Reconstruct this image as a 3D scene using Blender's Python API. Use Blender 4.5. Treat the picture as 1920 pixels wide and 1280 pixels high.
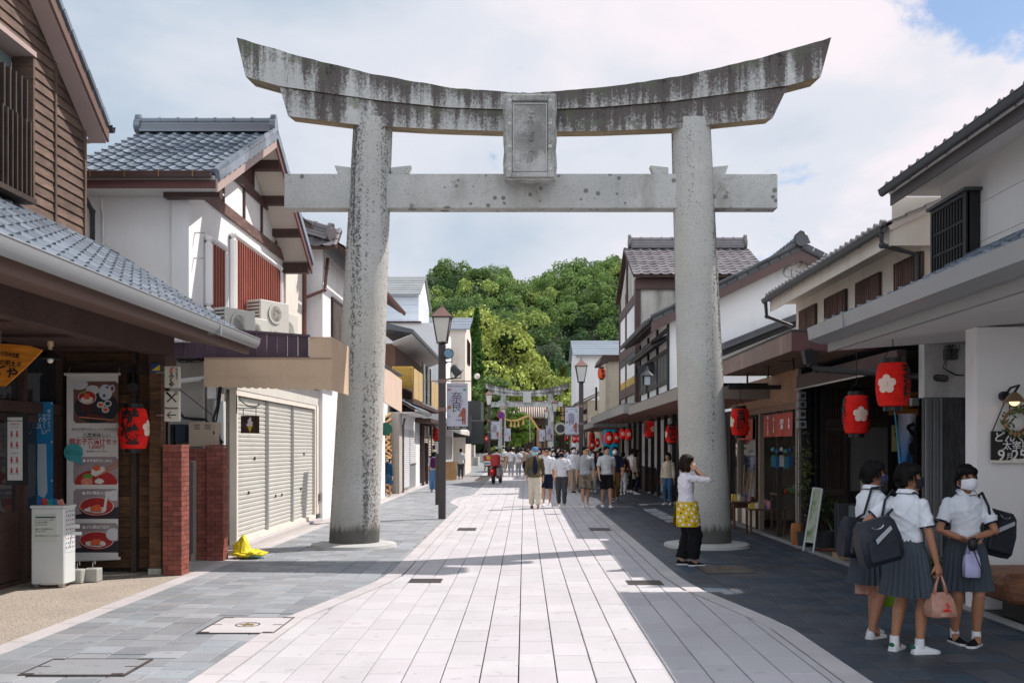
import bpy,bmesh,math,random
import numpy as np
from mathutils import Vector,Matrix,Euler
R=math.radians
random.seed(7)
rng=np.random.default_rng(7)
for o in list(bpy.data.objects):bpy.data.objects.remove(o)
scn=bpy.context.scene
COL=scn.collection
# ---------------------------------------------------------------- camera, sky, sun, exposure
EYE=1.70
FP=1867.0
cam_d=bpy.data.cameras.new('camera');cam=bpy.data.objects.new('camera',cam_d);COL.objects.link(cam)
cam.location=(0,0,EYE);cam.rotation_euler=(R(90),0,0)
cam_d.sensor_width=36;cam_d.lens=36*FP/1920
cam_d.shift_x=-23/1920;cam_d.shift_y=198/1920
cam_d.clip_start=0.1;cam_d.clip_end=6000
scn.camera=cam
SUN_EL,SUN_AZ=50.0,60.0
sd=bpy.data.lights.new('sun','SUN');sun=bpy.data.objects.new('sun',sd);COL.objects.link(sun)
sd.energy=5.0;sd.angle=R(0.5);sd.color=(1.0,0.92,0.875)
sdir=Vector((math.sin(R(SUN_AZ))*math.cos(R(SUN_EL)),math.cos(R(SUN_AZ))*math.cos(R(SUN_EL)),math.sin(R(SUN_EL))))
sun.rotation_euler=sdir.to_track_quat('Z','Y').to_euler()
sun.location=(30,20,40)
world=bpy.data.worlds.new('World');scn.world=world;world.use_nodes=True
def build_world():
 nt=world.node_tree;N=nt.nodes;L=nt.links;N.clear()
 out=N.new('ShaderNodeOutputWorld');bg=N.new('ShaderNodeBackground');bg.inputs[1].default_value=0.125
 sky=N.new('ShaderNodeTexSky');sky.sky_type='NISHITA';sky.sun_disc=False
 sky.sun_elevation=R(SUN_EL);sky.sun_rotation=R(SUN_AZ);sky.air_density=1.0;sky.dust_density=0.6;sky.ozone_density=2.0
 tc=N.new('ShaderNodeTexCoord')
 def noise(scale,detail,rough,off,sc=(1,1,1),dist=0.0):
  mp=N.new('ShaderNodeMapping');mp.inputs['Location'].default_value=off;mp.inputs['Scale'].default_value=sc
  L.new(tc.outputs['Generated'],mp.inputs['Vector'])
  n=N.new('ShaderNodeTexNoise');n.inputs['Scale'].default_value=scale;n.inputs['Detail'].default_value=detail
  n.inputs['Roughness'].default_value=rough;n.inputs['Distortion'].default_value=dist
  L.new(mp.outputs[0],n.inputs['Vector']);return n
 def ramp(src,stops):
  r=N.new('ShaderNodeValToRGB');e=r.color_ramp.elements
  e[0].position,e[0].color=stops[0][0],(*stops[0][1],1);e[1].position,e[1].color=stops[-1][0],(*stops[-1][1],1)
  for p,c in stops[1:-1]:
   k=e.new(p);k.color=(*c,1)
  r.color_ramp.interpolation='EASE'
  L.new(src,r.inputs[0]);return r
 cover=noise(2.6,7,0.55,(3.15,1.3,0.4),(1,1,1.6),0.2)
 op=N.new('ShaderNodeMapRange');op.interpolation_type='SMOOTHSTEP';n0=N.new('ShaderNodeVectorMath');n0 .operation='DOT_PRODUCT';n0 .inputs[1].default_value=Vector((.408,.857,.395)).normalized();L.new(tc.outputs['Generated'],n0 .inputs[0])
 L.new(n0 .outputs['Value'],op.inputs[0]);op.inputs[1].default_value=0.994;op.inputs[2].default_value=0.9995;op.inputs[4].default_value=0.235
 wisp=noise(9.0,8,0.6,(1.7,0.3,2.2),(1,1,1.5),0.5);wm=N.new('ShaderNodeMath');wm.operation='MULTIPLY_ADD';L.new(wisp.outputs['Fac'],wm.inputs[0]);wm.inputs[1].default_value=0.55;L.new(cover.outputs['Fac'],wm.inputs[2])
 cs0=N.new('ShaderNodeMath');cs0 .operation='SUBTRACT';L.new(wm.outputs[0],cs0 .inputs[0]);cs0 .inputs[1].default_value=0.275
 cs=N.new('ShaderNodeMath');cs.operation='SUBTRACT';L.new(cs0 .outputs[0],cs.inputs[0]);L.new(op.outputs[0],cs.inputs[1])
 sz=N.new('ShaderNodeSeparateXYZ');L.new(tc.outputs['Generated'],sz.inputs[0]);zn=N.new('ShaderNodeMapRange');zn.interpolation_type='SMOOTHSTEP';L.new(sz.outputs[2],zn.inputs[0]);zn.inputs[1].default_value=0.46;zn.inputs[2].default_value=0.85;zn.inputs[4].default_value=0.20
 c2=N.new('ShaderNodeMath');c2 .operation='SUBTRACT';L.new(cs.outputs[0],c2 .inputs[0]);L.new(zn.outputs[0],c2 .inputs[1])
 covr=ramp(c2 .outputs[0],[(0.25,(0,0,0)),(0.34,(1,1,1))])
 shade=noise(2.2,6,0.5,(7.1,2.2,5.0),(1,1,1.8),0.3)
 def mth(op,a,b=0.0):
  n=N.new('ShaderNodeMath');n.operation=op
  for i,q in enumerate((a,b)):
   if isinstance(q,(int,float)):n.inputs[i].default_value=q
   else:L.new(q,n.inputs[i])
  return n.outputs[0]
 def toward(d):
  n=N.new('ShaderNodeVectorMath');n.operation='DOT_PRODUCT';n.inputs[1].default_value=Vector(d).normalized();L.new(tc.outputs['Generated'],n.inputs[0]);return n.outputs['Value']
 f_=mth('ADD',mth('MULTIPLY',mth('SUBTRACT',shade.outputs['Fac'],0.5),2.6),mth('ADD',mth('MULTIPLY',toward(sdir),0.85),0.0))
 cl=ramp(f_,[(0.0,(3.5,4.35,5.3)),(0.5,(5.7,5.95,6.55)),(0.8,(7.4,6.8,7.2))])
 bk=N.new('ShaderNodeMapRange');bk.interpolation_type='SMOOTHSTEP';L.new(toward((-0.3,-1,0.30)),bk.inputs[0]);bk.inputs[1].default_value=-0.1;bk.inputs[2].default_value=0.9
 cb=ramp(shade.outputs['Fac'],[(0.36,(7.8,8.8,10.2)),(0.62,(10.6,11.0,11.8))]);m2=N.new('ShaderNodeMix');m2 .data_type='RGBA'  # brighter clouds added out of view behind the camera, lighting camera-facing surfaces
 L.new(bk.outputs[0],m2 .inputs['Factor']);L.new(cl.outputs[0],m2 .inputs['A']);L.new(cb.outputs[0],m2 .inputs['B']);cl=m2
 mx=N.new('ShaderNodeMix');mx.data_type='RGBA'
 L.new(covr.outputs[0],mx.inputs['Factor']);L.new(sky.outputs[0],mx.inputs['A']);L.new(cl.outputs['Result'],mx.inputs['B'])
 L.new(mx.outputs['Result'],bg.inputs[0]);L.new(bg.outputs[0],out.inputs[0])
build_world()
scn.view_settings.view_transform='Standard';scn.view_settings.look='None'
scn.view_settings.exposure=0.10;scn.view_settings.gamma=1.0;scn.view_settings.use_curve_mapping=False
scn.render.engine='CYCLES'
scn.cycles.use_denoising=True
scn.cycles.max_bounces=6;scn.cycles.diffuse_bounces=3;scn.cycles.glossy_bounces=3
scn.cycles.transmission_bounces=4;scn.cycles.transparent_max_bounces=6
scn.cycles.caustics_reflective=False;scn.cycles.caustics_refractive=False
# ---------------------------------------------------------------- helpers
OFF={}
LABELS={}
def at(px,py,Y):
 return Vector(((px-983)/FP*Y,Y,EYE-(py-838)/FP*Y))
def tag(o,label=None,cat=None,group=None,kind=None):
 if label:o['label']=label
 if cat:o['category']=cat
 if group:o['group']=group
 if kind:o['kind']=kind
 return o
def thing(name,label,cat,loc=(0,0,0),rz=0,group=None):
 o=bpy.data.objects.new(name,None);COL.objects.link(o)
 o.empty_display_size=0.2
 o.location=loc;o.rotation_euler=(0,0,rz);OFF[o]=Vector(loc)
 return tag(o,label,cat,group)
def link(name,me,parent=None,world=True):
 o=bpy.data.objects.new(name,me);COL.objects.link(o)
 if parent is not None:
  o.parent=parent;OFF[o]=OFF[parent]
 else:OFF[o]=Vector((0,0,0))
 return o
class MB:
 """collects simple solids in world (or local) coordinates, builds ONE mesh object"""
 def __init__(s):s.v=[];s.f=[]
 def add(s,vs,fs):
  n=len(s.v);s.v.extend([tuple(v)for v in vs]);s.f.extend([tuple(i+n for i in f)for f in fs]);return s
 def box(s,x0,x1,y0,y1,z0,z1):
  if x0>x1:x0,x1=x1,x0
  if y0>y1:y0,y1=y1,y0
  if z0>z1:z0,z1=z1,z0
  return s.add([(x0,y0,z0),(x1,y0,z0),(x1,y1,z0),(x0,y1,z0),(x0,y0,z1),(x1,y0,z1),(x1,y1,z1),(x0,y1,z1)],[(0,3,2,1),(4,5,6,7),(0,1,5,4),(1,2,6,5),(2,3,7,6),(3,0,4,7)])
 def hexa(s,p):
  return s.add(p,[(0,3,2,1),(4,5,6,7),(0,1,5,4),(1,2,6,5),(2,3,7,6),(3,0,4,7)])
 def beam(s,a,b,w,h,up=(0,0,1)):
  a=Vector(a);b=Vector(b);d=(b-a).normalized();u=Vector(up)
  sd_=d.cross(u)
  if sd_.length<1e-4:sd_=d.cross(Vector((0,1,0)))
  sd_.normalize();u=sd_.cross(d).normalized()
  q=[sd_*(-w/2)-u*(h/2),sd_*(w/2)-u*(h/2),sd_*(w/2)+u*(h/2),sd_*(-w/2)+u*(h/2)]
  return s.add([a+k for k in q]+[b+k for k in q],[(0,1,2,3),(7,6,5,4),(0,4,5,1),(1,5,6,2),(2,6,7,3),(3,7,4,0)])
 def prism(s,poly,axis,a,b):
  """poly: 2D points; axis 'x': (y,z) polygon extruded x=a..b; 'y': (x,z); 'z': (x,y)"""
  def P(p,t):
   if axis=='x':return(t,p[0],p[1])
   if axis=='y':return(p[0],t,p[1])
   return(p[0],p[1],t)
  n=len(poly);vs=[P(p,a)for p in poly]+[P(p,b)for p in poly]
  fs=[tuple(range(n)),tuple(range(2*n-1,n-1,-1))]+[(i,i+n,(i+1)%n+n,(i+1)%n)for i in range(n)]
  return s.add(vs,fs)
 def slab(s,quad,t):
  q=[Vector(p)for p in quad];n=(q[1]-q[0]).cross(q[3]-q[0]).normalized()
  return s.add([p-n*t for p in q]+q,[(0,3,2,1),(4,5,6,7),(0,1,5,4),(1,2,6,5),(2,3,7,6),(3,0,4,7)])
 def tube(s,pts,r,seg=8,caps=True):
  pts=[Vector(p)for p in pts];n=len(pts)
  rr=r if isinstance(r,(list,tuple))else[r]*n
  base=len(s.v);side=None
  for i,p in enumerate(pts):
   d=(pts[min(i+1,n-1)]-pts[max(i-1,0)]).normalized()
   if side is None:
    side=d.cross(Vector((0,0,1)))
    if side.length<1e-3:side=d.cross(Vector((0,1,0)))
   else:side=side-d*side.dot(d)
   side.normalize();up=side.cross(d)
   for k in range(seg):
    a=2*math.pi*k/seg
    s.v.append(tuple(p+(side*math.cos(a)+up*math.sin(a))*rr[i]))
  for i in range(n-1):
   for k in range(seg):
    k2=(k+1)%seg
    s.f.append((base+i*seg+k,base+i*seg+k2,base+(i+1)*seg+k2,base+(i+1)*seg+k))
  if caps:
   s.f.append(tuple(base+k for k in range(seg-1,-1,-1)));s.f.append(tuple(base+(n-1)*seg+k for k in range(seg)))
  return s
 def lathe(s,prof,c=(0,0,0),seg=24,axis='z',caps=True):
  base=len(s.v);n=len(prof);cx,cy,cz=c
  for r,h in prof:
   for k in range(seg):
    a=2*math.pi*k/seg;x,y=r*math.cos(a),r*math.sin(a)
    if axis=='z':s.v.append((cx+x,cy+y,cz+h))
    elif axis=='y':s.v.append((cx+x,cy+h,cz-y))
    else:s.v.append((cx+h,cy+x,cz+y))
  for i in range(n-1):
   for k in range(seg):
    k2=(k+1)%seg
    s.f.append((base+i*seg+k,base+i*seg+k2,base+(i+1)*seg+k2,base+(i+1)*seg+k))
  if caps:
   s.f.append(tuple(base+k for k in range(seg-1,-1,-1)));s.f.append(tuple(base+(n-1)*seg+k for k in range(seg)))
  return s
 def loft(s,rings,closed_caps=True):
  """rings: list of lists of points, equal length"""
  base=len(s.v);m=len(rings[0])
  for r in rings:s.v.extend([tuple(p)for p in r])
  for i in range(len(rings)-1):
   for k in range(m):
    k2=(k+1)%m
    s.f.append((base+i*m+k,base+i*m+k2,base+(i+1)*m+k2,base+(i+1)*m+k))
  if closed_caps:
   s.f.append(tuple(base+k for k in range(m-1,-1,-1)));s.f.append(tuple(base+(len(rings)-1)*m+k for k in range(m)))
  return s
 def ell(s,c,r,M=None,seg=14,rings=9):
  c=Vector(c);base=len(s.v);pts=[]
  for i in range(rings+1):
   t=math.pi*i/rings
   for k in range(seg):
    a=2*math.pi*k/seg
    p=Vector((r[0]*math.sin(t)*math.cos(a),r[1]*math.sin(t)*math.sin(a),r[2]*math.cos(t)))
    if M is not None:p=M@p
    s.v.append(tuple(c+p))
  for i in range(rings):
   for k in range(seg):
    k2=(k+1)%seg
    s.f.append((base+i*seg+k,base+(i+1)*seg+k,base+(i+1)*seg+k2,base+i*seg+k2))
  return s
 def mesh(s,name,off=None):
  me=bpy.data.meshes.new(name)
  if off is not None and len(s.v):
   a=np.array(s.v)-np.array(off)
   me.from_pydata(a.tolist(),[],s.f)
  else:me.from_pydata(s.v,[],s.f)
  me.update()
  return me
 def build(s,name,mat,parent=None,local=False,smooth=False,bev=0.0,fix=False):
  off=None if(parent is None or local)else OFF[parent]
  me=s.mesh(name,off)
  if fix:
   bm=bmesh.new();bm.from_mesh(me);bmesh.ops.recalc_face_normals(bm,faces=bm.faces);bm.to_mesh(me);bm.free()
  me.materials.append(mat)
  if smooth:smooth_mesh(me,smooth)
  o=link(name,me,parent)
  if bev:
   b=o.modifiers.new('bevel','BEVEL');b.width=bev;b.segments=1;b.limit_method='ANGLE';b.angle_limit=R(35)
  return o
def smooth_mesh(me,ang=True):
 n=len(me.polygons)
 me.polygons.foreach_set('use_smooth',[True]*n)
 if ang is not True:
  try:me.set_sharp_from_angle(angle=R(ang))
  except Exception:pass
def part(name,mb,mat,parent,**k):return mb.build(name,mat,parent,**k)
def solo(name,mb,mat,label,cat,group=None,**k):
 """a thing that is one mesh, its origin at its own base"""
 a=np.array(mb.v);c=Vector(((a[:,0].min()+a[:,0].max())/2,(a[:,1].min()+a[:,1].max())/2,a[:,2].min()))
 mb.v=(a-np.array(c)).tolist()
 o=mb.build(name,mat,None,local=True,**k);o.location=c;OFF[o]=c
 return tag(o,label,cat,group)
def struct(name,mb,mat,**k):
 return tag(mb.build(name,mat,None,**k),kind='structure')
def inst(name,me,parent,M):
 o=bpy.data.objects.new(name,me);COL.objects.link(o);o.parent=parent
 o.matrix_local=Matrix.Translation(-OFF[parent])@M;OFF[o]=OFF[parent]
 return o
CAMP=Vector((0,0,EYE))
def pieces(name,parent,items,limit=300,rest=None,mat=None):
 """items: (mesh, 4x4 world matrix). The nearest `limit` become parts of their own, the rest one joined part"""
 items=sorted(items,key=lambda t:(t[1].translation-CAMP).length)
 for me,M in items[:limit]:inst(name,me,parent,M)
 far=items[limit:]
 if far:
  vs,fs,n=[],[],0
  cache={}
  for me,M in far:
   if me not in cache:
    c=np.empty(len(me.vertices)*3);me.vertices.foreach_get('co',c)
    cache[me]=(c.reshape(-1,3),[tuple(p.vertices)for p in me.polygons])
   c,f=cache[me];A=np.array(M)
   vs.append(c@A[:3,:3].T+A[:3,3]-np.array(OFF[parent]));fs.extend([tuple(i+n for i in q)for q in f]);n+=len(c)
  m=bpy.data.meshes.new(rest or name);m.from_pydata(np.concatenate(vs).tolist(),[],fs);m.materials.append(mat or far[0][0].materials[0])
  if far[0][0].polygons[0].use_smooth:smooth_mesh(m,40)
  o=link(rest or(name+'_field'),m,parent);tag(o,kind='stuff')
def copy_tree(root,loc,rz=None,label=None):
 r=root.copy();COL.objects.link(r);r.location=loc;OFF[r]=Vector(loc)
 if rz is not None:r.rotation_euler=(0,0,rz)
 if label:r['label']=label
 def rec(a,b):
  for ch in a.children:
   c=ch.copy();COL.objects.link(c);c.parent=b;OFF[c]=OFF[b];rec(ch,c)
 rec(root,r)
 return r
def T(x,y,z,rz=0,rx=0,ry=0,s=(1,1,1)):
 return Matrix.Translation((x,y,z))@Euler((rx,ry,rz)).to_matrix().to_4x4()@Matrix.Diagonal((*s,1))
# ---- deferred geometry (text, remeshed bodies): evaluated once at the end
JOBS=[]
def text(s,size,M,mat,parent,name='lettering',ext=0.001,bold=0.0,ax='CENTER',ay='CENTER',wrap=None,sp=1.0,xs=1.0,line=1.0,shear=0):
 """flat lettering; M maps text space (x right, y up, z out) to world"""
 cu=bpy.data.curves.new('text','FONT');cu.body=s;cu.size=size;cu.extrude=ext;cu.offset=bold
 cu.align_x=ax;cu.align_y=ay;cu.space_character=sp;cu.space_line=line;cu.resolution_u=3;cu.shear=shear
 t=bpy.data.objects.new('text_tmp',cu);COL.objects.link(t)
 if wrap:t['wrapped']=1
 o=link(name,bpy.data.meshes.new(name),parent);o.data.materials.append(mat)
 off=OFF[parent]if parent is not None else Vector((0,0,0))
 def post(co):
  if len(co)==0:return co
  co=co.copy();co[:,0]*=xs
  if wrap:co=wrap(co)
  A=np.array(M)
  return co@A[:3,:3].T+A[:3,3]-np.array(off)
 JOBS.append((t,o,post,None));return o
FOLDS={}
def organic(name,mb,mat,parent,voxel=0.02,iters=4,extra=None,fac=0.5,fix=None,folds=0):
 """closed overlapping solids grown into one continuous skin"""
 me=mb.mesh(name);t=bpy.data.objects.new('grow_tmp',me);COL.objects.link(t)
 m=t.modifiers.new('r','REMESH');m.mode='VOXEL';m.voxel_size=voxel;m.use_smooth_shade=True
 if iters:
  q=t.modifiers.new('s','SMOOTH');q.factor=fac;q.iterations=iters
 o=link(name,bpy.data.meshes.new(name),parent);o.data.materials.append(mat)
 JOBS.append((t,o,fix,extra));FOLDS[o]=folds;return o
def run_jobs():
 dg=bpy.context.evaluated_depsgraph_get();dg.update()
 for t,o,post,extra in JOBS:
  ev=t.evaluated_get(dg);m=ev.to_mesh()
  if t.get('wrapped')and len(m.polygons):
   bm=bmesh.new();bm.from_mesh(m)
   for _ in range(5):
    le=[e for e in bm.edges if e.calc_length()>0.022]
    if not le:break
    bmesh.ops.subdivide_edges(bm,edges=le,cuts=1);bmesh.ops.triangulate(bm,faces=[f for f in bm.faces if len(f.verts)>3])
   bm.to_mesh(m);bm.free()
  nv=len(m.vertices);co=np.empty(nv*3,dtype=np.float32)
  if nv:m.vertices.foreach_get('co',co)
  co=co.reshape(-1,3).astype(float)
  fs=[tuple(p.vertices)for p in m.polygons]
  if FOLDS.get(o):
   no=np.empty(nv*3,dtype=np.float32);m.vertices.foreach_get('normal',no);no=no.reshape(-1,3);a=FOLDS[o];p=co+np.array([sum(map(ord,o.name))%7,t.name.__hash__()%5,0])
   X,Y,Z=p.T
   if a>0:f=(1-np.abs(np.sin(X*9+Z*17+1.8*np.sin(Y*11+Z*6))))**2*1.1+(1-np.abs(np.sin(Y*13-Z*21+X*7+1.6*np.sin(X*15+Z*4))))**2+0.6*(1-np.abs(np.sin(X*31+Y*23+Z*19+2*np.sin(Z*23))))**2-0.9
   else:an=np.arctan2(co[:,0]-co[:,0].mean(),co[:,1]-co[:,1].mean());f=np.sin(an*46+3*np.sin(Z*30))+0.6*np.sin(an*83+Z*40)
   co=co+no*(abs(a)*f)[:,None]
  if post:co=post(co)
  if extra:
   fs+=[tuple(i+len(co)for i in f)for f in extra.f];co=np.concatenate([co,np.array(extra.v)])
  nm=o.data
  nm.from_pydata(co.tolist(),[],fs)
  if t.type=='MESH':smooth_mesh(nm)
  nm.update();ev.to_mesh_clear()
 for t,o,post,extra in JOBS:
  d=t.data;bpy.data.objects.remove(t)
  (bpy.data.curves if isinstance(d,bpy.types.Curve)else bpy.data.meshes).remove(d)
# ---------------------------------------------------------------- materials
MC={}
def mat(name,col,rough=0.75,var=0.10,vs=2.0,bump=0.0,bs=60,metal=0.0,isl=0.0,stain=0.0,stc=(0.10,0.09,0.08),stsc=(3,3,0.5),spec=0.35,speck=0.0,specs=90,emit=0.0,grain=None,stthr=0.55,hue=0.0,alpha=1.0,trans=0.0,sheen=0.0,coat=0.0,spots=None):
 if name in MC:return MC[name]
 m=bpy.data.materials.new(name);m.use_nodes=True;nt=m.node_tree;N=nt.nodes;L=nt.links
 b=N['Principled BSDF'];b.inputs['Roughness'].default_value=rough;b.inputs['Metallic'].default_value=metal
 b.inputs['Specular IOR Level'].default_value=spec
 if coat:b.inputs['Coat Weight'].default_value=coat
 if sheen:b.inputs['Sheen Weight'].default_value=sheen
 geo=N.new('ShaderNodeNewGeometry');pos=geo.outputs['Position']
 def noise(scale,det=4,rg=0.55,sc=None):
  v=pos
  if sc:
   mp=N.new('ShaderNodeMapping');mp.inputs['Scale'].default_value=sc;L.new(pos,mp.inputs['Vector']);v=mp.outputs[0]
  n=N.new('ShaderNodeTexNoise');n.inputs['Scale'].default_value=scale;n.inputs['Detail'].default_value=det
  n.inputs['Roughness'].default_value=rg;L.new(v,n.inputs['Vector']);return n.outputs['Fac']
 def mrange(src,a,b_,c,d):
  r=N.new('ShaderNodeMapRange');r.inputs[1].default_value=a;r.inputs[2].default_value=b_;r.inputs[3].default_value=c;r.inputs[4].default_value=d
  L.new(src,r.inputs[0]);return r.outputs[0]
 def math_(op,a,b_):
  n=N.new('ShaderNodeMath');n.operation=op
  for i,q in enumerate((a,b_)):
   if isinstance(q,(int,float)):n.inputs[i].default_value=q
   else:L.new(q,n.inputs[i])
  return n.outputs[0]
 def mixc(f,a,b_):
  n=N.new('ShaderNodeMix');n.data_type='RGBA'
  for k,q in(('Factor',f),('A',a),('B',b_)):
   if isinstance(q,(int,float)):n.inputs[k].default_value=q
   elif isinstance(q,(tuple,list)):n.inputs[k].default_value=(*q[:3],1)
   else:L.new(q,n.inputs[k])
  return n.outputs['Result']
 val=mrange(noise(vs),0.3,0.7,1-var,1+var)
 if grain:
  g=noise(1.0,6,0.65,grain);val=math_('MULTIPLY',val,mrange(g,0.3,0.7,1-var*1.8,1+var*1.4))
 if isl:
  oi=N.new('ShaderNodeObjectInfo');s_=math_('FRACT',math_('ADD',geo.outputs['Random Per Island'],oi.outputs['Random']),0)
  val=math_('MULTIPLY',val,mrange(s_,0,1,1-isl,1+isl))
 hs=N.new('ShaderNodeHueSaturation');hs.inputs['Color'].default_value=(*col,1);L.new(val,hs.inputs['Value'])
 if hue:
  oi2=N.new('ShaderNodeObjectInfo');s2=math_('FRACT',math_('MULTIPLY',math_('ADD',geo.outputs['Random Per Island'],oi2 .outputs['Random']),7.31),0)
  L.new(mrange(s2,0,1,0.5-hue,0.5+hue),hs.inputs['Hue'])
  L.new(mrange(s2,0,1,1.5,0.5),hs.inputs['Saturation'])
 c=hs.outputs[0]
 if speck:
  c=mixc(mrange(noise(specs,2,0.6),0.56,0.66,0,speck),c,tuple(k*0.3 for k in col))
  c=mixc(mrange(noise(specs*0.8,2,0.6,(1.3,1.1,0.9)),0.60,0.70,0,speck*0.6),c,tuple(min(1,k*1.7)for k in col))
 if stain:
  f=mrange(noise(1.0,7,0.62,stsc),stthr,stthr+0.16,0,stain)
  c=mixc(f,c,stc)
 if spots:c=mixc(mrange(noise(spots[0],2,0.5,(1.0,1.0,1.0)),spots[1],spots[1]+0.03,0,spots[2]),c,tuple(k*0.35 for k in col))
 L.new(c,b.inputs['Base Color'])
 if bump:
  bp=N.new('ShaderNodeBump');bp.inputs['Strength'].default_value=min(1,bump);bp.inputs['Distance'].default_value=0.01
  L.new(noise(bs,3)if not grain else noise(1.0,5,0.6,tuple(k*1.6 for k in grain)),bp.inputs['Height']);L.new(bp.outputs[0],b.inputs['Normal'])
 if emit:
  L.new(c,b.inputs['Emission Color']);b.inputs['Emission Strength'].default_value=emit
 if alpha<1:b.inputs['Alpha'].default_value=alpha
 if trans:b.inputs['Transmission Weight'].default_value=trans
 MC[name]=m;return m
def glass(name,tint=(0.02,0.025,0.03),rough=0.04,spec=0.8):
 return mat(name,tint,rough=rough,var=0.02,spec=spec)
M_white=mat('white_plaster',(0.82,0.81,0.80),0.85,0.04,1.2,bump=0.15,bs=90,stain=0.16,stc=(0.42,0.42,0.41),stsc=(2.2,2.2,0.35),stthr=0.5)
M_cream=mat('cream_plaster',(0.72,0.66,0.58),0.85,0.06,1.2,bump=0.15,bs=90,stain=0.25,stc=(0.36,0.33,0.28),stsc=(2.5,2.5,0.4),stthr=0.52)
M_beige=mat('beige_wall',(0.52,0.47,0.38),0.85,0.08,1.5,bump=0.2,bs=70,stain=0.4,stc=(0.22,0.20,0.17),stsc=(2.5,2.5,0.4))
M_stuccog=mat('grey_stucco',(0.40,0.375,0.34),0.92,0.10,2,bump=0.5,bs=140,stain=0.25,stc=(0.2,0.19,0.17))
M_agedwall=mat('aged_concrete_wall',(0.50,0.48,0.43),0.9,0.12,0.8,bump=0.2,bs=60,stain=0.75,stc=(0.20,0.20,0.19),stsc=(2.2,2.2,0.25),stthr=0.46)
M_dwood=mat('dark_wood',(0.050,0.034,0.027),0.7,0.22,3,bump=0.3,grain=(8,8,60),isl=0.25)
M_dwoodv=mat('dark_wood_vertical',(0.050,0.034,0.027),0.7,0.22,3,bump=0.3,grain=(60,60,4),isl=0.2)
M_plank=mat('weathered_brown_plank',(0.135,0.088,0.066),0.75,0.26,2.5,bump=0.5,grain=(5,5,70),isl=0.22,stain=0.35,stc=(0.05,0.035,0.03),stsc=(1.5,1.5,9))
M_lowplank=mat('stained_brown_plank',(0.115,0.060,0.030),0.7,0.35,2.5,bump=0.5,grain=(5,5,70),isl=0.30,stain=0.55,stc=(0.025,0.016,0.012),stsc=(3,3,9),stthr=0.5)
M_brownpaint=mat('brown_painted_fascia',(0.155,0.098,0.080),0.55,0.05,1.5)
M_pinkbrown=mat('pale_brown_bargeboard',(0.42,0.32,0.29),0.6,0.05,1.5)
M_darkbrown=mat('dark_brown_timber',(0.075,0.045,0.038),0.6,0.15,2,bump=0.2,grain=(10,10,50))
M_blackwood=mat('black_stained_timber',(0.018,0.016,0.016),0.55,0.2,2,bump=0.2,grain=(40,40,5),isl=0.2)
M_greyfas=mat('grey_metal_gutter',(0.27,0.28,0.285),0.38,0.05,1.5,spec=0.5)
M_greysoff=mat('warm_grey_fascia',(0.25,0.245,0.235),0.5,0.05,1.5)
M_tile=mat('blue_grey_roof_tile',(0.135,0.165,0.20),0.20,0.10,3,isl=0.28,spec=1.0,bump=0.1,bs=40)
M_tileold=mat('weathered_roof_tile',(0.165,0.150,0.155),0.40,0.15,3,isl=0.30,spec=0.5,bump=0.2,bs=40,stain=0.3,stc=(0.05,0.045,0.045),stsc=(6,6,6))
M_tiledark=mat('dark_roof_tile',(0.060,0.064,0.070),0.38,0.15,3,isl=0.25,spec=0.5)
M_copper=mat('weathered_copper_fascia',(0.20,0.125,0.105),0.42,0.25,1.5,metal=0.25,stain=0.6,stc=(0.40,0.30,0.25),stsc=(3,3,0.3),stthr=0.56)
M_black=mat('black_metal',(0.014,0.014,0.015),0.45,0.1)
M_brass=mat('brass',(0.45,0.30,0.10),0.35,0.1,metal=0.8)
M_steel=mat('brushed_steel',(0.45,0.45,0.45),0.32,0.05,metal=0.9)
M_glass=glass('dark_window_glass',(0.03,0.035,0.04),0.05,0.9)
M_postbrown=mat('dark_brown_lamp_post',(0.048,0.037,0.036),0.42,0.08,spec=0.5)
M_frost=mat('frosted_lamp_glass',(0.62,0.62,0.57),0.5,0.05,spec=0.5)
M_lamproof=mat('reddish_brown_lamp_roof',(0.22,0.13,0.11),0.4,0.08,spec=0.5)
M_red=mat('red_lantern_paper',(0.70,0.022,0.016),0.75,0.14,9,spec=0.15)
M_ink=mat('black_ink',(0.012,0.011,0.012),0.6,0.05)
M_whiteink=mat('white_print',(0.78,0.76,0.73),0.7,0.03)
M_petal=mat('pale_plum_petal_print',(0.72,0.55,0.46),0.7,0.05)
M_redink=mat('crimson_print',(0.45,0.03,0.04),0.6,0.04)
M_awning=mat('tan_awning_canvas',(0.56,0.41,0.28),0.85,0.10,1.6,bump=0.9,bs=5,stain=0.15,stc=(0.34,0.23,0.15),stsc=(4,4,1))
M_purple=mat('purple_brown_metal_cladding',(0.075,0.045,0.062),0.5,0.12,2,isl=0.15)
M_shutter=mat('cream_roller_shutter',(0.53,0.525,0.48),0.5,0.05,1.5,stain=0.25,stc=(0.3,0.27,0.2),stsc=(2,2,6))
M_shutterw=mat('white_roller_shutter',(0.62,0.63,0.63),0.5,0.05,1.5)
M_brick=mat('red_brick',(0.235,0.072,0.052),0.75,0.12,6,bump=0.4,bs=120,isl=0.22)
M_mortar=mat('dark_mortar',(0.10,0.085,0.08),0.9,0.1,8)
M_redbar=mat('rust_red_bars',(0.29,0.085,0.060),0.6,0.12,3,isl=0.15)
M_soffit=mat('white_soffit_board',(0.66,0.64,0.62),0.8,0.03)
M_csoffit=mat('cream_soffit_board',(0.58,0.52,0.46),0.8,0.05)
M_granite=mat('grey_granite',(0.40,0.41,0.40),0.85,0.10,1.5,bump=0.4,bs=160,speck=0.55,specs=110)
M_hair=mat('black_hair',(0.007,0.006,0.006),0.6,0.3,40,spec=0.12,bump=0.3,grain=(260,260,30))
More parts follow.
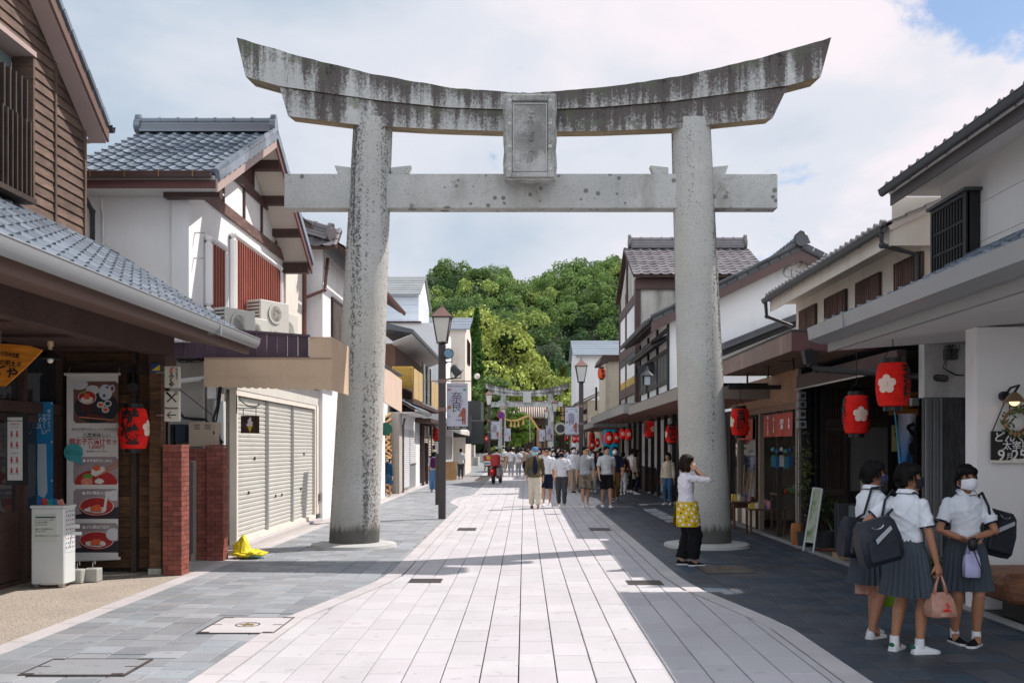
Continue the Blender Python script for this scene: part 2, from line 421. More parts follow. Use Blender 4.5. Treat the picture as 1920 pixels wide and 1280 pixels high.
M_hairb=mat('dark_brown_hair',(0.022,0.011,0.009),0.6,0.3,40,spec=0.15,bump=0.3,grain=(260,260,30))
M_skin=mat('light_tan_skin',(0.52,0.29,0.19),0.55,0.05,12,spec=0.35)
M_skint=mat('suntanned_skin',(0.36,0.165,0.095),0.5,0.06,12,spec=0.35)
def cloth(name,col,var=0.06,bump=0.35):return mat('cloth_'+name,col,0.9,var,7,bump=bump,bs=14,spec=0.15)
C_white=cloth('white',(0.72,0.73,0.76));C_offw=cloth('off_white',(0.62,0.56,0.45));C_navy=cloth('navy',(0.015,0.02,0.045))
C_black=cloth('black',(0.010,0.010,0.012));C_grey=cloth('grey',(0.36,0.38,0.39));C_lgrey=cloth('light_grey',(0.55,0.57,0.58))
C_olive=cloth('olive',(0.12,0.095,0.045));C_beige=cloth('beige',(0.38,0.32,0.24));C_brown=cloth('brown',(0.17,0.085,0.03))
C_denim=cloth('denim',(0.06,0.14,0.26));C_blue=cloth('blue',(0.10,0.22,0.42));C_dgrey=cloth('dark_grey',(0.06,0.065,0.07))
C_maroon=cloth('maroon',(0.12,0.02,0.03));C_skirt=cloth('slate_skirt',(0.062,0.075,0.092),0.05,0.15);C_teal=cloth('teal',(0.02,0.07,0.14))
C_purple=cloth('purple',(0.08,0.015,0.08));C_camo=mat('camo_cloth',(0.23,0.19,0.14),0.9,0.2,12,stain=0.9,stc=(0.09,0.07,0.05),stsc=(9,9,9),stthr=0.5)
C_polo=cloth('white_polo',(0.66,0.69,0.74),0.03,0.3)
C_mask=mat('white_face_mask',(0.74,0.76,0.80),0.9,0.02);C_maskb=mat('black_face_mask',(0.012,0.013,0.018),0.9,0.02)
C_maskn=mat('navy_face_mask',(0.035,0.045,0.09),0.9,0.02);C_maskl=mat('pale_blue_face_mask',(0.35,0.62,0.68),0.9,0.02)
C_sole=mat('white_rubber',(0.72,0.72,0.72),0.5,0.03);C_brownshoe=mat('brown_leather',(0.09,0.04,0.02),0.5,0.1)
# ================================================================ GROUND
M_slab=mat('pale_granite_slab',(0.505,0.49,0.50),0.72,0.05,1.2,spots=(7,.665,.30),bump=0.2,bs=200,isl=0.06,speck=0.18,specs=160,stain=0.26,stc=(0.36,0.35,0.345),stsc=(1.3,.5,1.1),stthr=0.48,hue=0.006)
M_band=mat('pale_kerb_stone',(0.50,0.475,0.475),0.75,0.06,1.2,bump=0.2,bs=200,isl=0.06,speck=0.15,specs=160,stain=0.2,stc=(0.30,0.28,0.27),stsc=(2,2,2),stthr=0.5)
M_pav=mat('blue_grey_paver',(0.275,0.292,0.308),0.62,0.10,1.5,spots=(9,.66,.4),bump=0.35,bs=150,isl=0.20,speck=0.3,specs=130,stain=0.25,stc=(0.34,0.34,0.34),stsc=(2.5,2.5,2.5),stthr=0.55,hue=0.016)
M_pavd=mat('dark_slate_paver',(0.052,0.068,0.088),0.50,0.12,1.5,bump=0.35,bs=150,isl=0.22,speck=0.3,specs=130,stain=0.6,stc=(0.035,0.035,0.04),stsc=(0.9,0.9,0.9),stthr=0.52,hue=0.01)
M_grout=mat('dark_joint_earth',(0.055,0.052,0.05),0.95,0.3,4,stain=0.5,stc=(0.30,0.28,0.26),stsc=(0.6,0.6,0.6))
M_aggr=mat('exposed_aggregate',(0.43,0.375,0.31),0.95,0.08,1.5,bump=1.0,bs=90,speck=0.9,specs=34,spots=(60,.58,.5))
M_far=mat('far_paving',(0.46,0.44,0.45),0.8,0.08,0.5)
M_floor=mat('shop_floor',(0.14,0.135,0.13),0.6,0.1,1)
M_iron=mat('cast_iron',(0.10,0.085,0.075),0.6,0.2,8,metal=0.4)
M_darkfloor=mat('dark_floor_tile',(0.045,0.047,0.05),0.5,0.1,1)
struct('ground',MB().box(-900,900,-60,1500,-0.6,-0.05),mat('earth',(0.20,0.18,0.15),0.95,0.1,0.3))
ROADL=[(5.6,-2.25),(9.9,-2.20),(10.6,-2.06),(12.4,-1.72),(13.3,-1.62),(28.5,-1.68),(30.5,-2.10),(33.0,-2.10),(35.6,-1.62),(130,-1.7)]
ROADR=[(5.6,2.32),(9.5,2.32),(12.0,1.90),(13.0,1.84),(28.5,1.82),(30.5,2.2),(33.0,2.2),(35.6,1.85),(130,1.9)]
def lin(tab,y):
 for(a,p),(b,q)in zip(tab,tab[1:]):
  if y<=b:return p+(q-p)*(y-a)/(b-a)
 return tab[-1][1]
def slab_mesh(name,w,l,t,m,bev=0.004):
 bm=bmesh.new();bmesh.ops.create_cube(bm,size=1)
 for v in bm.verts:v.co=Vector((v.co.x*w,v.co.y*l,(v.co.z-0.5)*t))
 top=[e for e in bm.edges if all(v.co.z>-t*0.1 for v in e.verts)]
 bmesh.ops.bevel(bm,geom=top,offset=bev,segments=1,affect='EDGES')
 me=bpy.data.meshes.new(name);bm.to_mesh(me);bm.free();me.materials.append(m);return me
def poly_clip(poly,a,b,c):
 out=[]
 for i,p in enumerate(poly):
  q=poly[(i+1)%len(poly)];dp=a*p[0]+b*p[1]+c;dq=a*q[0]+b*q[1]+c
  if dp>=0:out.append(p)
  if(dp>=0)!=(dq>=0):
   t=dp/(dp-dq);out.append((p[0]+(q[0]-p[0])*t,p[1]+(q[1]-p[1])*t))
 return out
def area(p):return abs(sum(p[i][0]*p[(i+1)%len(p)][1]-p[(i+1)%len(p)][0]*p[i][1]for i in range(len(p))))/2
def pave(base,name,fieldname,lt,rt,x0,cw,ln,y0,y1,m,gap=0.009,t=0.04,holes=(),gy=0.005):
 """running-bond stones between the two curves lt and rt"""
 full=slab_mesh(name,cw-gap,ln-gy,t,m);items=[]
 ncol=int((max(q for _,q in rt)-x0)/cw)+2
 for c in range(-1,ncol):
  xa=x0+c*cw;y=y0-ln*((c*0.37+0.11*((c*7)%3))%1)
  while y<y1:
   cy=y+ln/2;xl,xr=lin(lt,cy),lin(rt,cy)
   poly=[(xa+gap/2,y+gy/2),(xa+cw-gap/2,y+gy/2),(xa+cw-gap/2,y+ln-gy/2),(xa+gap/2,y+ln-gy/2)]
   y+=ln
   if xa+cw<xl-0.3 or xa>xr+0.3:continue
   cut=poly
   for tab,sgn in((lt,1),(rt,-1)):
    s_=(lin(tab,cy+0.1)-lin(tab,cy-0.1))/0.2;xx=lin(tab,cy)
    cut=poly_clip(cut,sgn,-sgn*s_,-sgn*(xx-s_*cy)-0.0)
    if len(cut)<3:break
   if len(cut)<3 or area(cut)<0.004:continue
   z=random.uniform(-0.0025,0.0)
   if any(hx0<xa+cw/2<hx1 and hy0<cy<hy1 for hx0,hx1,hy0,hy1 in holes):z-=0.006
   if area(cut)>0.98*area(poly):
    items.append((full,T(xa+cw/2,cy,z,rx=random.uniform(-.002,.002),ry=random.uniform(-.003,.003))))
   else:
    mx,my=sum(p[0]for p in cut)/len(cut),sum(p[1]for p in cut)/len(cut)
    me=MB().prism([(p[0]-mx,p[1]-my)for p in cut],'z',0.0,-t).mesh(name);me.materials.append(m)
    items.append((me,T(mx,my,z)))
 pieces(name,base,items,300,fieldname,m)
def rng_poly(lt,rt,y0,y1,n=60):
 ys=[y0+(y1-y0)*i/n for i in range(n+1)]
 return[(lin(lt,y),y)for y in ys]+[(lin(rt,y),y)for y in reversed(ys)]
road=struct('road',MB().box(-2.6,2.7,5.0,60,-0.055,-0.034),M_grout)
pave(road,'paving_slab','paving_slabs_beyond',[(a,q+.014)for a,q in ROADL],[(a,q-.014)for a,q in ROADR],-2.32,0.2845,0.53,6.2,58,M_slab)
struct('near_road',MB().box(-2.5,2.6,-60,6.0,-0.045,-0.003),M_far)
struct('near_pavement',MB().box(-4.3,-2.503,-60,5.9,-0.045,-0.003).box(2.603,4.6,-60,5.9,-0.045,-0.003),mat('far_paver',(0.24,0.26,0.27),0.8,0.1,1))
struct('far_road',MB().box(-2.6,2.7,60.0,135,-0.04,0.0),M_far)
KW=0.20
def shift(tab,d):return[(y,x+d)for y,x in tab]
lpav=struct('left_pavement',MB().box(-4.35,-2.6,5.0,60,-0.055,-0.030).box(-2.6,-1.4,5.0,60,-0.075,-0.056),mat('pale_joint_mortar',(0.30,0.29,0.285),0.95,0.3,4))
pave(lpav,'paver','pavers_beyond',[(5,-4.30),(140,-4.30)],shift(ROADL,-KW-.012),-4.31,0.30,0.29,6.2,50,M_pav,gap=0.010,gy=0.006,holes=[(-3.2,-2.2,9.0,10.1),(-3.85,-2.9,7.3,8.1),(-3.8,-2.0,16.3,18.1)])
rpav=struct('right_pavement',MB().box(2.7,4.66,5.0,60,-0.055,-0.030).box(1.5,2.7,5.0,60,-0.075,-0.056),M_grout)
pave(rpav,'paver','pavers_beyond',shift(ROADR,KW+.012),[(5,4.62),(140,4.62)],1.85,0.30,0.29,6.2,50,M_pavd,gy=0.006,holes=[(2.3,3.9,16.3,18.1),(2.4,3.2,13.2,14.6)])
struct('far_left_pavement',MB().box(-9,-2.6,60.0,135,-0.045,-0.004),mat('far_paver',(0.24,0.26,0.27),0.8,0.1,1))
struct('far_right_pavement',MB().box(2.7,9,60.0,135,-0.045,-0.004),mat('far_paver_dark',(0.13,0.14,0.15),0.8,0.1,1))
def band(name,tab,side,y0=5.6,y1=60,w=KW,step=0.62,m=M_band,top=0.003):
 base=struct(name,MB().box(-0.02,0.02,y1,y1+0.05,-0.2,-0.15),m)
 items=[];y=y0
 while y<y1:
  yb=y+step-0.006
  a,b=lin(tab,y+0.003),lin(tab,yb);k0,k1=(min(a,a+side*w),max(a,a+side*w)),(min(b,b+side*w),max(b,b+side*w))
  mx,my=(k0[0]+k1[1])/2,(y+yb)/2
  me=MB().prism([(k0[0]-mx,y+0.003-my),(k0[1]-mx,y+0.003-my),(k1[1]-mx,yb-my),(k1[0]-mx,yb-my)],'z',0,-0.045).mesh('kerb_stone');me.materials.append(m)
  items.append((me,T(mx,my,top)));y+=step
 pieces('kerb_stone',base,items,120,'kerb_stones_beyond',m)
band('left_kerb',ROADL,-1);band('right_kerb',ROADR,1)
band('left_border',[(5,-4.30),(140,-4.30)],-1,6.0,60,0.2,0.9)
band('right_border',[(5,4.62),(140,4.62)],1,6.0,60,0.16,0.9,mat('grey_border_stone',(0.30,0.30,0.30),0.8,0.1,1.5,isl=0.1,speck=0.2))
struct('forecourt',MB().box(-9,-4.503,3.0,13.75,-0.05,-0.002),M_aggr)
struct('left_shop_apron',MB().box(-9,-4.503,13.753,60,-0.05,-0.004),mat('pale_concrete_apron',(0.42,0.395,0.37),0.85,0.08,1,speck=0.2,stain=0.3,stc=(0.25,0.23,0.21),stsc=(1.5,1.5,1.5)))
struct('right_shop_floor',MB().box(4.783,12,12.2,60,-0.05,-0.004),M_floor)
struct('right_porch_floor',MB().box(4.783,12,3.0,12.197,-0.05,-0.006),M_darkfloor)
def drain(x0,x1,y0,y1,lab):
 t=thing('drain_grate',lab,'drain grate',((x0+x1)/2,(y0+y1)/2,0),group='drain grates in the road')
 fr=MB().box(x0,x1,y0,y0+0.012,-0.02,0.006).box(x0,x1,y1-0.012,y1,-0.02,0.006).box(x0,x0+0.012,y0+0.012,y1-0.012,-0.02,0.006).box(x1-0.012,x1,y0+0.012,y1-0.012,-0.02,0.006)
 part('frame',fr,M_iron,t);part('pit',MB().box(x0+0.012,x1-0.012,y0+0.012,y1-0.012,-0.02,0.0032),M_ink,t)
 n=14
 for i in range(n):
  x=x0+0.03+(x1-x0-0.06)*i/(n-1)
  part('bar',MB().box(x-0.006,x+0.006,y0+0.013,y1-0.013,0.0034,0.0055),M_iron,t)
drain(-1.46,-1.05,12.5,12.86,'dark iron grate in the pale slabs beside the left kerb, nearer one')
drain(-1.38,-1.0,20.3,20.95,'dark iron grate in the pale slabs beside the left kerb, farther one')
drain(1.29,1.73,12.3,12.7,'dark iron grate in the shade beside the right kerb, nearer one')
drain(1.35,1.78,20.3,20.95,'dark iron grate in the shade beside the right kerb, farther one')
def cover(x0,x1,y0,y1,lab,m,circ=True):
 t=thing('manhole_cover',lab,'manhole cover',((x0+x1)/2,(y0+y1)/2,0))
 part('rim',MB().box(x0,x1,y0,y0+0.014,-0.02,0.006).box(x0,x1,y1-0.014,y1,-0.02,0.006).box(x0,x0+0.014,y0+0.014,y1-0.014,-0.02,0.006).box(x1-0.014,x1,y0+0.014,y1-0.014,-0.02,0.006),M_iron,t)
 part('lid',MB().box(x0+0.02,x1-0.02,y0+0.02,y1-0.02,-0.02,0.005),m,t)
 cx,cy=(x0+x1)/2,(y0+y1)/2
 for sx,sy in((x0,y0),(x1,y0),(x0,y1),(x1,y1)):
  dx=0.11 if sx==x0 else-0.11;dy=0.05 if sy==y0 else-0.05
  part('corner_plate',MB().box(sx+dx*0.2,sx+dx,sy+dy*0.4,sy+dy,0.0052,0.008),M_iron,t)
 for sx in(x0+0.02,x1-0.11):part('lifting_slot',MB().box(sx,sx+0.09,cy-0.008,cy+0.008,0.0052,0.0075),M_iron,t)
 if circ:
  ring=MB();n=28
  for i in range(n):
   a,b=2*math.pi*i/n,2*math.pi*(i+1)/n
   ring.hexa([(cx+r*math.cos(q),cy+r*math.sin(q),z)for z in(0.0052,0.008)for r,q in((0.105,a),(0.118,a),(0.118,b),(0.105,b))])
  part('emblem_ring',ring,M_iron,t)
  part('emblem',MB().prism([(cx+0.085*math.cos(2*math.pi*i/10)*(1 if i%2 else 0.55),cy+0.085*math.sin(2*math.pi*i/10)*(1 if i%2 else 0.55))for i in range(10)],'z',0.0052,0.008),M_brass,t)
cover(-3.0,-2.29,9.1,9.95,'pale stone manhole cover with round emblem in the left pavers',M_band)
cover(-3.78,-2.98,7.42,8.0,'paver-filled inspection cover near the bottom left of the left pavement',M_pav,False)
cover(2.45,3.15,13.45,14.35,'dark rusty manhole cover beside the apron woman and the right pillar',mat('rusty_lid',(0.12,0.10,0.09),0.8,0.2,5),True)
# ================================================================ TORII
def torii_stone(name,kind):
 m=bpy.data.materials.new(name);m.use_nodes=True;nt=m.node_tree;N=nt.nodes;L=nt.links
 b=N['Principled BSDF'];b.inputs['Roughness'].default_value=0.88;b.inputs['Specular IOR Level'].default_value=0.25
 geo=N.new('ShaderNodeNewGeometry');pos=geo.outputs['Position']
 def noise(sc,det=5,rg=0.6,s=(1,1,1),off=(0,0,0),dist=0):
  mp=N.new('ShaderNodeMapping');mp.inputs['Scale'].default_value=s;mp.inputs['Location'].default_value=off;L.new(pos,mp.inputs['Vector'])
  n=N.new('ShaderNodeTexNoise');n.inputs['Scale'].default_value=sc;n.inputs['Detail'].default_value=det;n.inputs['Roughness'].default_value=rg
  n.inputs['Distortion'].default_value=dist;L.new(mp.outputs[0],n.inputs['Vector']);return n.outputs['Fac']
 def mr(src,a,c,d,e):
  r=N.new('ShaderNodeMapRange');r.inputs[1].default_value=a;r.inputs[2].default_value=c;r.inputs[3].default_value=d;r.inputs[4].default_value=e;L.new(src,r.inputs[0]);return r.outputs[0]
 def ma(op,a,c=0.0):
  n=N.new('ShaderNodeMath');n.operation=op
  for i,q in enumerate((a,c)):
   if isinstance(q,(int,float)):n.inputs[i].default_value=q
   else:L.new(q,n.inputs[i])
  return n.outputs[0]
 def mix(f,a,c):
  n=N.new('ShaderNodeMix');n.data_type='RGBA'
  for k,q in(('Factor',f),('A',a),('B',c)):
   if isinstance(q,(int,float)):n.inputs[k].default_value=q
   elif isinstance(q,tuple):n.inputs[k].default_value=(*q,1)
   else:L.new(q,n.inputs[k])
  return n.outputs['Result']
 sx=N.new('ShaderNodeSeparateXYZ');L.new(pos,sx.inputs[0]);X,Y_,Z=sx.outputs
 c=mix(mr(noise(1.1,5),0.3,0.7,0,1),(0.45,0.455,0.435),(0.58,0.58,0.55))
 if kind=='pillar':c=mix(mr(noise(0.5,3),0.4,0.65,0,0.4),c,(0.50,0.46,0.38))
 fine=noise(55,3,0.6)
 c=mix(ma('MULTIPLY',mr(fine,0.56,0.67,0,0.8),mr(noise(1.7,4,.6,off=(9,3,1)),.35,.6,.35,1)),c,(0.14,0.135,0.13))
 c=mix(mr(noise(38,3,0.6,off=(3,1,2)),0.60,0.68,0,0.45),c,(0.66,0.66,0.64))
 grit=noise(24,6,0.75,off=(5,5,5))
 if kind=='beam':
  at_=N.new('ShaderNodeAttribute');at_.attribute_name='h';h=at_.outputs['Fac']
  st=mr(noise(1.0,5,0.6,(2.2,2.2,0.16)),0.34,0.66,0,1);st2=mr(noise(1.0,5,0.65,(7.5,7.5,0.45),(2,2,2)),0.34,0.66,0,1)
  s_=ma('ADD',ma('ADD',ma('MULTIPLY',h,0.30),ma('MULTIPLY',st,0.52)),ma('MULTIPLY',st2,0.38))
  s_=ma('ADD',s_,ma('MULTIPLY',ma('SUBTRACT',grit,0.5),1.0))
  c=mix(mr(s_,0.36,0.66,0,0.92),c,(0.080,0.064,0.060))
  c=mix(mr(s_,0.86,1.05,0,0.85),c,(0.020,0.017,0.017))
  c=mix(mr(ma('ADD',noise(3.0,5),ma('MULTIPLY',h,0.12)),0.62,0.70,0,0.6),c,(0.12,0.14,0.09))
 if kind=='tie':
  for sc,off,thr,sizes in((3.2,(0,0,0),0.20,0.9),(6.5,(4,1,3),0.20,0.9)):
   v=N.new('ShaderNodeTexVoronoi');v.inputs['Scale'].default_value=sc;v.inputs['Randomness'].default_value=1
   mp=N.new('ShaderNodeMapping');mp.inputs['Location'].default_value=off;L.new(pos,mp.inputs['Vector']);L.new(mp.outputs[0],v.inputs['Vector'])
   cl=noise(0.75,2,0.5,off=(1.3+off[0],0,2));d=ma('ADD',v.outputs['Distance'],ma('MULTIPLY',noise(22,3),0.10))
   zone=mr(cl,0.41,0.57,0,1);thr_=ma('MULTIPLY',zone,thr+0.13)
   c=mix(ma('MULTIPLY',mr(ma('SUBTRACT',d,thr_),-0.02,0.03,1,0),0.75),c,(0.085,0.105,0.085))
  c=mix(mr(noise(1.0,5,0.6,(1.5,1.5,0.6)),0.50,0.68,0,0.6),c,(0.26,0.24,0.20))
  c=mix(ma('MULTIPLY',mr(noise(2.2,7,0.75,(1,1,1.6),(2,0,1)),0.58,0.68,0,1),mr(noise(0.8,2,.5),.48,.6,0,.8)),c,(0.11,0.125,0.10))
 if kind=='pillar':
  rag=ma('ADD',Z,ma('MULTIPLY',ma('SUBTRACT',noise(1.0,6,0.7,(16,16,1.2)),0.5),0.32))
  st=mr(noise(1.0,4,0.6,(2.6,2.6,0.11),(0.35,0,0)),0.35,0.65,0,1);s_=ma('ADD',ma('MULTIPLY',st,0.55),ma('MULTIPLY',ma('SUBTRACT',grit,0.5),1.6))
  top=mr(Z,1.5,7.0,-0.03,0.10)
  s_=ma('ADD',s_,top)
  c=mix(mr(s_,0.37,0.52,0,0.88),c,(0.060,0.055,0.058))
  c=mix(mr(rag,0.28,0.40,0.93,0),c,(0.040,0.040,0.038))
  c=mix(mr(rag,0.36,0.9,0.35,0),c,(0.20,0.19,0.17))
 if kind=='plaque':c=mix(mr(ma('ADD',noise(1.3,6,.7),ma('MULTIPLY',grit,.4)),.62,.80,0,.7),mix(.25,c,(.30,.30,.28)),(.14,.135,.12))
 if kind=='under':c=mix(mr(noise(2.0,6,0.7,(1,4,4)),0.35,0.65,0,1),(0.42,0.33,0.20),(0.20,0.155,0.10))
 L.new(c,b.inputs['Base Color'])
 bp=N.new('ShaderNodeBump');bp.inputs['Strength'].default_value=0.55;bp.inputs['Distance'].default_value=0.012
 L.new(ma('ADD',grit,fine),bp.inputs['Height']);L.new(bp.outputs[0],b.inputs['Normal'])
 return m
G_beam,G_tie,G_pil,G_under=(torii_stone('stained_granite_beam','beam'),torii_stone('lichened_granite_tie','tie'),torii_stone('pitted_granite_pillar','pillar'),torii_stone('ochre_underside_granite','under'))
G_plain=torii_stone('grey_granite_carved','plain');G_plq=torii_stone('weathered_plaque_granite','plaque')
def interp(tab,x):
 for(a,p),(b,q)in zip(tab,tab[1:]):
  if x<=b:
   t=(x-a)/(b-a);return p+(q-p)*t
 return tab[-1][1]
def beam_curve(name,topc,botc,y0,y1,ml,mr_,mat_,parent,n=70,rise=0.10,under=None):
 """curved beam: topc/botc give z(x); ends slanted by ml/mr_ (bottom inset)"""
 xs0,xs1=topc[0][0],topc[-1][0];co=[];hh=[]
 for i in range(n+1):
  t=i/n;xt=xs0+(xs1-xs0)*t;xb=(xs0+ml)+(xs1-mr_-xs0-ml)*t
  zt=interp(topc,xt)+random.uniform(-.007,.007);zb=interp(botc,xb)
  for k in range(5):co.append((xt+(xb-xt)*k/4,y0+random.uniform(-.003,.003),zt+(zb-zt)*k/4));hh.append(1-k/4)
  co.append((xb,y1,zb+rise));hh.append(0.0)
  co.append((xt,y1,zt));hh.append(1.0)
 m_=7;fs=[]
 for i in range(n):
  for k in range(m_):
   k2=(k+1)%m_;fs.append((i*m_+k,i*m_+k2,(i+1)*m_+k2,(i+1)*m_+k))
 fs.append(tuple(range(m_-1,-1,-1)));fs.append(tuple(n*m_+k for k in range(m_)))
 off=np.array(OFF[parent]);me=bpy.data.meshes.new(name);me.from_pydata((np.array(co)-off).tolist(),[],fs);me.materials.append(mat_)
 if under:
  me.materials.append(under)
  for i,p in enumerate(me.polygons):
   if i<n*m_ and i%m_==4:p.material_index=1
 a=me.attributes.new('h','FLOAT','POINT');a.data.foreach_set('value',hh)
 bm=bmesh.new();bm.from_mesh(me);bmesh.ops.recalc_face_normals(bm,faces=bm.faces);bm.to_mesh(me);bm.free()
 return link(name,me,parent)
def build_torii(cx,Y,s,label,group,plaque,mats,full=True,cz=0.0):
 """s scales the surveyed gate; its own centre at (cx, Y)"""
 t=thing('torii_gate',label,'torii gate',(cx,Y,0),group=group)
 k=0.00903
 def X(px):return cx+(px-1001)*k*s
 def Z(py):return(EYE-(py-838)*k)*s+cz
 yf,yb=Y-0.28*s,Y+0.27*s
 top=[(443,70),(500,87),(560,105),(700,139),(850,165),(985,174),(1120,165),(1280,142),(1420,110),(1559,70)]
 mid=[(440,138),(523,161),(712,188),(837,201),(985,206),(1120,201),(1265,189),(1478,160),(1562,138)]
 bot=[(520,212),(537,216),(665,232),(800,240),(985,246),(1130,244),(1265,239),(1450,220),(1480,216)]
 tz=[(X(a),Z(b))for a,b in top];mz=[(X(a),Z(b))for a,b in mid]
 beam_curve('top_beam',tz,mz,yf-0.03*s,yb+0.05*s,17*k*s,20*k*s,mats[0],t,rise=0.06*s,under=mats[3])
 mz2=[(X(a),Z(b+1.2))for a,b in mid];mz2=[(X(523),interp(mz2,X(523)))]+[p for p in mz2 if X(524)<p[0]<X(1477)]+[(X(1478),interp(mz2,X(1478)))]
 beam_curve('lower_beam',mz2,[(X(a),Z(b))for a,b in bot],yf,yb,16*k*s,28*k*s,mats[0],t,rise=0.08*s,under=mats[3])
 for bxo,txo in((-2.94-0.16,-2.61-0.16),(3.14-0.16,2.87-0.16)):
  prof=[]
  for i in range(17):
   u=i/16;prof.append((u,0.43+(0.335-0.43)*u))
  rings=[]
  for u,r in prof:
   x_=cx+(bxo+(txo-bxo)*u)*s;z_=u*7.30*s
   rings.append([(x_+r*s*math.cos(2*math.pi*q/48),Y+r*s*math.sin(2*math.pi*q/48),z_+cz)for q in range(48)])
  part('pillar',MB().loft(rings),mats[2],t,smooth=40)
  px_=cx+bxo*s
  part('plinth',MB().lathe([(0.74*s,-0.02),(0.72*s,0.045*s),(0.60*s,0.065*s),(0.47*s,0.07*s)],(px_,Y,0),40),mats[4],t,smooth=40)
 for xa,xb in(((528,672)),((710,1286)),((1318,1463))):
  z1,z0=Z(320.5),Z(386)
  o=part('tie_beam',MB().box(X(xa),X(xb),Y-0.15*s,Y+0.15*s,z0,z1),mats[1],t,bev=0.012*s)
 for xa,xb,d in((622,655,-1),(730,768,1),(1222,1257,-1),(1332,1371,1)):
  z0,z1=Z(320),Z(303)
  if d<0:poly=[(X(xa+7),z0),(X(xb),z0),(X(xb),Z(307)),(X(xa),z1)]
  else:poly=[(X(xa),z0),(X(xb-6),z0),(X(xb),z1),(X(xa),Z(307))]
  part('wedge',MB().prism(poly,'y',Y-0.1*s,Y+0.1*s),mats[4],t,fix=True,bev=0.008*s)
 if plaque:
  yp=Y-0.60*s;zt,zb,xl,xr=Z(187),Z(344),X(946),X(1041)
  pts=[]
  def sc(a,b,n,amp):
   for i in range(n*6):
    u=i/(n*6);d=amp*abs(math.sin(math.pi*u*n))
    yield(a[0]+(b[0]-a[0])*u,a[1]+(b[1]-a[1])*u,d)
  for(x,z,d)in sc((xl,zb),(xr,zb),3,.02):pts.append((x,z-d))
  for(x,z,d)in sc((xr,zb),(xr,zt),3,.02):pts.append((x+d,z))
  for(x,z,d)in sc((xr,zt),(xl,zt),4,.025):pts.append((x,z+d))
  for(x,z,d)in sc((xl,zt),(xl,zb),3,.02):pts.append((x-d,z))
  pq=part('plaque',MB().prism(pts,'y',yp,yp+0.22),G_plq,t,fix=True)
  w,h_=xr-xl,zt-zb
  fr=MB();a,b_=0.13,0.10
  for(x0,x1,z0,z1)in((xl+.02,xl+a,zb+.02,zt-.02),(xr-a,xr-.02,zb+.02,zt-.02),(xl+a+.002,xr-a-.002,zb+.02,zb+b_),(xl+a+.002,xr-a-.002,zt-b_-.03,zt-.02)):
   fr.box(x0,x1,yp-0.045,yp+0.002,z0,z1)
  part('frame_moulding',fr,G_plq,pq,bev=0.014)
  fr2=MB()
  for(x0,x1,z0,z1)in((xl+a+.02,xl+a+.035,zb+b_+.03,zt-b_-.06),(xr-a-.035,xr-a-.02,zb+b_+.03,zt-b_-.06),(xl+a+.037,xr-a-.037,zb+b_+.03,zb+b_+.045),(xl+a+.037,xr-a-.037,zt-b_-.075,zt-b_-.06)):
   fr2 .box(x0,x1,yp-0.02,yp+0.002,z0,z1)
  part('inner_fillet',fr2,mats[4],pq)
  rs=MB()
  for i in range(4):rs.lathe([(0.0,-0.06),(0.035,-0.045),(0.05,0.0)],(xl+.09,yp-0.0,zb+0.15+i*0.38),10,'y').lathe([(0.0,-0.06),(0.035,-0.045),(0.05,0.0)],(xr-.09,yp,zb+0.15+i*0.38),10,'y')
  part('carved_rosettes',rs,mats[4],pq,smooth=True)
  text('天\n満\n宮',0.22,Matrix.Translation(((xl+xr)/2,yp-0.004,(zt+zb)/2-0.03))@Euler((R(90),0,0)).to_matrix().to_4x4(),mat('worn_inscription',(0.09,0.09,0.085),0.9,0.3,30),pq,'inscription',xs=0.62,bold=-0.006,line=1.45,ext=0.002,shear=0.25)
  part('hanger',MB().box((xl+xr)/2-0.1,(xl+xr)/2+0.1,yp+0.2,Y-0.1,zt-0.55,zt-0.35),mats[4],pq)
 return t
TORII=build_torii(0.163,17.18,1.0,'large weathered stone torii gate spanning the street in the foreground',None,True,(G_beam,G_tie,G_pil,G_under,G_plain))
# ================================================================ building kit
def YX(px,x):return x*FP/(px-983)
def ZY(py,Y):return EYE-(py-838)/FP*Y
def tile_mesh(name,m,w=0.25,l=0.31,amp=0.026,lip=0.022,n=8):
 v=[];f=[]
 def prof(u):
  return-amp*0.45*math.sin(math.pi*min(1,u/0.68))if u<0.68 else amp*math.sin(math.pi*(u-0.68)/0.32)
 for j,(y,dz)in enumerate(((0,lip),(l,0.0))):
  for i in range(n+1):
   u=i/n;v.append((u*w,y,prof(u)+dz))
 for i in range(n+1):
  u=i/n;v.append((u*w,0.004,prof(u)-0.004))
 for i in range(n):
  f.append((i,i+1,n+1+i+1,n+1+i));f.append((2*(n+1)+i,2*(n+1)+i+1,i+1,i))
 me=bpy.data.meshes.new(name);me.from_pydata(v,[],f);me.materials.append(m);smooth_mesh(me,50);return me
TILES={}
def get_tile(m,w,l,old=False):
 k=(m.name,w,l)
 if k not in TILES:TILES[k]=tile_mesh('roof_tile',m,w,l*1.06)
 return TILES[k]
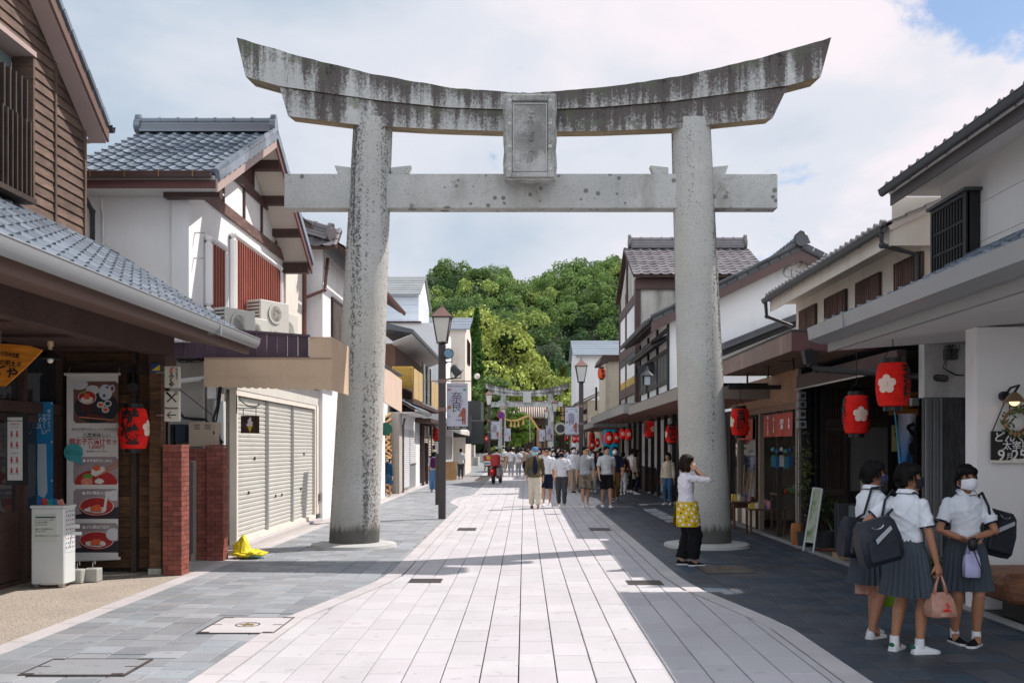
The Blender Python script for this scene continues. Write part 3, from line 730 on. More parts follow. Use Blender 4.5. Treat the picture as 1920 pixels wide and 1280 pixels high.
def roof_slope(parent,O,u,Lu,v,Lv,m,w=0.25,l=0.29,t=0.07,under=None,limit=300,name='roof_tile',rows=None,start=0,flip=False):
 """O: eave corner; u: unit vector along the eave; v: unit vector up the slope"""
 O=Vector(O);u=Vector(u).normalized();v=Vector(v).normalized();nrm=u.cross(v)
 if nrm.z<0:nrm=-nrm
 q=[O,O+u*Lu,O+u*Lu+v*Lv,O+v*Lv]
 vs=[p-nrm*(t+0.025)for p in q]+[p-nrm*0.025 for p in q]
 part('roof_board',MB().hexa(vs),under or M_darkbrown,parent,fix=True)
 nc=max(1,round(Lu/w));nr=max(1,round(Lv/l));ww,ll=Lu/nc,Lv/nr
 me=get_tile(m,w,l);items=[]
 hand=u.cross(v).z>0
 for r in range(nr if rows is None else min(nr,rows)):
  for c in range(nc):
   if hand:o=O+u*(ww*c)+v*(ll*r);ax=u
   else:o=O+u*(ww*(c+1))+v*(ll*r);ax=-u
   ax3=ax*(ww/w);vy=v*(ll/l)
   M=Matrix(((ax3 .x,vy.x,nrm.x,o.x),(ax3 .y,vy.y,nrm.y,o.y),(ax3 .z,vy.z,nrm.z,o.z+random.uniform(-.002,.002)),(0,0,0,1)))
   items.append((me,M))
 pieces(name,parent,items,limit,'roof_tiles_beyond',m)
def ridge(parent,a,b,m,h=0.16,w=0.2,ends=True):
 a,b=Vector(a),Vector(b);mb=MB()
 for k,(ww,z)in enumerate(((w,0.0),(w*0.82,h*0.33),(w*0.66,h*0.66))):
  mb.beam(a+Vector((0,0,z)),b+Vector((0,0,z)),ww,h*0.28)
 mb.tube([a+Vector((0,0,h)),b+Vector((0,0,h))],w*0.3,10)
 n=max(2,int((b-a).length/0.32));d=(b-a).normalized()
 for i in range(n+1):
  p=a+(b-a)*i/n+Vector((0,0,h));mb.tube([p-d*0.02,p+d*0.02],w*0.36,10)
 r=part('ridge',mb,m,parent,smooth=40)
 if ends:
  for p,s_ in((a,-1),(b,1)):
   q=p+d*s_*0.05
   e=MB().tube([q-d*0.05+Vector((0,0,h*0.55)),q+d*0.05+Vector((0,0,h*0.55))],w*0.62,12)
   e.tube([q-d*0.045+Vector((0,0,h*1.3)),q+d*0.045+Vector((0,0,h*1.3))],w*0.35,10)
   part('ridge_end_tile',e,m,r,smooth=40)
 return r
def eave_ends(parent,a,b,m,n,r=0.045,ln=0.06,up=0.02,d=(1,0,0)):
 """round end tiles along an eave, each one a part"""
 a,b,d=Vector(a),Vector(b),Vector(d).normalized()
 me=MB().tube([-d*ln,d*0.01],r,10).lathe([(0,0)],seg=3,caps=False).mesh('eave_end_tile');me.materials.append(m);smooth_mesh(me,40)
 for i in range(n):
  p=a+(b-a)*(i+0.5)/n+Vector((0,0,up));inst('eave_end_tile',me,parent,T(*p))
def gutter(parent,a,b,m,w=0.11,h=0.10,brackets=0,bm=None,name='gutter'):
 a,b=Vector(a),Vector(b);d=(b-a).normalized();s_=d.cross(Vector((0,0,1))).normalized();z=Vector((0,0,1))
 def sec(p):
  out=[]
  for k in range(9):
   an=math.pi*k/8;out.append(p+s_*(-math.cos(an)*w/2)-z*(math.sin(an)*h))
  for k in range(8,-1,-1):
   an=math.pi*k/8;out.append(p+s_*(-math.cos(an)*(w/2-0.008))-z*(math.sin(an)*(h-0.008))+z*0.002)
  return out
 g=part(name,MB().loft([sec(a),sec(b)]),m,parent,smooth=35)
 part('gutter_rim',MB().tube([a+s_*w/2,b+s_*w/2],0.008,6).tube([a-s_*w/2,b-s_*w/2],0.008,6),m,g)
 for i in range(brackets):
  p=a+(b-a)*(i+0.5)/brackets
  part('bracket',MB().box(p.x-w*0.6 if abs(d.y)>.5 else p.x-0.012,p.x+w*0.6 if abs(d.y)>.5 else p.x+0.012,p.y-0.012 if abs(d.y)>.5 else p.y-w*0.6,p.y+0.012 if abs(d.y)>.5 else p.y+w*0.6,p.z+0.004,p.z+0.014).beam(p+s_*w*0.55+z*0.01,p+s_*w*0.55-z*h*0.9,0.014,0.014),bm or M_brass,g)
 return g
def pipe(parent,pts,r,m,name='downpipe',bands=True):
 o=part(name,MB().tube(pts,r,10),m,parent,smooth=40)
 if bands:
  for a in pts[1:-1]:part('elbow',MB().ell(a,(r*1.25,r*1.25,r*1.25),seg=10,rings=6),m,o,smooth=True)
 return o
def slats(parent,axis,c,a0,a1,z0,z1,n,w,d,m,name='slat',zf=None):
 """vertical bars; axis 'y' = bars spread along y at x=c, axis 'x' = along x at y=c"""
 for i in range(n):
  q=a0+(a1-a0)*(i+0.5)/n;zt=zf(i)if zf else z1
  b=MB().box(c-d/2,c+d/2,q-w/2,q+w/2,z0,zt)if axis=='y' else MB().box(q-w/2,q+w/2,c-d/2,c+d/2,z0,zt)
  part(name,b,m,parent)
def frame(mb,axis,c,a0,a1,z0,z1,w,d):
 """rectangular frame of members w wide, d deep"""
 for(p0,p1,q0,q1)in((a0,a1,z0,z0+w),(a0,a1,z1-w,z1),(a0,a0+w,z0+w,z1-w),(a1-w,a1,z0+w,z1-w)):
  if axis=='y':mb.box(c-d/2,c+d/2,p0,p1,q0,q1)
  else:mb.box(p0,p1,c-d/2,c+d/2,q0,q1)
 return mb
def window(parent,axis,c,a0,a1,z0,z1,mf,out=1,mull=1,rails=0,bars=0,d=0.06,w=0.045):
 f=part('window',frame(MB(),axis,c,a0,a1,z0,z1,w,d),mf,parent)
 g=c-out*0.015
 def bx(p0,p1,q0,q1,dd,m,nm,cc=g):
  mb=MB().box(cc-dd/2,cc+dd/2,p0,p1,q0,q1)if axis=='y' else MB().box(p0,p1,cc-dd/2,cc+dd/2,q0,q1)
  part(nm,mb,m,f)
 n=mull+1
 for i in range(n):
  p0=a0+w+(a1-a0-2*w)*i/n;p1=a0+w+(a1-a0-2*w)*(i+1)/n
  bx(p0+0.002,p1-0.002,z0+w,z1-w,0.008,M_glass,'pane')
  if i:bx(p0-0.015,p0+0.015,z0+w,z1-w,d*0.7,mf,'mullion',c)
 for i in range(rails):
  z=z0+(z1-z0)*(i+1)/(rails+1);bx(a0+w,a1-w,z-0.012,z+0.012,d*0.5,mf,'rail',c)
 for i in range(bars):
  q=a0+w+(a1-a0-2*w)*(i+0.5)/bars;bx(q-0.012,q+0.012,z0+w,z1-w,0.03,mf,'bar',c+out*0.05)
 return f
def shutter(parent,axis,c,a0,a1,z0,z1,m,out=1,pitch=0.075,name='roller_shutter'):
 """corrugated roller shutter, real ribs"""
 n=int((z1-z0)/pitch);pts=[(0.0,z0)]
 for i in range(n):
  z=z0+(z1-z0)*i/n;dz=(z1-z0)/n
  pts+=[(0.0,z+dz*0.10),(0.016*out,z+dz*0.28),(0.018*out,z+dz*0.80),(0.0,z+dz*0.97)]
 pts.append((0.0,z1));co=[];f=[]
 for(o_,z)in pts:
  for q in(a0,a1):co.append((c+o_,q,z)if axis=='y' else(q,c+o_,z))
 for i in range(len(pts)-1):f.append((2*i,2*i+1,2*i+3,2*i+2))
 s_=part(name,MB().add(co,f),m,parent)
 bb=MB().box(c,c+0.03*out,a0,a1,z0-0.03,z0+0.04)if axis=='y' else MB().box(a0,a1,c,c+0.03*out,z0-0.03,z0+0.04)
 part('bottom_rail',bb,M_steel,s_)
 return s_
def ac_unit(name_label,loc,rz,w=0.78,h=0.55,d=0.28,tall=False):
 """outdoor air-conditioning unit: fan side faces local -Y"""
 t=thing('air_conditioner',name_label,'air conditioner',loc,rz,group='air conditioning units')
 mw=mat('cream_appliance_paint',(0.60,0.59,0.53),0.45,0.03)
 part('casing',MB().box(-w/2,w/2,-d/2,d/2,0.04,h+0.04),mw,t,local=True,bev=0.012)
 part('foot',MB().box(-w/2+0.1,-w/2+0.16,-d/2-0.02,d/2+0.02,0,0.04).box(w/2-0.16,w/2-0.1,-d/2-0.02,d/2+0.02,0,0.04),M_steel,t,local=True)
 gm=MB()
 n=2 if tall else 1
 for k in range(n):
  cz=0.04+h*(k+0.5)/n;rr=min(h/n,w)*0.40;cx=-w*0.08 if not tall else 0
  part('fan_recess',MB().lathe([(rr,-d/2-0.004),(0.01,-d/2-0.003)],(cx,0,cz),24,'y'),M_ink,t,local=True)
  for q in range(5):
   r_=rr*(q+1)/5;gm.lathe([(r_-0.006,-d/2-0.02),(r_,-d/2-0.02),(r_,-d/2-0.012),(r_-0.006,-d/2-0.012)],(cx,0,cz),24,'y')
  for q in range(10):
   z=cz-rr+2*rr*(q+0.5)/10;hw=math.sqrt(max(0,rr*rr-(z-cz)**2));gm.box(cx-hw,cx+hw,-d/2-0.018,-d/2-0.012,z-0.004,z+0.004)
 part('fan_grille',gm,mw,t,local=True)
 sl=MB()
 for q in range(8 if not tall else 14):
  z=0.04+h*(q+1)/(9 if not tall else 15);sl.box(-w/2-0.006,-w/2-0.001,-d/2+0.03,d/2-0.03,z-0.008,z+0.014)
 part('side_louvre',sl,M_dgm,t,local=True)
 return t
M_dgm=mat('dark_grey_metal',(0.05,0.055,0.06),0.5,0.05)
# ================================================================ LEFT SIDE
# ---------------- brown wooden shop, nearest on the left
B1=thing('wooden_shop','dark brown timber shop with tiled pent roof and slatted upstairs window at the left edge','shop',(-6.2,10,0))
XE,ZE,XW=-3.87,3.22,-5.93
b=B1
sl=Vector((XW-XE,0,1.30));Ls=sl.length
roof_slope(b,(XE,5.0,ZE),(0,1,0),9.05,sl,Ls,M_tile,w=0.265,l=0.245,under=M_brownpaint,limit=300)
ev=MB()
for i in range(34):ev.tube([(XE-0.10,5.13+i*0.265,ZE+0.045),(XE+0.02,5.13+i*0.265,ZE+0.035)],0.042,8)
me_=MB().tube([(-0.10,0,0),(0.02,0,-0.012)],0.036,8).mesh('eave_end_tile');me_.materials.append(M_tile);smooth_mesh(me_,40)
for i in range(34):inst('eave_end_tile',me_,b,T(XE+0.01,5.24+i*0.265,ZE+0.022))
gutter(b,(XE+0.07,4.5,ZE+0.0),(XE+0.07,14.06,ZE+0.0),M_greyfas,0.15,0.13)
part('gutter_joint',MB().box(XE-0.01,XE+0.152,12.20,12.24,ZE-0.137,ZE+0.005),M_greyfas,b)
part('fascia',MB().box(XE-0.06,XE-0.02,5,14.04,ZE-0.21,ZE-0.04),M_brownpaint,b)
part('soffit',MB().hexa([(XE-0.061,5,ZE-0.17),(XE-0.061,14.04,ZE-0.17),(-4.80,14.04,ZE-0.02),(-4.80,5,ZE-0.02),(XE-0.061,5,ZE-0.15),(XE-0.061,14.04,ZE-0.15),(-4.80,14.04,ZE),(-4.80,5,ZE)]),M_brownpaint,b,fix=True)
part('header_beam',MB().box(-5.02,-4.82,5,13.72,2.93,3.40),M_darkbrown,b)
part('lintel',MB().box(-5.021,-4.80,13.30,13.73,2.80,2.93),M_darkbrown,b)
part('ceiling',MB().box(-6.5,-5.022,5,13.72,2.99,3.03),mat('brown_ceiling_board',(0.09,0.055,0.045),0.7,0.2,2,grain=(30,4,30)),b)
for i,y in enumerate((7.2,8.6,10.0,11.4,12.8)):part('ceiling_batten',MB().box(-6.5,-5.022,y-0.03,y+0.03,2.955,2.989),M_darkbrown,b)
YB=13.62
post=part('corner_post',MB().box(-5.02,-4.86,13.32,13.50,0.08,2.80),M_lowplank,b,bev=0.006)
part('post_stone',MB().box(-5.03,-4.85,13.31,13.51,0.0,0.08),M_agedwall,post)
part('wall_post',MB().box(-5.34,-5.27,13.52,13.62,0.0,2.99),M_dwoodv,b)
part('end_wall',MB().box(-6.3,-4.88,YB+0.02,YB+0.10,0.0,2.99),M_blackwood,b)
for(xa,xb)in((-6.28,-5.345),(-5.265,-5.025)):
 for i in range(21):
  z0=0.05+i*0.14
  part('plank',MB().box(xa,xb,YB-0.012+random.uniform(-.003,.003),YB+0.02,z0+0.004,z0+0.136),M_lowplank,b)
part('hook_board',MB().box(-6.28,-5.0,YB-0.06,YB-0.013,2.70,2.86),M_dwood,b)
XD=-6.32
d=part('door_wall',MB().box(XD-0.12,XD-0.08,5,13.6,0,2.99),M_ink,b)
part('door_lintel',MB().box(XD-0.07,XD+0.09,5,13.58,2.13,2.27),M_darkbrown,b)
part('threshold',MB().box(XD-0.07,XD+0.06,5,13.58,0,0.05),M_darkbrown,b)
for(ya,yb)in((8.4,9.75),(9.8,11.15),(11.2,12.45),(12.5,13.45)):
 dr=part('sliding_door',frame(MB(),'y',XD,ya,yb,0.06,2.12,0.10,0.05).box(XD-0.02,XD+0.02,ya+0.1,yb-0.1,0.78,0.90),M_darkbrown,b)
 part('door_pane',MB().box(XD-0.004,XD+0.004,ya+0.1,yb-0.1,0.90,2.02),M_glass,dr)
 part('door_panel',MB().box(XD-0.012,XD+0.012,ya+0.1,yb-0.1,0.16,0.78),M_darkbrown,dr)
 part('raised_panel',MB().box(XD+0.0121,XD+0.022,ya+0.2,yb-0.2,0.26,0.68),M_darkbrown,dr,bev=0.006)
for y in(8.37,9.77,11.17,12.47,13.5):part('door_post',MB().box(XD-0.06,XD+0.08,y-0.045,y+0.045,0.0,2.99),M_darkbrown,b)
for(ya,yb)in((9.82,11.12),(11.22,12.42),(12.52,13.44)):part('transom_pane',MB().box(XD-0.01,XD,ya,yb,2.29,2.93),M_glass,b)
XU=XW+0.0
def gtop(y):return 6.02+(13.42-y)*0.71
part('upper_body',MB().prism([(5,4.2),(13.40,4.2),(13.40,gtop(13.4)-0.04),(5,gtop(5)-0.04)],'x',-9.5,XU-0.03),M_darkbrown,b,fix=True)
z=4.40;i=0
while z<9.6:
 z1=z+0.127;ye=min(13.395,13.42-(z-6.0)/0.71)
 if ye-6.0>0.2:
  for(ya,yb)in((6.0,9.4),(9.404,12.555),(12.605,ye)):
   yb_=min(yb,ye)
   if yb_-ya>0.04:part('plank',MB().hexa([(XU-0.03,ya,z),(XU+0.006,ya,z),(XU+0.006,yb_,z),(XU-0.03,yb_,z),(XU-0.03,ya,z1-0.003),(XU-0.014,ya,z1-0.003),(XU-0.014,yb_,z1-0.003),(XU-0.03,yb_,z1-0.003)]),M_plank,b)
 z=z1;i+=1
part('batten',MB().box(XU-0.03,XU+0.02,12.557,12.603,4.35,gtop(12.6)-0.03),M_plank,b)
part('corner_board',MB().box(XU-0.05,XU+0.022,13.397,13.45,4.3,gtop(13.45)-0.02),M_plank,b)
part('far_side_wall',MB().box(-9.5,XU-0.051,13.402,13.44,4.3,5.95),M_plank,b)
part('flashing',MB().box(XU+0.007,XU+0.10,5,13.62,4.36,4.44).box(XU+0.1,XU+0.13,5,13.62,4.40,4.455),M_greyfas,b)
XR=-5.70;dv=Vector((0,-1,0.71)).normalized();Lr=9.0
roof_slope(b,(-9.6,13.62,6.06),(1,0,0),9.6+XR,dv,Lr,M_tile,w=0.265,l=0.27,t=0.05,under=M_pinkbrown,limit=0,rows=14)
part('bargeboard',MB().prism([(13.60,5.86),(13.60,6.02),(13.60-Lr*0.815,6.02+Lr*0.579),(13.60-Lr*0.815,5.82+Lr*0.579)],'x',XR-0.002,XR+0.03),M_brownpaint,b,fix=True)
part('soffit_board',MB().prism([(13.58,5.84),(13.58,5.875),(13.60-Lr*0.815,5.875+Lr*0.579),(13.60-Lr*0.815,5.84+Lr*0.579)],'x',XU+0.008,XR-0.004),M_pinkbrown,b,fix=True)
part('eave_soffit',MB().box(-9.4,XU,13.46,13.60,5.84,5.88),M_pinkbrown,b)
vt=MB().box(-0.012,0.06,-0.13,0.13,-0.05,0.012).tube([(0.0,-0.14,0.025),(0.0,0.14,0.025)],0.04,8).mesh('verge_tile');vt.materials.append(M_tile)
ang=math.atan(0.71)
for i in range(30):
 p=Vector((XR+0.0,13.60,6.10))+dv*(0.15+0.28*i);inst('verge_tile',vt,b,Matrix.Translation(p)@Euler((-ang-0.05,0,0)).to_matrix().to_4x4())
gutter(b,(-9.6,13.69,6.10),(XR+0.06,13.69,6.10),M_dgm,0.10,0.09)
wx=XU+0.27
wb=part('window',MB().box(XU+0.008,wx+0.02,8.0,11.52,6.20,6.26),M_pinkbrown,b)
part('sill',MB().box(XU+0.008,wx+0.02,8.0,11.52,4.50,4.56),M_dwood,wb)
part('side_board',MB().box(XU+0.022,wx,11.48,11.52,4.56,6.20),M_plank,wb)
part('pane',MB().box(XU+0.01,XU+0.02,8.0,11.47,4.56,6.19),mat('pale_reflecting_glass',(0.25,0.33,0.33),0.08,0.02,spec=0.9),wb)
part('sash',MB().box(XU+0.02,XU+0.05,10.9,11.0,4.56,6.19).box(XU+0.02,XU+0.05,8,10.9,5.95,6.03),M_dwood,wb)
slats(wb,'y',wx-0.05,9.2,11.45,4.56,6.0,18,0.032,0.06,M_dwoodv,zf=lambda i:5.90)
slats(wb,'y',wx+0.0,9.2,11.45,4.50,5.6,22,0.026,0.035,M_dwoodv,zf=lambda i:5.42)
part('rail',MB().box(wx-0.03,wx-0.02,8.0,11.47,5.30,5.35),M_dwood,wb)
pipe(b,[(XE+0.02,7.0,3.05),(XE-0.05,7.08,2.9),(-4.1,7.1,2.6),(-4.1,7.1,0)],0.035,M_greyfas)
# ---------------- things on the shop front
def frz():
 t=thing('chest_freezer','white upright freezer with ice-lolly stickers standing at the shop door','freezer',(-5.72,12.3,0))
 wm=mat('white_enamel',(0.66,0.69,0.68),0.35,0.02,spec=0.5)
 x0,x1,y0,y1=-5.97,-5.57,12.05,12.36
 part('cabinet',MB().box(x0,x1,y0,y1,0.04,0.96),wm,t,bev=0.012)
 part('lid',MB().box(x0-0.01,x1+0.01,y0-0.01,y1+0.01,0.962,0.995),wm,t,bev=0.006)
 for x in(x0+0.05,x1-0.05):part('foot',MB().box(x-0.03,x+0.03,y0+0.02,y0+0.08,0,0.04),M_steel,t)
 pn=part('notice',MB().box(x0+0.045,x1-0.085,y0-0.006,y0-0.001,0.55,0.89),mat('pale_green_paper',(0.58,0.62,0.57),0.8,0.02),t)
 part('notice_heading',MB().box(x0+0.06,x1-0.10,y0-0.008,y0-0.0062,0.845,0.862),mat('dark_teal_print',(0.03,0.08,0.10),0.7),pn)
 F=Matrix.Translation((x0+0.055,y0-0.0075,0.83))@Euler((R(90),0,0)).to_matrix().to_4x4()
 text('アイスキャンデー 100円\n売上金は冷凍庫へ\nお入れください。\n\n◆おつりが必要な方は\n店内レジまで\n\n◆ご利用ありがとうございます',0.021,F,M_ink,pn,'lettering',ax='LEFT',ay='TOP',line=1.3,ext=0.0004)
 st=[(0.02,0.15,0.35),(0.55,0.06,0.05),(0.02,0.28,0.30),(0.06,0.10,0.35),(0.60,0.25,0.18)]
 ms=[mat('sticker_%s'%n,c,0.5,0.02)for n,c in zip(('blue','red','teal','indigo','coral'),st)]
 part('sticker_sheet',MB().box(x1+0.001,x1+0.004,y0+0.03,y1-0.02,0.42,0.97),wm,t)
 for i in range(9):
  for j in range(5):
   cy=y0+0.055+j*0.052;cz=0.48+i*0.055;a=0.5 if(i+j)%2 else-0.5
   pts=[(cy+0.018*math.cos(q*math.pi/3)*math.cos(a)-0.009*math.sin(q*math.pi/3)*math.sin(a),cz+0.018*math.cos(q*math.pi/3)*math.sin(a)+0.009*math.sin(q*math.pi/3)*math.cos(a))for q in range(6)]
   part('leaf_sticker',MB().prism(pts,'x',x1+0.0045,x1+0.0055),ms[(i*2+j)%5],t,fix=True)
 part('coin_slot_flag',MB().box(x1+0.005,x1+0.12,y0+0.20,y0+0.205,0.62,0.66),wm,t)
 part('coin_slot_flag',MB().box(x1+0.005,x1+0.08,y0+0.24,y0+0.245,0.70,0.75),wm,t)
 for k,(dx,c)in enumerate(((0.0,3),(0.065,1),(0.13,2),(0.19,0),(0.25,4))):
  solo('lolly_pack',MB().hexa([(x0+0.03+dx,y0+0.1,0.996),(x0+0.09+dx,y0+0.1,0.996),(x0+0.09+dx,y0+0.15,0.996),(x0+0.03+dx,y0+0.15,0.996),(x0+0.02+dx,y0+0.09,1.05+0.02*(k%2)),(x0+0.075+dx,y0+0.09,1.07),(x0+0.075+dx,y0+0.13,1.07),(x0+0.02+dx,y0+0.13,1.05)]),ms[c],['indigo','red','teal','blue','coral'][k]+' lolly pack standing on the white freezer','lolly pack','sample lolly packs on the freezer',fix=True)
frz()
def food_photo(parent,x0,x1,z0,z1,y,kind,title=None):
 """flat printed photograph on the banner: bowl of rice with roe"""
 w,h=x1-x0,z1-z0;ch=0.035
 def P(u,v):return(x0+u*w,z0+v*h)
 def disc(cx,cz,rx,rz,n=24,a0=0,a1=2*math.pi):return[(cx+rx*math.cos(a0+(a1-a0)*i/n),cz+rz*math.sin(a0+(a1-a0)*i/n))for i in range(n)]
 bgm=mat('print_brown_table',(0.17,0.085,0.07),0.7,0.2,8)if kind==0 else mat('print_grey_mauve',(0.34,0.28,0.29),0.7,0.15,6)
 oct_=[(x0+ch,z0),(x1-ch,z0),(x1,z0+ch),(x1,z1-ch),(x1-ch,z1),(x0+ch,z1),(x0,z1-ch),(x0,z0+ch)]
 lay=[0]
 ph=part('printed_photo',MB().prism(oct_,'y',y,y-0.002),bgm,parent,fix=True)
 def flat(nm,poly,m):
  lay[0]+=1;yy=y-0.002-0.0012*lay[0]
  poly=[(min(max(a,x0),x1),min(max(b_,z0),z1))for a,b_ in poly]
  part(nm,MB().prism(poly,'y',yy+0.001,yy),m,ph,fix=True)
 pm_white=mat('print_rice_white',(0.72,0.68,0.62),0.7,0.15,60);pm_redb=mat('print_red_lacquer',(0.42,0.03,0.03),0.6,0.15,8)
 pm_dark=mat('print_black_tray',(0.03,0.03,0.04),0.6,0.2,8);pm_roe=mat('print_orange_roe',(0.72,0.13,0.05),0.7,0.25,60);pm_bowl=mat('print_dark_bowl',(0.07,0.02,0.025),0.6)
 pm_green=mat('print_leaf_green',(0.14,0.30,0.05),0.7);pm_porc=mat('print_porcelain',(0.62,0.62,0.64),0.6,0.05);pm_blue=mat('print_cobalt',(0.04,0.10,0.30),0.6);pm_chop=mat('print_chopstick',(0.55,0.20,0.10),0.6)
 pm_dk=mat('print_nori',(0.03,0.03,0.02),0.7)
 rnd=random.Random(kind*5+1)
 def rice(cx,cz,rx,rz):
  flat('printed_rice',[(cx+rx*math.cos(2*math.pi*i/16)*rnd.uniform(.8,1.15),cz+rz*math.sin(2*math.pi*i/16)*rnd.uniform(.8,1.15))for i in range(16)],pm_white)
 def roe(cx,cz,rx,rz):
  flat('printed_roe',[(cx+rx*math.cos(2*math.pi*i/12)*rnd.uniform(.75,1.2),cz+rz*math.sin(2*math.pi*i/12)*rnd.uniform(.75,1.2))for i in range(12)],pm_roe)
 if kind==0:
  flat('printed_tray',disc(*P(0.52,0.38),w*0.50,h*0.38),pm_dark)
  flat('printed_dish',disc(*P(0.12,0.93),w*0.20,h*0.13),pm_porc)
  flat('printed_saucer',disc(*P(0.43,0.80),w*0.15,h*0.11),pm_porc)
  flat('printed_pot',disc(*P(0.72,0.74),w*0.15,h*0.19),pm_porc);flat('printed_pot_handle',disc(*P(0.87,0.83),w*0.06,h*0.09),pm_porc);flat('printed_pot_hole',disc(*P(0.87,0.83),w*0.035,h*0.06),bgm)
  flat('printed_dot',disc(*P(0.69,0.66),w*0.035,h*0.04),pm_blue);flat('printed_dot',disc(*P(0.76,0.86),w*0.03,h*0.03),pm_blue)
  flat('printed_bowl',[P(0.11,0.62),P(0.14,0.42),P(0.22,0.28),P(0.40,0.28),P(0.48,0.42),P(0.52,0.62)],pm_bowl)
  flat('printed_bowl_rim',disc(*P(0.315,0.62),w*0.205,h*0.165),pm_white);flat('printed_bowl_inside',disc(*P(0.315,0.62),w*0.19,h*0.150),pm_redb)
  rice(*P(0.31,0.56),w*0.15,h*0.085);roe(*P(0.31,0.64),w*0.07,h*0.07);flat('printed_leaf',disc(*P(0.24,0.74),w*0.06,h*0.035),pm_green)
  for u,v,m in((0.62,0.44,pm_roe),(0.78,0.47,pm_dk),(0.73,0.32,pm_roe)):
   flat('printed_small_dish',disc(*P(u,v),w*0.085,h*0.075),pm_porc);flat('printed_pickle',disc(*P(u,v),w*0.055,h*0.045),m)
  flat('printed_spoon',[P(0.30,0.26),P(0.42,0.22),P(0.80,0.14),P(0.42,0.15),P(0.33,0.16)],mat('print_maroon_spoon',(0.13,0.03,0.03),0.6))
  flat('printed_chopsticks',[P(0.15,0.13),P(0.92,0.06),P(0.92,0.09),P(0.15,0.16)],pm_chop)
 elif kind==1:
  flat('printed_bowl_inside',disc(*P(0.5,0.05),w*0.48,h*0.48),pm_redb)
  flat('printed_leaf',disc(*P(0.32,0.26),w*0.11,h*0.14),pm_green);flat('printed_roe_slice',disc(*P(0.30,0.10),w*0.13,h*0.14),mat('print_salmon',(0.72,0.25,0.18),0.7,0.2,30))
  rice(*P(0.52,0.46),w*0.13,h*0.17);rice(*P(0.58,0.12),w*0.10,h*0.10);rice(*P(0.64,0.55),w*0.09,h*0.10);roe(*P(0.52,0.60),w*0.10,h*0.10)
  flat('printed_chopsticks',[P(0.50,0.30),P(1.0,0.70),P(1.0,0.63),P(0.52,0.27)],pm_chop);flat('printed_chopsticks',[P(0.70,0.58),P(1.0,0.83),P(1.0,0.77),P(0.70,0.53)],pm_chop)
 else:
  flat('printed_tray',[P(0,0),P(1,0),P(1,0.40),P(0,0.12)],pm_dark)
  flat('printed_bowl',disc(*P(0.52,0.36),w*0.39,h*0.33),pm_bowl);flat('printed_bowl_rim',disc(*P(0.52,0.42),w*0.385,h*0.30),pm_white);flat('printed_bowl_inside',disc(*P(0.52,0.42),w*0.37,h*0.285),pm_redb)
  rice(*P(0.50,0.30),w*0.24,h*0.12);
  for q in range(12):flat('printed_nori',[P(0.38+0.022*q,0.22+0.02*(q%3)),P(0.40+0.022*q,0.23),P(0.39+0.022*q,0.29)],pm_dk)
  roe(*P(0.52,0.36),w*0.12,h*0.12)
  if kind==2:flat('printed_pour',[P(0.68,0.32),P(0.74,0.90),P(0.80,0.95),P(0.74,0.32)],pm_white);flat('printed_small_dish',disc(*P(0.93,0.78),w*0.16,h*0.18),pm_porc)
  else:flat('printed_small_dish',disc(*P(0.90,0.62),w*0.16,h*0.22),pm_porc)
 if title:
  lay[0]+=1;F=Matrix.Translation((x0+w*0.30,y-0.002-0.0012*lay[0]-0.001,z0+h*0.86))@Euler((R(90),0,0)).to_matrix().to_4x4()
  text(title,h*0.115,F,M_whiteink,ph,'lettering',ax='LEFT',bold=0.002,ext=0.0004)
  part('printed_badge',MB().prism(disc(x0+w*0.25,z0+h*0.86,h*0.055,h*0.055),'y',y-0.002-0.0012*lay[0],y-0.003-0.0012*lay[0]),M_whiteink,ph,fix=True)
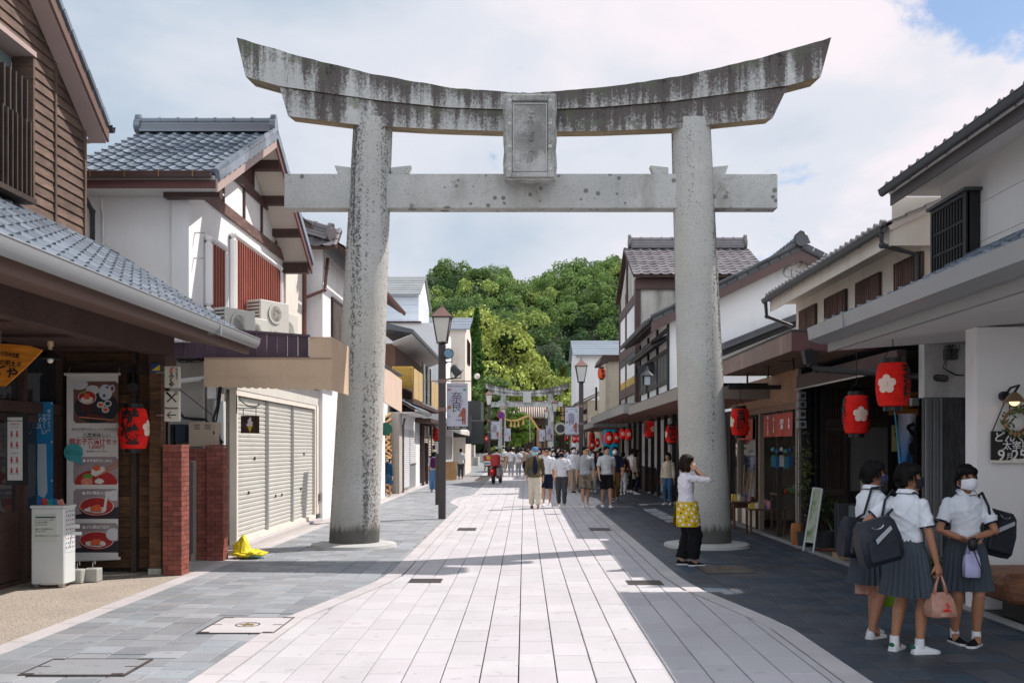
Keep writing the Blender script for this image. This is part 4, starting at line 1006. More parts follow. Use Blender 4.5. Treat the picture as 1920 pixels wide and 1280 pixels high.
def menu_banner():
 Y=13.36;x0,x1=-6.14,-5.45;zt,zb=2.68,0.18
 t=thing('menu_banner','tall white menu banner with four photos of rice bowls hanging on the plank wall','banner',((x0+x1)/2,Y,zb))
 mb=MB();n=24;co=[];
 cloth_=mat('banner_cloth',(0.68,0.66,0.63),0.8,0.03,2,bump=0.1,bs=20)
 for i in range(n+1):
  z=zt+(zb-zt)*i/n
  for x,dx in((x0,0.0),(x1,0.0)):
   for dy in(0.0,0.006):co.append((x,Y+dy+0.0*math.sin(i*0.5),z+(0.035 if x==x1 and i==n else 0)))
 f=[]
 for i in range(n):
  a,b_=4*i,4*(i+1);f+=[(a,a+2,b_+2,b_),(a+1,b_+1,b_+3,a+3),(a,b_,b_+1,a+1),(a+2,a+3,b_+3,b_+2)]
 part('cloth',MB().add(co,f),cloth_,t,fix=True)
 part('top_rod',MB().tube([(x0-0.03,Y+0.003,zt),(x1+0.03,Y+0.003,zt)],0.02,8),cloth_,t)
 part('bottom_rod',MB().tube([(x0-0.03,Y+0.003,zb),(x1+0.03,Y+0.003,zb+0.03)],0.02,8),cloth_,t)
 for x in(x0+0.01,x1-0.01):part('hook',MB().tube([(x,Y+0.02,zt+0.02),(x+0.02,Y+0.05,zt+0.10),(x,Y+0.2,zt+0.13)],0.006,6),M_steel,t)
 L_=lambda s_,px,py,sz,m,bold=0,w=1.0:text(s_,sz,Matrix.Translation((at(px,py,Y).x,Y-0.004,at(px,py,Y).z))@Euler((R(90),0,0)).to_matrix().to_4x4(),m,t,'lettering',bold=bold,ext=0.0005,xs=w)
 c=181
 mk=mat('grey_print',(0.10,0.09,0.09),0.7)
 L_('明太子専門の店 ふくや 太宰府店限定',c,805,0.040,mk);L_('三度美味しい',c,816,0.062,mk,0.001);L_('明太子茶漬けセット',c,828,0.090,M_redink,0.002,0.90);L_('1,000円',c,838,0.068,M_redink,0.001);L_('提供時間 10:30～16:30',c,846,0.028,mk)
 for py in(809,820):part('rule_line',MB().box(at(143,0,Y).x,at(219,0,Y).x,Y-0.003,Y-0.001,at(0,py,Y).z,at(0,py,Y).z+0.003),mk,t)
 for k,(pa,pb,ti)in enumerate(((715,793,None),(856,908,'まずは明太ごはん'),(916,972,'次に明太トロロ丼'),(980,1035,'〆に明太茶漬け'))):
  food_photo(t,at(138,0,Y).x,at(222,0,Y).x,at(0,pb,Y).z,at(0,pa,Y).z,Y-0.002,k,ti)
 cx,cz=at(139,0,Y).x,at(0,848,Y).z
 pts=[(cx+0.125*math.cos(q*math.pi/12),cz+0.118*math.sin(q*math.pi/12))for q in range(24)]
 pts=pts[:19]+[(cx+0.13,cz-0.16)]+pts[21:]
 tb=part('speech_bubble',MB().prism(pts,'y',Y-0.03,Y-0.012),mat('teal_sticker',(0.06,0.36,0.38),0.6,0.04),t,fix=True)
 text('テイクアウトも\nご用意しております',0.030,Matrix.Translation((cx,Y-0.032,cz))@Euler((R(90),0,R(0))).to_matrix().to_4x4()@Euler((0,0,R(-8))).to_matrix().to_4x4(),mat('dark_teal_print',(0.03,0.08,0.10),0.7),tb,ext=0.0005)
menu_banner()
def blue_banner():
 Y=12.9;x0,x1=at(57,0,Y).x,at(99,0,Y).x;zt,zb=at(0,753,Y).z,0.12
 t=thing('nobori_banner','narrow blue ice-lolly banner with white lettering beside the shop door','banner',((x0+x1)/2,Y,zb))
 part('cloth',MB().box(x0,x1,Y,Y+0.006,zb,zt),mat('bright_blue_cloth',(0.015,0.20,0.43),0.75,0.12,2),t)
 F=lambda x,z:Matrix.Translation((x,Y-0.002,z))@Euler((R(90),0,0)).to_matrix().to_4x4()
 w=x1-x0
 text('し\nろ\n│\nい',0.075,F(x0+w*0.62,zt-0.12),M_whiteink,t,ay='TOP',line=1.05,ext=0.0005,bold=0.001);text('ア\nイ\nス',0.078,F(x0+w*0.40,zt-0.12),M_whiteink,t,ay='TOP',line=1.05,ext=0.0005,bold=0.001)
 text('キ\nャ\nン\nデ\n│',0.072,F(x0+w*0.18,zt-0.10),M_whiteink,t,ay='TOP',line=1.05,ext=0.0005,bold=0.001);text('雪\n山\nの\nよ\nう\nに',0.046,F(x0+w*0.83,zt-0.10),M_whiteink,t,ay='TOP',line=1.05,ext=0.0005)
 zz=at(0,832,Y).z;cx=x0+w*0.52
 part('printed_lolly',MB().prism([(cx-0.055,zz),(cx+0.055,zz),(cx+0.06,zz-0.3),(cx+0.07,zz-0.62),(cx+0.03,zz-0.70),(cx-0.05,zz-0.66),(cx-0.06,zz-0.4)],'y',Y-0.004,Y-0.001),mat('print_pale_blue',(0.42,0.52,0.60),0.7,0.05),t,fix=True)
 for i in range(3):
  for x in(x0+0.008,x1-0.02):part('tab',MB().box(x,x+0.015,Y-0.003,Y-0.001,zt-0.03-0.5*i,zt-0.01-0.5*i),M_whiteink,t)
 part('pole',MB().tube([(x0-0.012,Y+0.01,0),(x0-0.012,Y+0.01,zt+0.03)],0.010,8),mat('pale_blue_pole',(0.2,0.45,0.55),0.5),t)
blue_banner()
def poster():
 Y=11.92;x0,x1=at(14,0,Y).x,at(42,0,Y).x
 z0,z1=at(0,900,Y).z,at(0,782,Y).z
 t=thing('notice_poster','white hygiene notice with red pictograms taped on the shop door','poster',((x0+x1)/2,Y,z0))
 part('sheet',MB().box(x0,x1,Y,Y+0.003,z0,z1),mat('white_paper',(0.62,0.62,0.62),0.8,0.02),t)
 F=lambda x,z:Matrix.Translation((x,Y-0.002,z))@Euler((R(90),0,0)).to_matrix().to_4x4()
 cx=(x0+x1)/2
 text('新型コロナウイルス感染対策',0.017,F(cx,z1-0.045),M_ink,t,ext=0.0003,bold=0.0005,xs=0.8);text('●━●━●',0.022,F(cx,z1-0.085),M_redink,t,ext=0.0003)
 text('お願い・注意事項',0.010,F(cx,z1-0.12),M_ink,t,ext=0.0003);text('店内感染防止対策',0.010,F(cx,z1-0.43),M_ink,t,ext=0.0003)
 for r_ in range(4):
  for c_ in range(2):
   px_=x0+0.05+c_*0.065;pz=z1-0.19-r_*0.13-(0.05 if r_>1 else 0)
   part('pictogram',MB().prism([(px_-0.014,pz-0.03),(px_+0.014,pz-0.03),(px_+0.007,pz+0.012),(px_-0.007,pz+0.012)],'y',Y-0.003,Y-0.001).lathe([(0.0,-0.003),(0.009,-0.0029),(0.009,-0.001)],(px_,Y,pz+0.022),10,'y',False),M_redink,t,fix=True)
   text('マスク着用\nのお願い',0.009,F(px_,pz-0.045),M_ink,t,ext=0.0003)
 part('door_leaf_edge',MB().box(x0-0.03,x1+0.06,Y+0.004,Y+0.02,z0-0.06,z1+0.04),M_glass,t)
poster()
def orange_sign():
 Y=11.0;t=thing('hanging_sign','orange wooden shop sign with black brush lettering hanging under the eave','sign',(-5.9,Y,2.4))
 P=lambda px,py:(at(px,py,Y).x,at(px,py,Y).z)
 pts=[P(-70,640),P(-30,643),P(20,645),P(55,648),P(79,656),P(60,676),P(35,700),P(8,724),P(-20,722),P(-70,715)]
 part('board',MB().prism(pts,'y',Y,Y+0.03),mat('orange_varnished_board',(0.62,0.22,0.02),0.5,0.18,3,grain=(3,3,25)),t,fix=True)
 F=lambda px,py,a=5:Matrix.Translation((P(px,py)[0],Y-0.002,P(px,py)[1]))@Euler((R(90),0,0)).to_matrix().to_4x4()@Euler((0,0,R(-a))).to_matrix().to_4x4()
 text('四十日秋金加製',0.058,F(36,668,8),M_ink,t,ax='RIGHT',bold=0.001,ext=0.001,xs=0.7);text('味の明太子',0.068,F(40,685,8),M_ink,t,ax='RIGHT',bold=0.002,ext=0.001,xs=0.9)
 text('ふくや',0.13,F(30,702,14),M_ink,t,ax='RIGHT',bold=0.005,ext=0.001,shear=0.3)
 part('frame_cord',MB().tube([(P(0,645)[0],Y+0.015,P(0,645)[1]),(P(0,645)[0],Y+0.015,2.99)],0.006,6),M_steel,t)
orange_sign()
t=thing('pendant_lamp','small dark enamel lamp with white bulb fixed under the brown ceiling','lamp',(-5.38,11.3,2.68))
part('shade',MB().lathe([(0.135,0.0),(0.13,0.012),(0.05,0.075),(0.03,0.10)],(-5.38,11.3,2.70),24),M_black,t,smooth=40)
part('bulb',MB().ell((-5.38,11.3,2.69),(0.035,0.035,0.04)),mat('white_bulb',(0.75,0.72,0.65),0.4),t,smooth=True)
part('socket',MB().lathe([(0.022,0.80-0.0),(0.022,0.84),(0.035,0.845),(0.035,0.90)],(-5.38,11.3,2.0),14),mat('pale_wood_socket',(0.55,0.42,0.25),0.6),t,smooth=40)
t=thing('spotlight','small black spotlight clamped on the hook board above the red lantern','spotlight',(-5.2,13.3,2.5))
part('housing',MB().tube([(-5.30,13.45,2.66),(-5.22,13.28,2.50)],[0.06,0.075],14),M_black,t,smooth=40)
part('bracket',MB().box(-5.31,-5.27,13.42,13.5,2.66,2.80),M_black,t)
for k,(px,Y)in enumerate(((174,12.62),(145,12.5))):
 c=at(px,1075,Y);s_=0.088
 t=thing('concrete_weight',['concrete block weight under the menu banner','concrete block weight half hidden behind the freezer'][k],'weight',(c.x,Y,0),group='concrete weights under the banner')
 part('block',MB().box(c.x-s_,c.x+s_,Y-s_,Y+s_,0,0.17),mat('concrete_block',(0.36,0.36,0.33),0.9,0.1,5,bump=0.4,bs=80),t,bev=0.01)
 part('ring',MB().tube([(c.x,Y,0.17),(c.x,Y,0.24),(c.x+0.03,Y,0.27),(c.x+0.03,Y,0.22)],0.006,6),M_steel,t)
t=thing('eave_sticker_sign','small blue and yellow square sign on the header beam','sign',at(292,690,13.28))
p0,p1=at(284,699,13.28),at(301,682,13.28)
part('plate',MB().box(p0 .x,p1 .x,13.27,13.295,p0 .z,p1 .z),mat('blue_plate',(0.02,0.06,0.22),0.5),t)
part('yellow_wedge',MB().prism([(p0 .x+.005,p0 .z+.03),(p1 .x-.005,p0 .z+.03),(p1 .x-.005,p1 .z-.01)],'y',13.264,13.269),mat('yellow_print',(0.62,0.50,0.03),0.5),t,fix=True)
def restaurant_sign():
 Y=13.27;x0,x1=at(309,0,Y).x,at(338,0,Y).x
 t=thing('restaurant_sign','two-panel restaurant sign with crossed fork and knife and arrow beside the brick pier','sign',((x0+x1)/2,Y,at(0,790,Y).z))
 mw=mat('off_white_sign_face',(0.62,0.60,0.50),0.6,0.03)
 for(a,b_)in((686,727),(733,790)):
  part('panel',MB().box(x0,x1,Y-0.03,Y+0.03,at(0,b_,Y).z,at(0,a,Y).z),mw,t,bev=0.01)
 part('arm',MB().box(x0-0.12,x0,Y-0.01,Y+0.01,at(0,700,Y).z,at(0,697,Y).z).box(x0-0.12,x0,Y-0.01,Y+0.01,at(0,780,Y).z,at(0,777,Y).z),M_steel,t)
 F=lambda px,py:Matrix.Translation((at(px,0,Y).x,Y-0.033,at(0,py,Y).z))@Euler((R(90),0,0)).to_matrix().to_4x4()
 text('ふ\nく\nや',0.075,F(323,713),M_ink,t,bold=0.003,line=0.85);text('味\nの\n明\n太\n子',0.032,F(333,702),M_ink,t,line=1.0)
 part('shrimp_mark',MB().tube([(at(325,0,Y).x+0.02,Y-0.033,at(0,690,Y).z),(at(323,0,Y).x-0.01,Y-0.033,at(0,693,Y).z),(at(323,0,Y).x+0.02,Y-0.033,at(0,697,Y).z),(at(320,0,Y).x,Y-0.033,at(0,698,Y).z)],[0.008,0.014,0.014,0.006],6),mat('vermilion_print',(0.6,0.1,0.02),0.6),t)
 cx,cz=at(323.5,0,Y).x,at(0,745,Y).z
 ck=MB()
 ck.beam((cx-0.06,Y-0.033,cz-0.06),(cx+0.05,Y-0.033,cz+0.05),0.004,0.016,up=(1,0,-1));ck.beam((cx+0.06,Y-0.034,cz-0.06),(cx-0.01,Y-0.034,cz+0.01),0.004,0.016,up=(1,0,1));ck.beam((cx-0.01,Y-0.034,cz+0.01),(cx-0.07,Y-0.034,cz+0.07),0.004,0.026,up=(1,0,1))
 for dd in(-0.014,0,0.014):ck.beam((cx+0.045+dd,Y-0.033,cz+0.045-dd),(cx+0.075+dd,Y-0.033,cz+0.075-dd),0.004,0.006,up=(1,0,-1))
 part('crossed_cutlery',ck,M_ink,t)
 text('Restaurant',0.040,F(323.5,765),M_ink,t,bold=0.001)
 az=at(0,778,Y).z
 part('arrow',MB().beam((cx-0.05,Y-0.033,az),(cx+0.06,Y-0.033,az),0.004,0.012).beam((cx-0.06,Y-0.033,az),(cx-0.01,Y-0.034,az+0.045),0.004,0.012).beam((cx-0.06,Y-0.033,az),(cx-0.01,Y-0.034,az-0.045),0.004,0.012),M_ink,t)
restaurant_sign()
# ---------------- brick piers with a gate
def brick_pier(x0,x1,y0,y1,h,lab,n=26):
 t=thing('brick_pier',lab,'brick pier',((x0+x1)/2,(y0+y1)/2,0),group='brick gate piers')
 part('core',MB().box(x0+0.012,x1-0.012,y0+0.012,y1-0.012,0,h-0.005),M_mortar,t)
 ch=h/n;g=0.006
 for r_ in range(n):
  z0,z1=r_*ch+g/2,(r_+1)*ch-g/2;off=0.5 if r_%2 else 0
  segs=[]
  for(a,b_,face)in((x0,x1,'f'),(y0,y1,'s')):
   L_=b_-a;bl=0.135;cuts=[a];q=a+(bl*off if off else bl)
   while q<b_-0.03:cuts.append(q);q+=bl
   cuts.append(b_)
   for p,q in zip(cuts,cuts[1:]):
    j=random.uniform(-.002,.002)
    if face=='f':part('brick',MB().box(p+(0 if p==a else g/2),q-(g/2 if q!=b_ else 0.0),y0+j,y0+0.022,z0,z1),M_brick,t)
    else:part('brick',MB().box(x1-0.022,x1+j-0.0015,p+(0.0235 if p==a else g/2),q-(g/2 if q!=b_ else 0),z0,z1),M_brick,t)
 part('cap',MB().box(x0-0.003,x1+0.003,y0-0.003,y1+0.003,h,h+0.035),M_brick,t)
brick_pier(-4.80,-4.55,13.22,13.52,1.70,'sunlit red brick gate pier nearer the wooden shop')
brick_pier(-4.77,-4.52,14.95,15.20,1.70,'shaded red brick gate pier beside the yellow sheet')
t=thing('metal_gate','brown vertical-board metal gate with white handle between the brick piers','gate',(-4.92,14.2,0))
part('jamb',MB().box(-4.98,-4.92,14.86,14.94,0,1.50),mat('tan_metal_jamb',(0.33,0.29,0.24),0.5),t)
for i in range(6):
 y=13.56+i*0.215;part('board',MB().box(-4.97+0.004*(i%2),-4.94,y+0.003,y+0.212,0.12,1.48),mat('taupe_metal_board',(0.125,0.105,0.105),0.4,0.06),t)
for y in(14.28,14.40):part('handle',MB().box(-4.94,-4.90,y,y+0.02,0.62,0.98),M_whiteink,t)
part('lock_plate',MB().box(-4.94,-4.915,14.31,14.39,0.80,0.88),M_whiteink,t)
brick_back=thing('brick_wall','low dark brick wall behind the gate','wall',(-5.4,15.0,0))
part('core',MB().box(-6.0,-4.785,15.03,15.18,0,1.68),M_mortar,brick_back)
for r_ in range(26):
 z0=r_*0.0646+0.003
 for c_ in range(8):
  xa=-5.60+c_*0.135-(0.067 if r_%2 else 0);part('brick',MB().box(xa+0.003,min(xa+0.132,-4.79),15.012,15.03,z0,z0+0.0586),M_brick,brick_back)
# ---------------- white house with grey tile roof
B2=thing('tile_roofed_house','white plastered house with blue-grey tile gable and red barred windows','house',(-5.8,18,0));b=B2
XW2=-5.08;XR2=-4.52;YE,YR,YF=14.60,18.10,21.20;ZE2,ZR2=5.70,7.40
def g2(y):return ZE2+(ZR2-ZE2)*(y-YE)/(YR-YE)if y<YR else ZR2-(ZR2-5.64)*(y-YR)/(YF-YR)
part('wall',MB().prism([(15.12,3.29),(21.0,3.29),(21.0,g2(21.0)-0.16),(18.1,ZR2-0.18),(15.12,g2(15.12)-0.16)],'x',-6.75,XW2),M_white,b,fix=True)
part('corner_pilaster',MB().box(XW2-0.25,XW2+0.01,15.05,15.119,3.3,5.65),M_white,b)
vN=Vector((0,YR-YE,ZR2-ZE2));vF=Vector((0,YR-YF,ZR2-5.64))
roof_slope(b,(-7.0,YE,ZE2),(1,0,0),2.46,vN,vN.length,M_tile,w=0.235,l=0.30,under=M_soffit,t=0.06)
roof_slope(b,(-7.0,YF,5.64),(1,0,0),2.46,vF,vF.length,M_tile,w=0.235,l=0.30,under=M_soffit,t=0.06,limit=0)
ridge(b,(-6.96,YR,ZR2+0.03),(-4.60,YR,ZR2+0.03),M_tile,0.18,0.22)
vt2=MB().box(-0.01,0.05,-0.15,0.15,-0.10,0.03).tube([(0.0,-0.15,0.035),(0.0,0.15,0.045)],0.05,8).mesh('verge_tile');vt2 .materials.append(M_tile)
a1,a2=math.atan2(ZR2-ZE2,YR-YE),math.atan2(ZR2-5.64,YR-YF)
for i in range(13):p=Vector((XR2,YE,ZE2+0.01))+vN.normalized()*(0.15+0.295*i);inst('verge_tile',vt2,b,Matrix.Translation(p)@Euler((a1+0.06,0,0)).to_matrix().to_4x4())
for i in range(12):p=Vector((XR2,YF,5.65))+vF.normalized()*(0.15+0.295*i);inst('verge_tile',vt2,b,Matrix.Translation(p)@Euler((a2-math.pi,0,0)).to_matrix().to_4x4())
part('bargeboard',MB().prism([(YE+0.02,ZE2-0.26),(YE+0.02,ZE2-0.06),(YR,ZR2-0.06),(YR,ZR2-0.26)],'x',XR2-0.012,XR2+0.02),M_pinkbrown,b,fix=True)
part('bargeboard',MB().prism([(YF-0.02,5.64-0.26),(YF-0.02,5.64-0.06),(YR,ZR2-0.06),(YR,ZR2-0.26)],'x',XR2-0.014,XR2+0.018),mat('maroon_bargeboard',(0.16,0.075,0.07),0.5),b,fix=True)
part('gable_soffit',MB().prism([(YE+0.05,ZE2-0.17),(YE+0.05,ZE2-0.13),(YR,ZR2-0.13),(YR,ZR2-0.17)],'x',XW2+0.004,XR2-0.014),M_csoffit,b,fix=True)
part('gable_soffit',MB().prism([(YF-0.05,5.64-0.17),(YF-0.05,5.64-0.13),(YR,ZR2-0.13),(YR,ZR2-0.17)],'x',XW2+0.004,XR2-0.016),M_csoffit,b,fix=True)
for(y,zz)in((18.55,6.93),(19.35,6.48),(20.15,6.03),(21.0,5.44)):part('purlin',MB().box(XW2+0.004,XR2-0.02,y-0.09,y+0.09,zz-0.08,zz+0.12),M_darkbrown,b)
part('purlin',MB().box(XW2-0.3,XR2-0.02,14.84,15.0,5.42,5.56),M_darkbrown,b)
tr=mat('dark_brown_timber_trim',(0.085,0.045,0.038),0.6,0.2,2,grain=(10,20,50))
part('wall_beam',MB().box(XW2+0.002,XW2+0.05,15.0,21.0,5.62,5.80),mat('worn_brown_beam',(0.15,0.085,0.07),0.7,0.25,2,grain=(10,8,50),stain=0.5,stc=(0.36,0.28,0.25),stsc=(3,3,12)),b)
part('wall_beam',MB().box(XW2+0.002,XW2+0.05,16.7,19.9,6.36,6.50),tr,b)
for y in(16.75,18.0,19.2,20.3):part('wall_strut',MB().box(XW2+0.002,XW2+0.035,y-0.035,y+0.035,5.802,min(6.358,g2(y)-0.25)),tr,b)
vn=part('vent',frame(MB(),'y',XW2+0.02,17.3,18.6,6.502,6.95,0.06,0.05),tr,b)
slats(vn,'y',XW2+0.015,17.36,18.54,6.56,6.9,9,0.09,0.02,mat('maroon_louvre',(0.10,0.04,0.035),0.6,0.1))
gutter(b,(-7.05,YE-0.07,ZE2+0.01),(XR2-0.05,YE-0.07,ZE2+0.01),mat('dark_brown_gutter',(0.09,0.05,0.045),0.35,spec=0.6),0.12,0.09,5)
part('fascia',MB().box(-7.0,XR2-0.02,YE+0.005,YE+0.04,ZE2-0.20,ZE2-0.09),mat('maroon_fascia',(0.14,0.06,0.055),0.6),b)
part('eave_soffit',MB().box(-7.0,XR2-0.03,YE+0.045,15.10,5.50,5.53),M_soffit,b)
pipe(b,[(-6.62,14.7,5.52),(-6.56,14.8,5.45),(-6.52,15.03,5.25),(-6.52,15.03,3.2)],0.04,M_dgm)
pipe(b,[(-6.40,15.06,5.45),(-6.38,15.08,5.2),(-6.38,15.08,3.2)],0.018,M_whiteink,'conduit')
for y,z_ in((15.35,5.00),(15.30,4.60)):part('wall_bracket',MB().box(XW2,XW2+0.16,y-0.01,y+0.01,z_-0.01,z_+0.01),M_steel,b)
for(ya,yb,za,zb_,n)in((15.86,16.6,3.93,4.96,5),(17.2,20.35,4.05,5.30,22),(20.85,21.0+0.0,4.0,5.0,2),):
 if n==2:continue
 w_=part('window',frame(MB(),'y',XW2+0.07,ya-0.11,yb+0.11,za-0.11,zb_+0.11,0.11,0.13),M_white,b,bev=0.04)
 part('pane',MB().box(XW2+0.003,XW2+0.008,ya,yb,za,zb_),mat('pinkish_curtained_glass',(0.42,0.26,0.22),0.35,0.1,spec=0.5),w_)
 slats(w_,'y',XW2+0.085,ya,yb,za,zb_,n,0.055,0.05,M_redbar,'bar')
 part('sill',MB().box(XW2+0.01,XW2+0.12,ya,yb,za-0.02,za+0.02),M_redbar,w_)
part('flat_roof',MB().box(-6.75,XW2+0.62,15.2,24.5,3.28,3.36),M_purple,b)
def cladding(parent,x0,x1,y,z0,z1,zs=0.0,n=14):
 for i in range(n):
  xa=x0+(x1-x0)*i/n;xb=x0+(x1-x0)*(i+1)/n;za=z1-zs*(i/n)
  part('cladding_panel',MB().box(xa+0.004,xb-0.004,y,y+0.02,z0,za),M_purple,parent)
cladding(b,-5.50,-3.29,15.16,3.07,3.53,0.16)
part('cladding_cap',MB().hexa([(-5.52,15.14,3.533),(-3.27,15.14,3.373),(-3.27,15.22,3.373),(-5.52,15.22,3.533),(-5.52,15.14,3.57),(-3.27,15.14,3.41),(-3.27,15.22,3.41),(-5.52,15.22,3.57)]),M_purple,b)
part('cladding_trim',MB().box(-5.52,-3.27,15.14,15.158,3.055,3.085),M_purple,b)
part('recess_wall',MB().box(-6.75,-4.975,15.42,15.5,0,3.27),M_stuccog,b)
XS=-4.87
part('front_wall',MB().box(XS-0.30,XS-0.12,15.75,24.5,0,3.27),M_cream,b)
part('peeling_panel',MB().box(XS-0.10,XS-0.06,15.85,16.45,0.42,2.45),mat('pale_blue_peeling_paint',(0.48,0.52,0.52),0.8,0.08,2,stain=0.9,stc=(0.07,0.06,0.055),stsc=(7,7,1.0),stthr=0.60),b)
part('rusty_panel',MB().box(XS-0.13,XS-0.101,15.60,16.5,0.0,2.9),mat('stained_concrete',(0.27,0.26,0.24),0.9,0.2,3,stain=0.8,stc=(0.08,0.07,0.06),stsc=(4,4,0.8)),b)
part('shutter_frame',frame(MB(),'y',XS+0.01,16.62,22.95,0.06,2.66,0.09,0.12),M_cream,b)
part('shutter_header',MB().box(XS-0.11,XS+0.08,16.62,24.3,2.662,3.0),mat('cream_painted_panel',(0.62,0.60,0.54),0.7,0.05,1,stain=0.2,stc=(0.4,0.37,0.3)),b)
ys=[16.71,18.72,20.75,22.86]
for i in range(3):
 shutter(b,'y',XS,ys[i]+0.03,ys[i+1]-0.03,0.10,2.56,M_shutter)
 if i:part('shutter_post',MB().box(XS-0.02,XS+0.06,ys[i]-0.028,ys[i]+0.028,0.06,2.56),M_steel,b)
for(y,z_)in((17.5,0.9),(17.9,1.5),(19.4,0.75),(19.9,0.75),(21.6,0.8),(21.9,1.55)):part('shutter_lock',MB().lathe([(0.03,0.0),(0.03,0.03)],(XS+0.01,y,z_),8,'x'),M_dgm,b)
part('sill',MB().box(XS-0.1,XS+0.16,16.6,24.5,0,0.055),M_band,b)
part('end_post',MB().box(XS-0.11,XS+0.09,22.96,23.5,0.16,2.66),M_cream,b);part('post_foot',MB().box(XS-0.115,XS+0.10,22.95,23.51,0,0.159),M_dgm,b)
part('meter',MB().box(XS+0.09,XS+0.14,23.1,23.25,0.45,0.62),mat('grey_meter',(0.2,0.19,0.17),0.6),b)
shutter(b,'y',XS-0.03,23.55,24.3,0.1,2.5,M_shutter)
def wallthing(name,lab,cat,px0,py0,px1,py1,Y,dep,m,louvre=False):
 a,c=at(px0,py1,Y),at(px1,py0,Y);t=thing(name,lab,cat,((a.x+c.x)/2,Y,a.z))
 part('box',MB().box(a.x,c.x,Y,Y+dep,a.z,c.z),m,t,bev=0.008)
 if louvre:
  for i in range(3):
   for q in(0.18,0.58):part('slot',MB().box(a.x+(c.x-a.x)*q,a.x+(c.x-a.x)*(q+0.22),Y-0.003,Y,c.z-0.045-i*0.03,c.z-0.035-i*0.03),M_ink,t)
  part('latch',MB().box(c.x-0.04,c.x-0.02,Y-0.008,Y,(a.z+c.z)/2,(a.z+c.z)/2+0.05),M_dgm,t)
 return t
wallthing('cabinet','beige metal utility cabinet above the shaded brick wall','utility cabinet',354,791,405,837,15.10,0.28,mat('beige_metal',(0.40,0.32,0.24),0.5,0.04),True)
t=wallthing('electric_meter','black electric meter with glass window on the grey recess wall','meter',307,795,325,834,15.28,0.12,M_black);p=at(316,805,15.28);part('dial',MB().lathe([(0.05,-0.02),(0.045,-0.03)],(p.x,15.28,p.z),16,'y'),M_glass,t)
wallthing('meter_box','dark blue meter box beside the electric meter','meter',328,795,348,828,15.28,0.12,mat('dark_blue_box',(0.02,0.035,0.06),0.5))
wallthing('breaker_box','small white breaker box high on the grey recess wall','breaker box',388,720,401,747,15.3,0.1,M_whiteink)
t=thing('pipe','white horizontal pipe crossing the grey recess wall','pipe',at(360,712,15.3));part('tube',MB().tube([at(338,714,15.32),at(390,708,15.32)],0.038,10),M_whiteink,t,smooth=40)
t=thing('cable','thick black cables running down the grey recess wall','cable',at(380,780,15.3))
part('strand',MB().tube([at(338,775,15.33),at(345,783,15.3),at(360,785,15.28),at(385,786,15.28),at(398,800,15.28)],0.022,8),M_black,t,smooth=True)
part('strand',MB().tube([at(412,720,15.33),at(408,760,15.3),at(400,785,15.28),at(404,815,15.28),at(418,830,15.3)],0.022,8),M_black,t,smooth=True)
part('strand',MB().tube([at(416,720,15.33),at(410,765,15.3),at(405,790,15.28),at(412,820,15.28),at(420,860,15.3)],0.014,8),M_black,t,smooth=True)
part('strand',MB().tube([at(337,730,15.33),at(365,752,15.3),at(398,778,15.28)],0.006,6),M_black,t,smooth=True)
for i in range(9):part('loose_wire',MB().tube([at(312+3*i,668+3*(i%3),15.25),at(325+5*i,676+4*(i%2),15.2),at(345+5*i,668+3*(i%4),15.22),at(385,672+2*(i%3),15.25)],0.006,5),M_black,t)
XA,YA0,YA1=-2.90,15.0,16.42
A2=thing('canvas_awning','tan canvas awning with scalloped hem over the closed shutters','awning',(-3.9,YA0,2.5))
def scallop(a,b,n,z,amp):
 out=[]
 for i in range(n*6+1):
  u=i/(n*6);out.append((a+(b-a)*u,z+amp*abs(math.sin(math.pi*u*n))**0.6*-1))
 return out
zf0,zf1=2.625,2.575
hem=[]
N_=16
for i in range(N_*6+1):
 u=i/(N_*6);hem.append((-4.82+(XA+4.82)*u,zf0+(zf1-zf0)*u-0.022*abs(math.sin(math.pi*u*N_))**0.7))
part('front_face',MB().prism(hem+[(XA,3.36),(at(580,0,YA0).x,3.33),(at(582,0,YA0).x,3.04),(-4.82,3.05)],'y',YA0,YA0+0.012),M_awning,A2,fix=True)
hem2=[]
for i in range(9*6+1):
 u=i/(9*6);hem2 .append((YA0+0.013+(YA1-YA0)*u,zf1-0.022*abs(math.sin(math.pi*u*9))**0.7))
part('street_face',MB().prism(hem2+[(YA1+0.013,3.36),(YA0+0.013,3.36)],'x',XA-0.012,XA),M_awning,A2,fix=True)
part('top_face',MB().box(at(580,0,YA0).x,XA-0.013,YA0+0.013,YA1,3.345,3.36),M_awning,A2)
for z_ in(2.75,):part('seam',MB().box(-4.80,XA-0.01,YA0-0.003,YA0-0.0005,z_,z_+0.006),M_awning,A2)
for px_s in(430,478,527,575,606):part('seam',MB().box(at(px_s,0,YA0).x,at(px_s,0,YA0).x+.006,YA0-.004,YA0-.0005,2.66,3.04 if px_s<580 else 3.34),M_awning,A2)
part('hem_tape',MB().box(-4.81,XA-.005,YA0-.0045,YA0-.001,3.02,3.05),mat('brown_canvas_tape',(.36,.25,.17),.8),A2)
part('frame_bar',MB().tube([(-4.8,15.05,2.7),(XA-0.05,15.05,2.7),(XA-0.05,YA1,2.7)],0.015,6),M_steel,A2)
for y_ in(15.1,16.3):part('frame_arm',MB().tube([(XA-0.05,y_,2.72),(-4.9,y_,2.72)],0.014,6),M_steel,A2)
t=thing('hanging_sign','small brown hanging sign with a soft ice-cream cone on a scrolled iron bracket','sign',at(468,790,16.3))
Y=16.3;a_,c_=at(452,812,Y),at(486,779,Y)
part('board',MB().box(a_.x,c_.x,Y-0.015,Y+0.015,a_.z,c_.z),mat('dark_mottled_brown_board',(0.06,0.03,0.02),0.6,0.4,12),t)
cx,cz=(a_.x+c_.x)/2,(a_.z+c_.z)/2
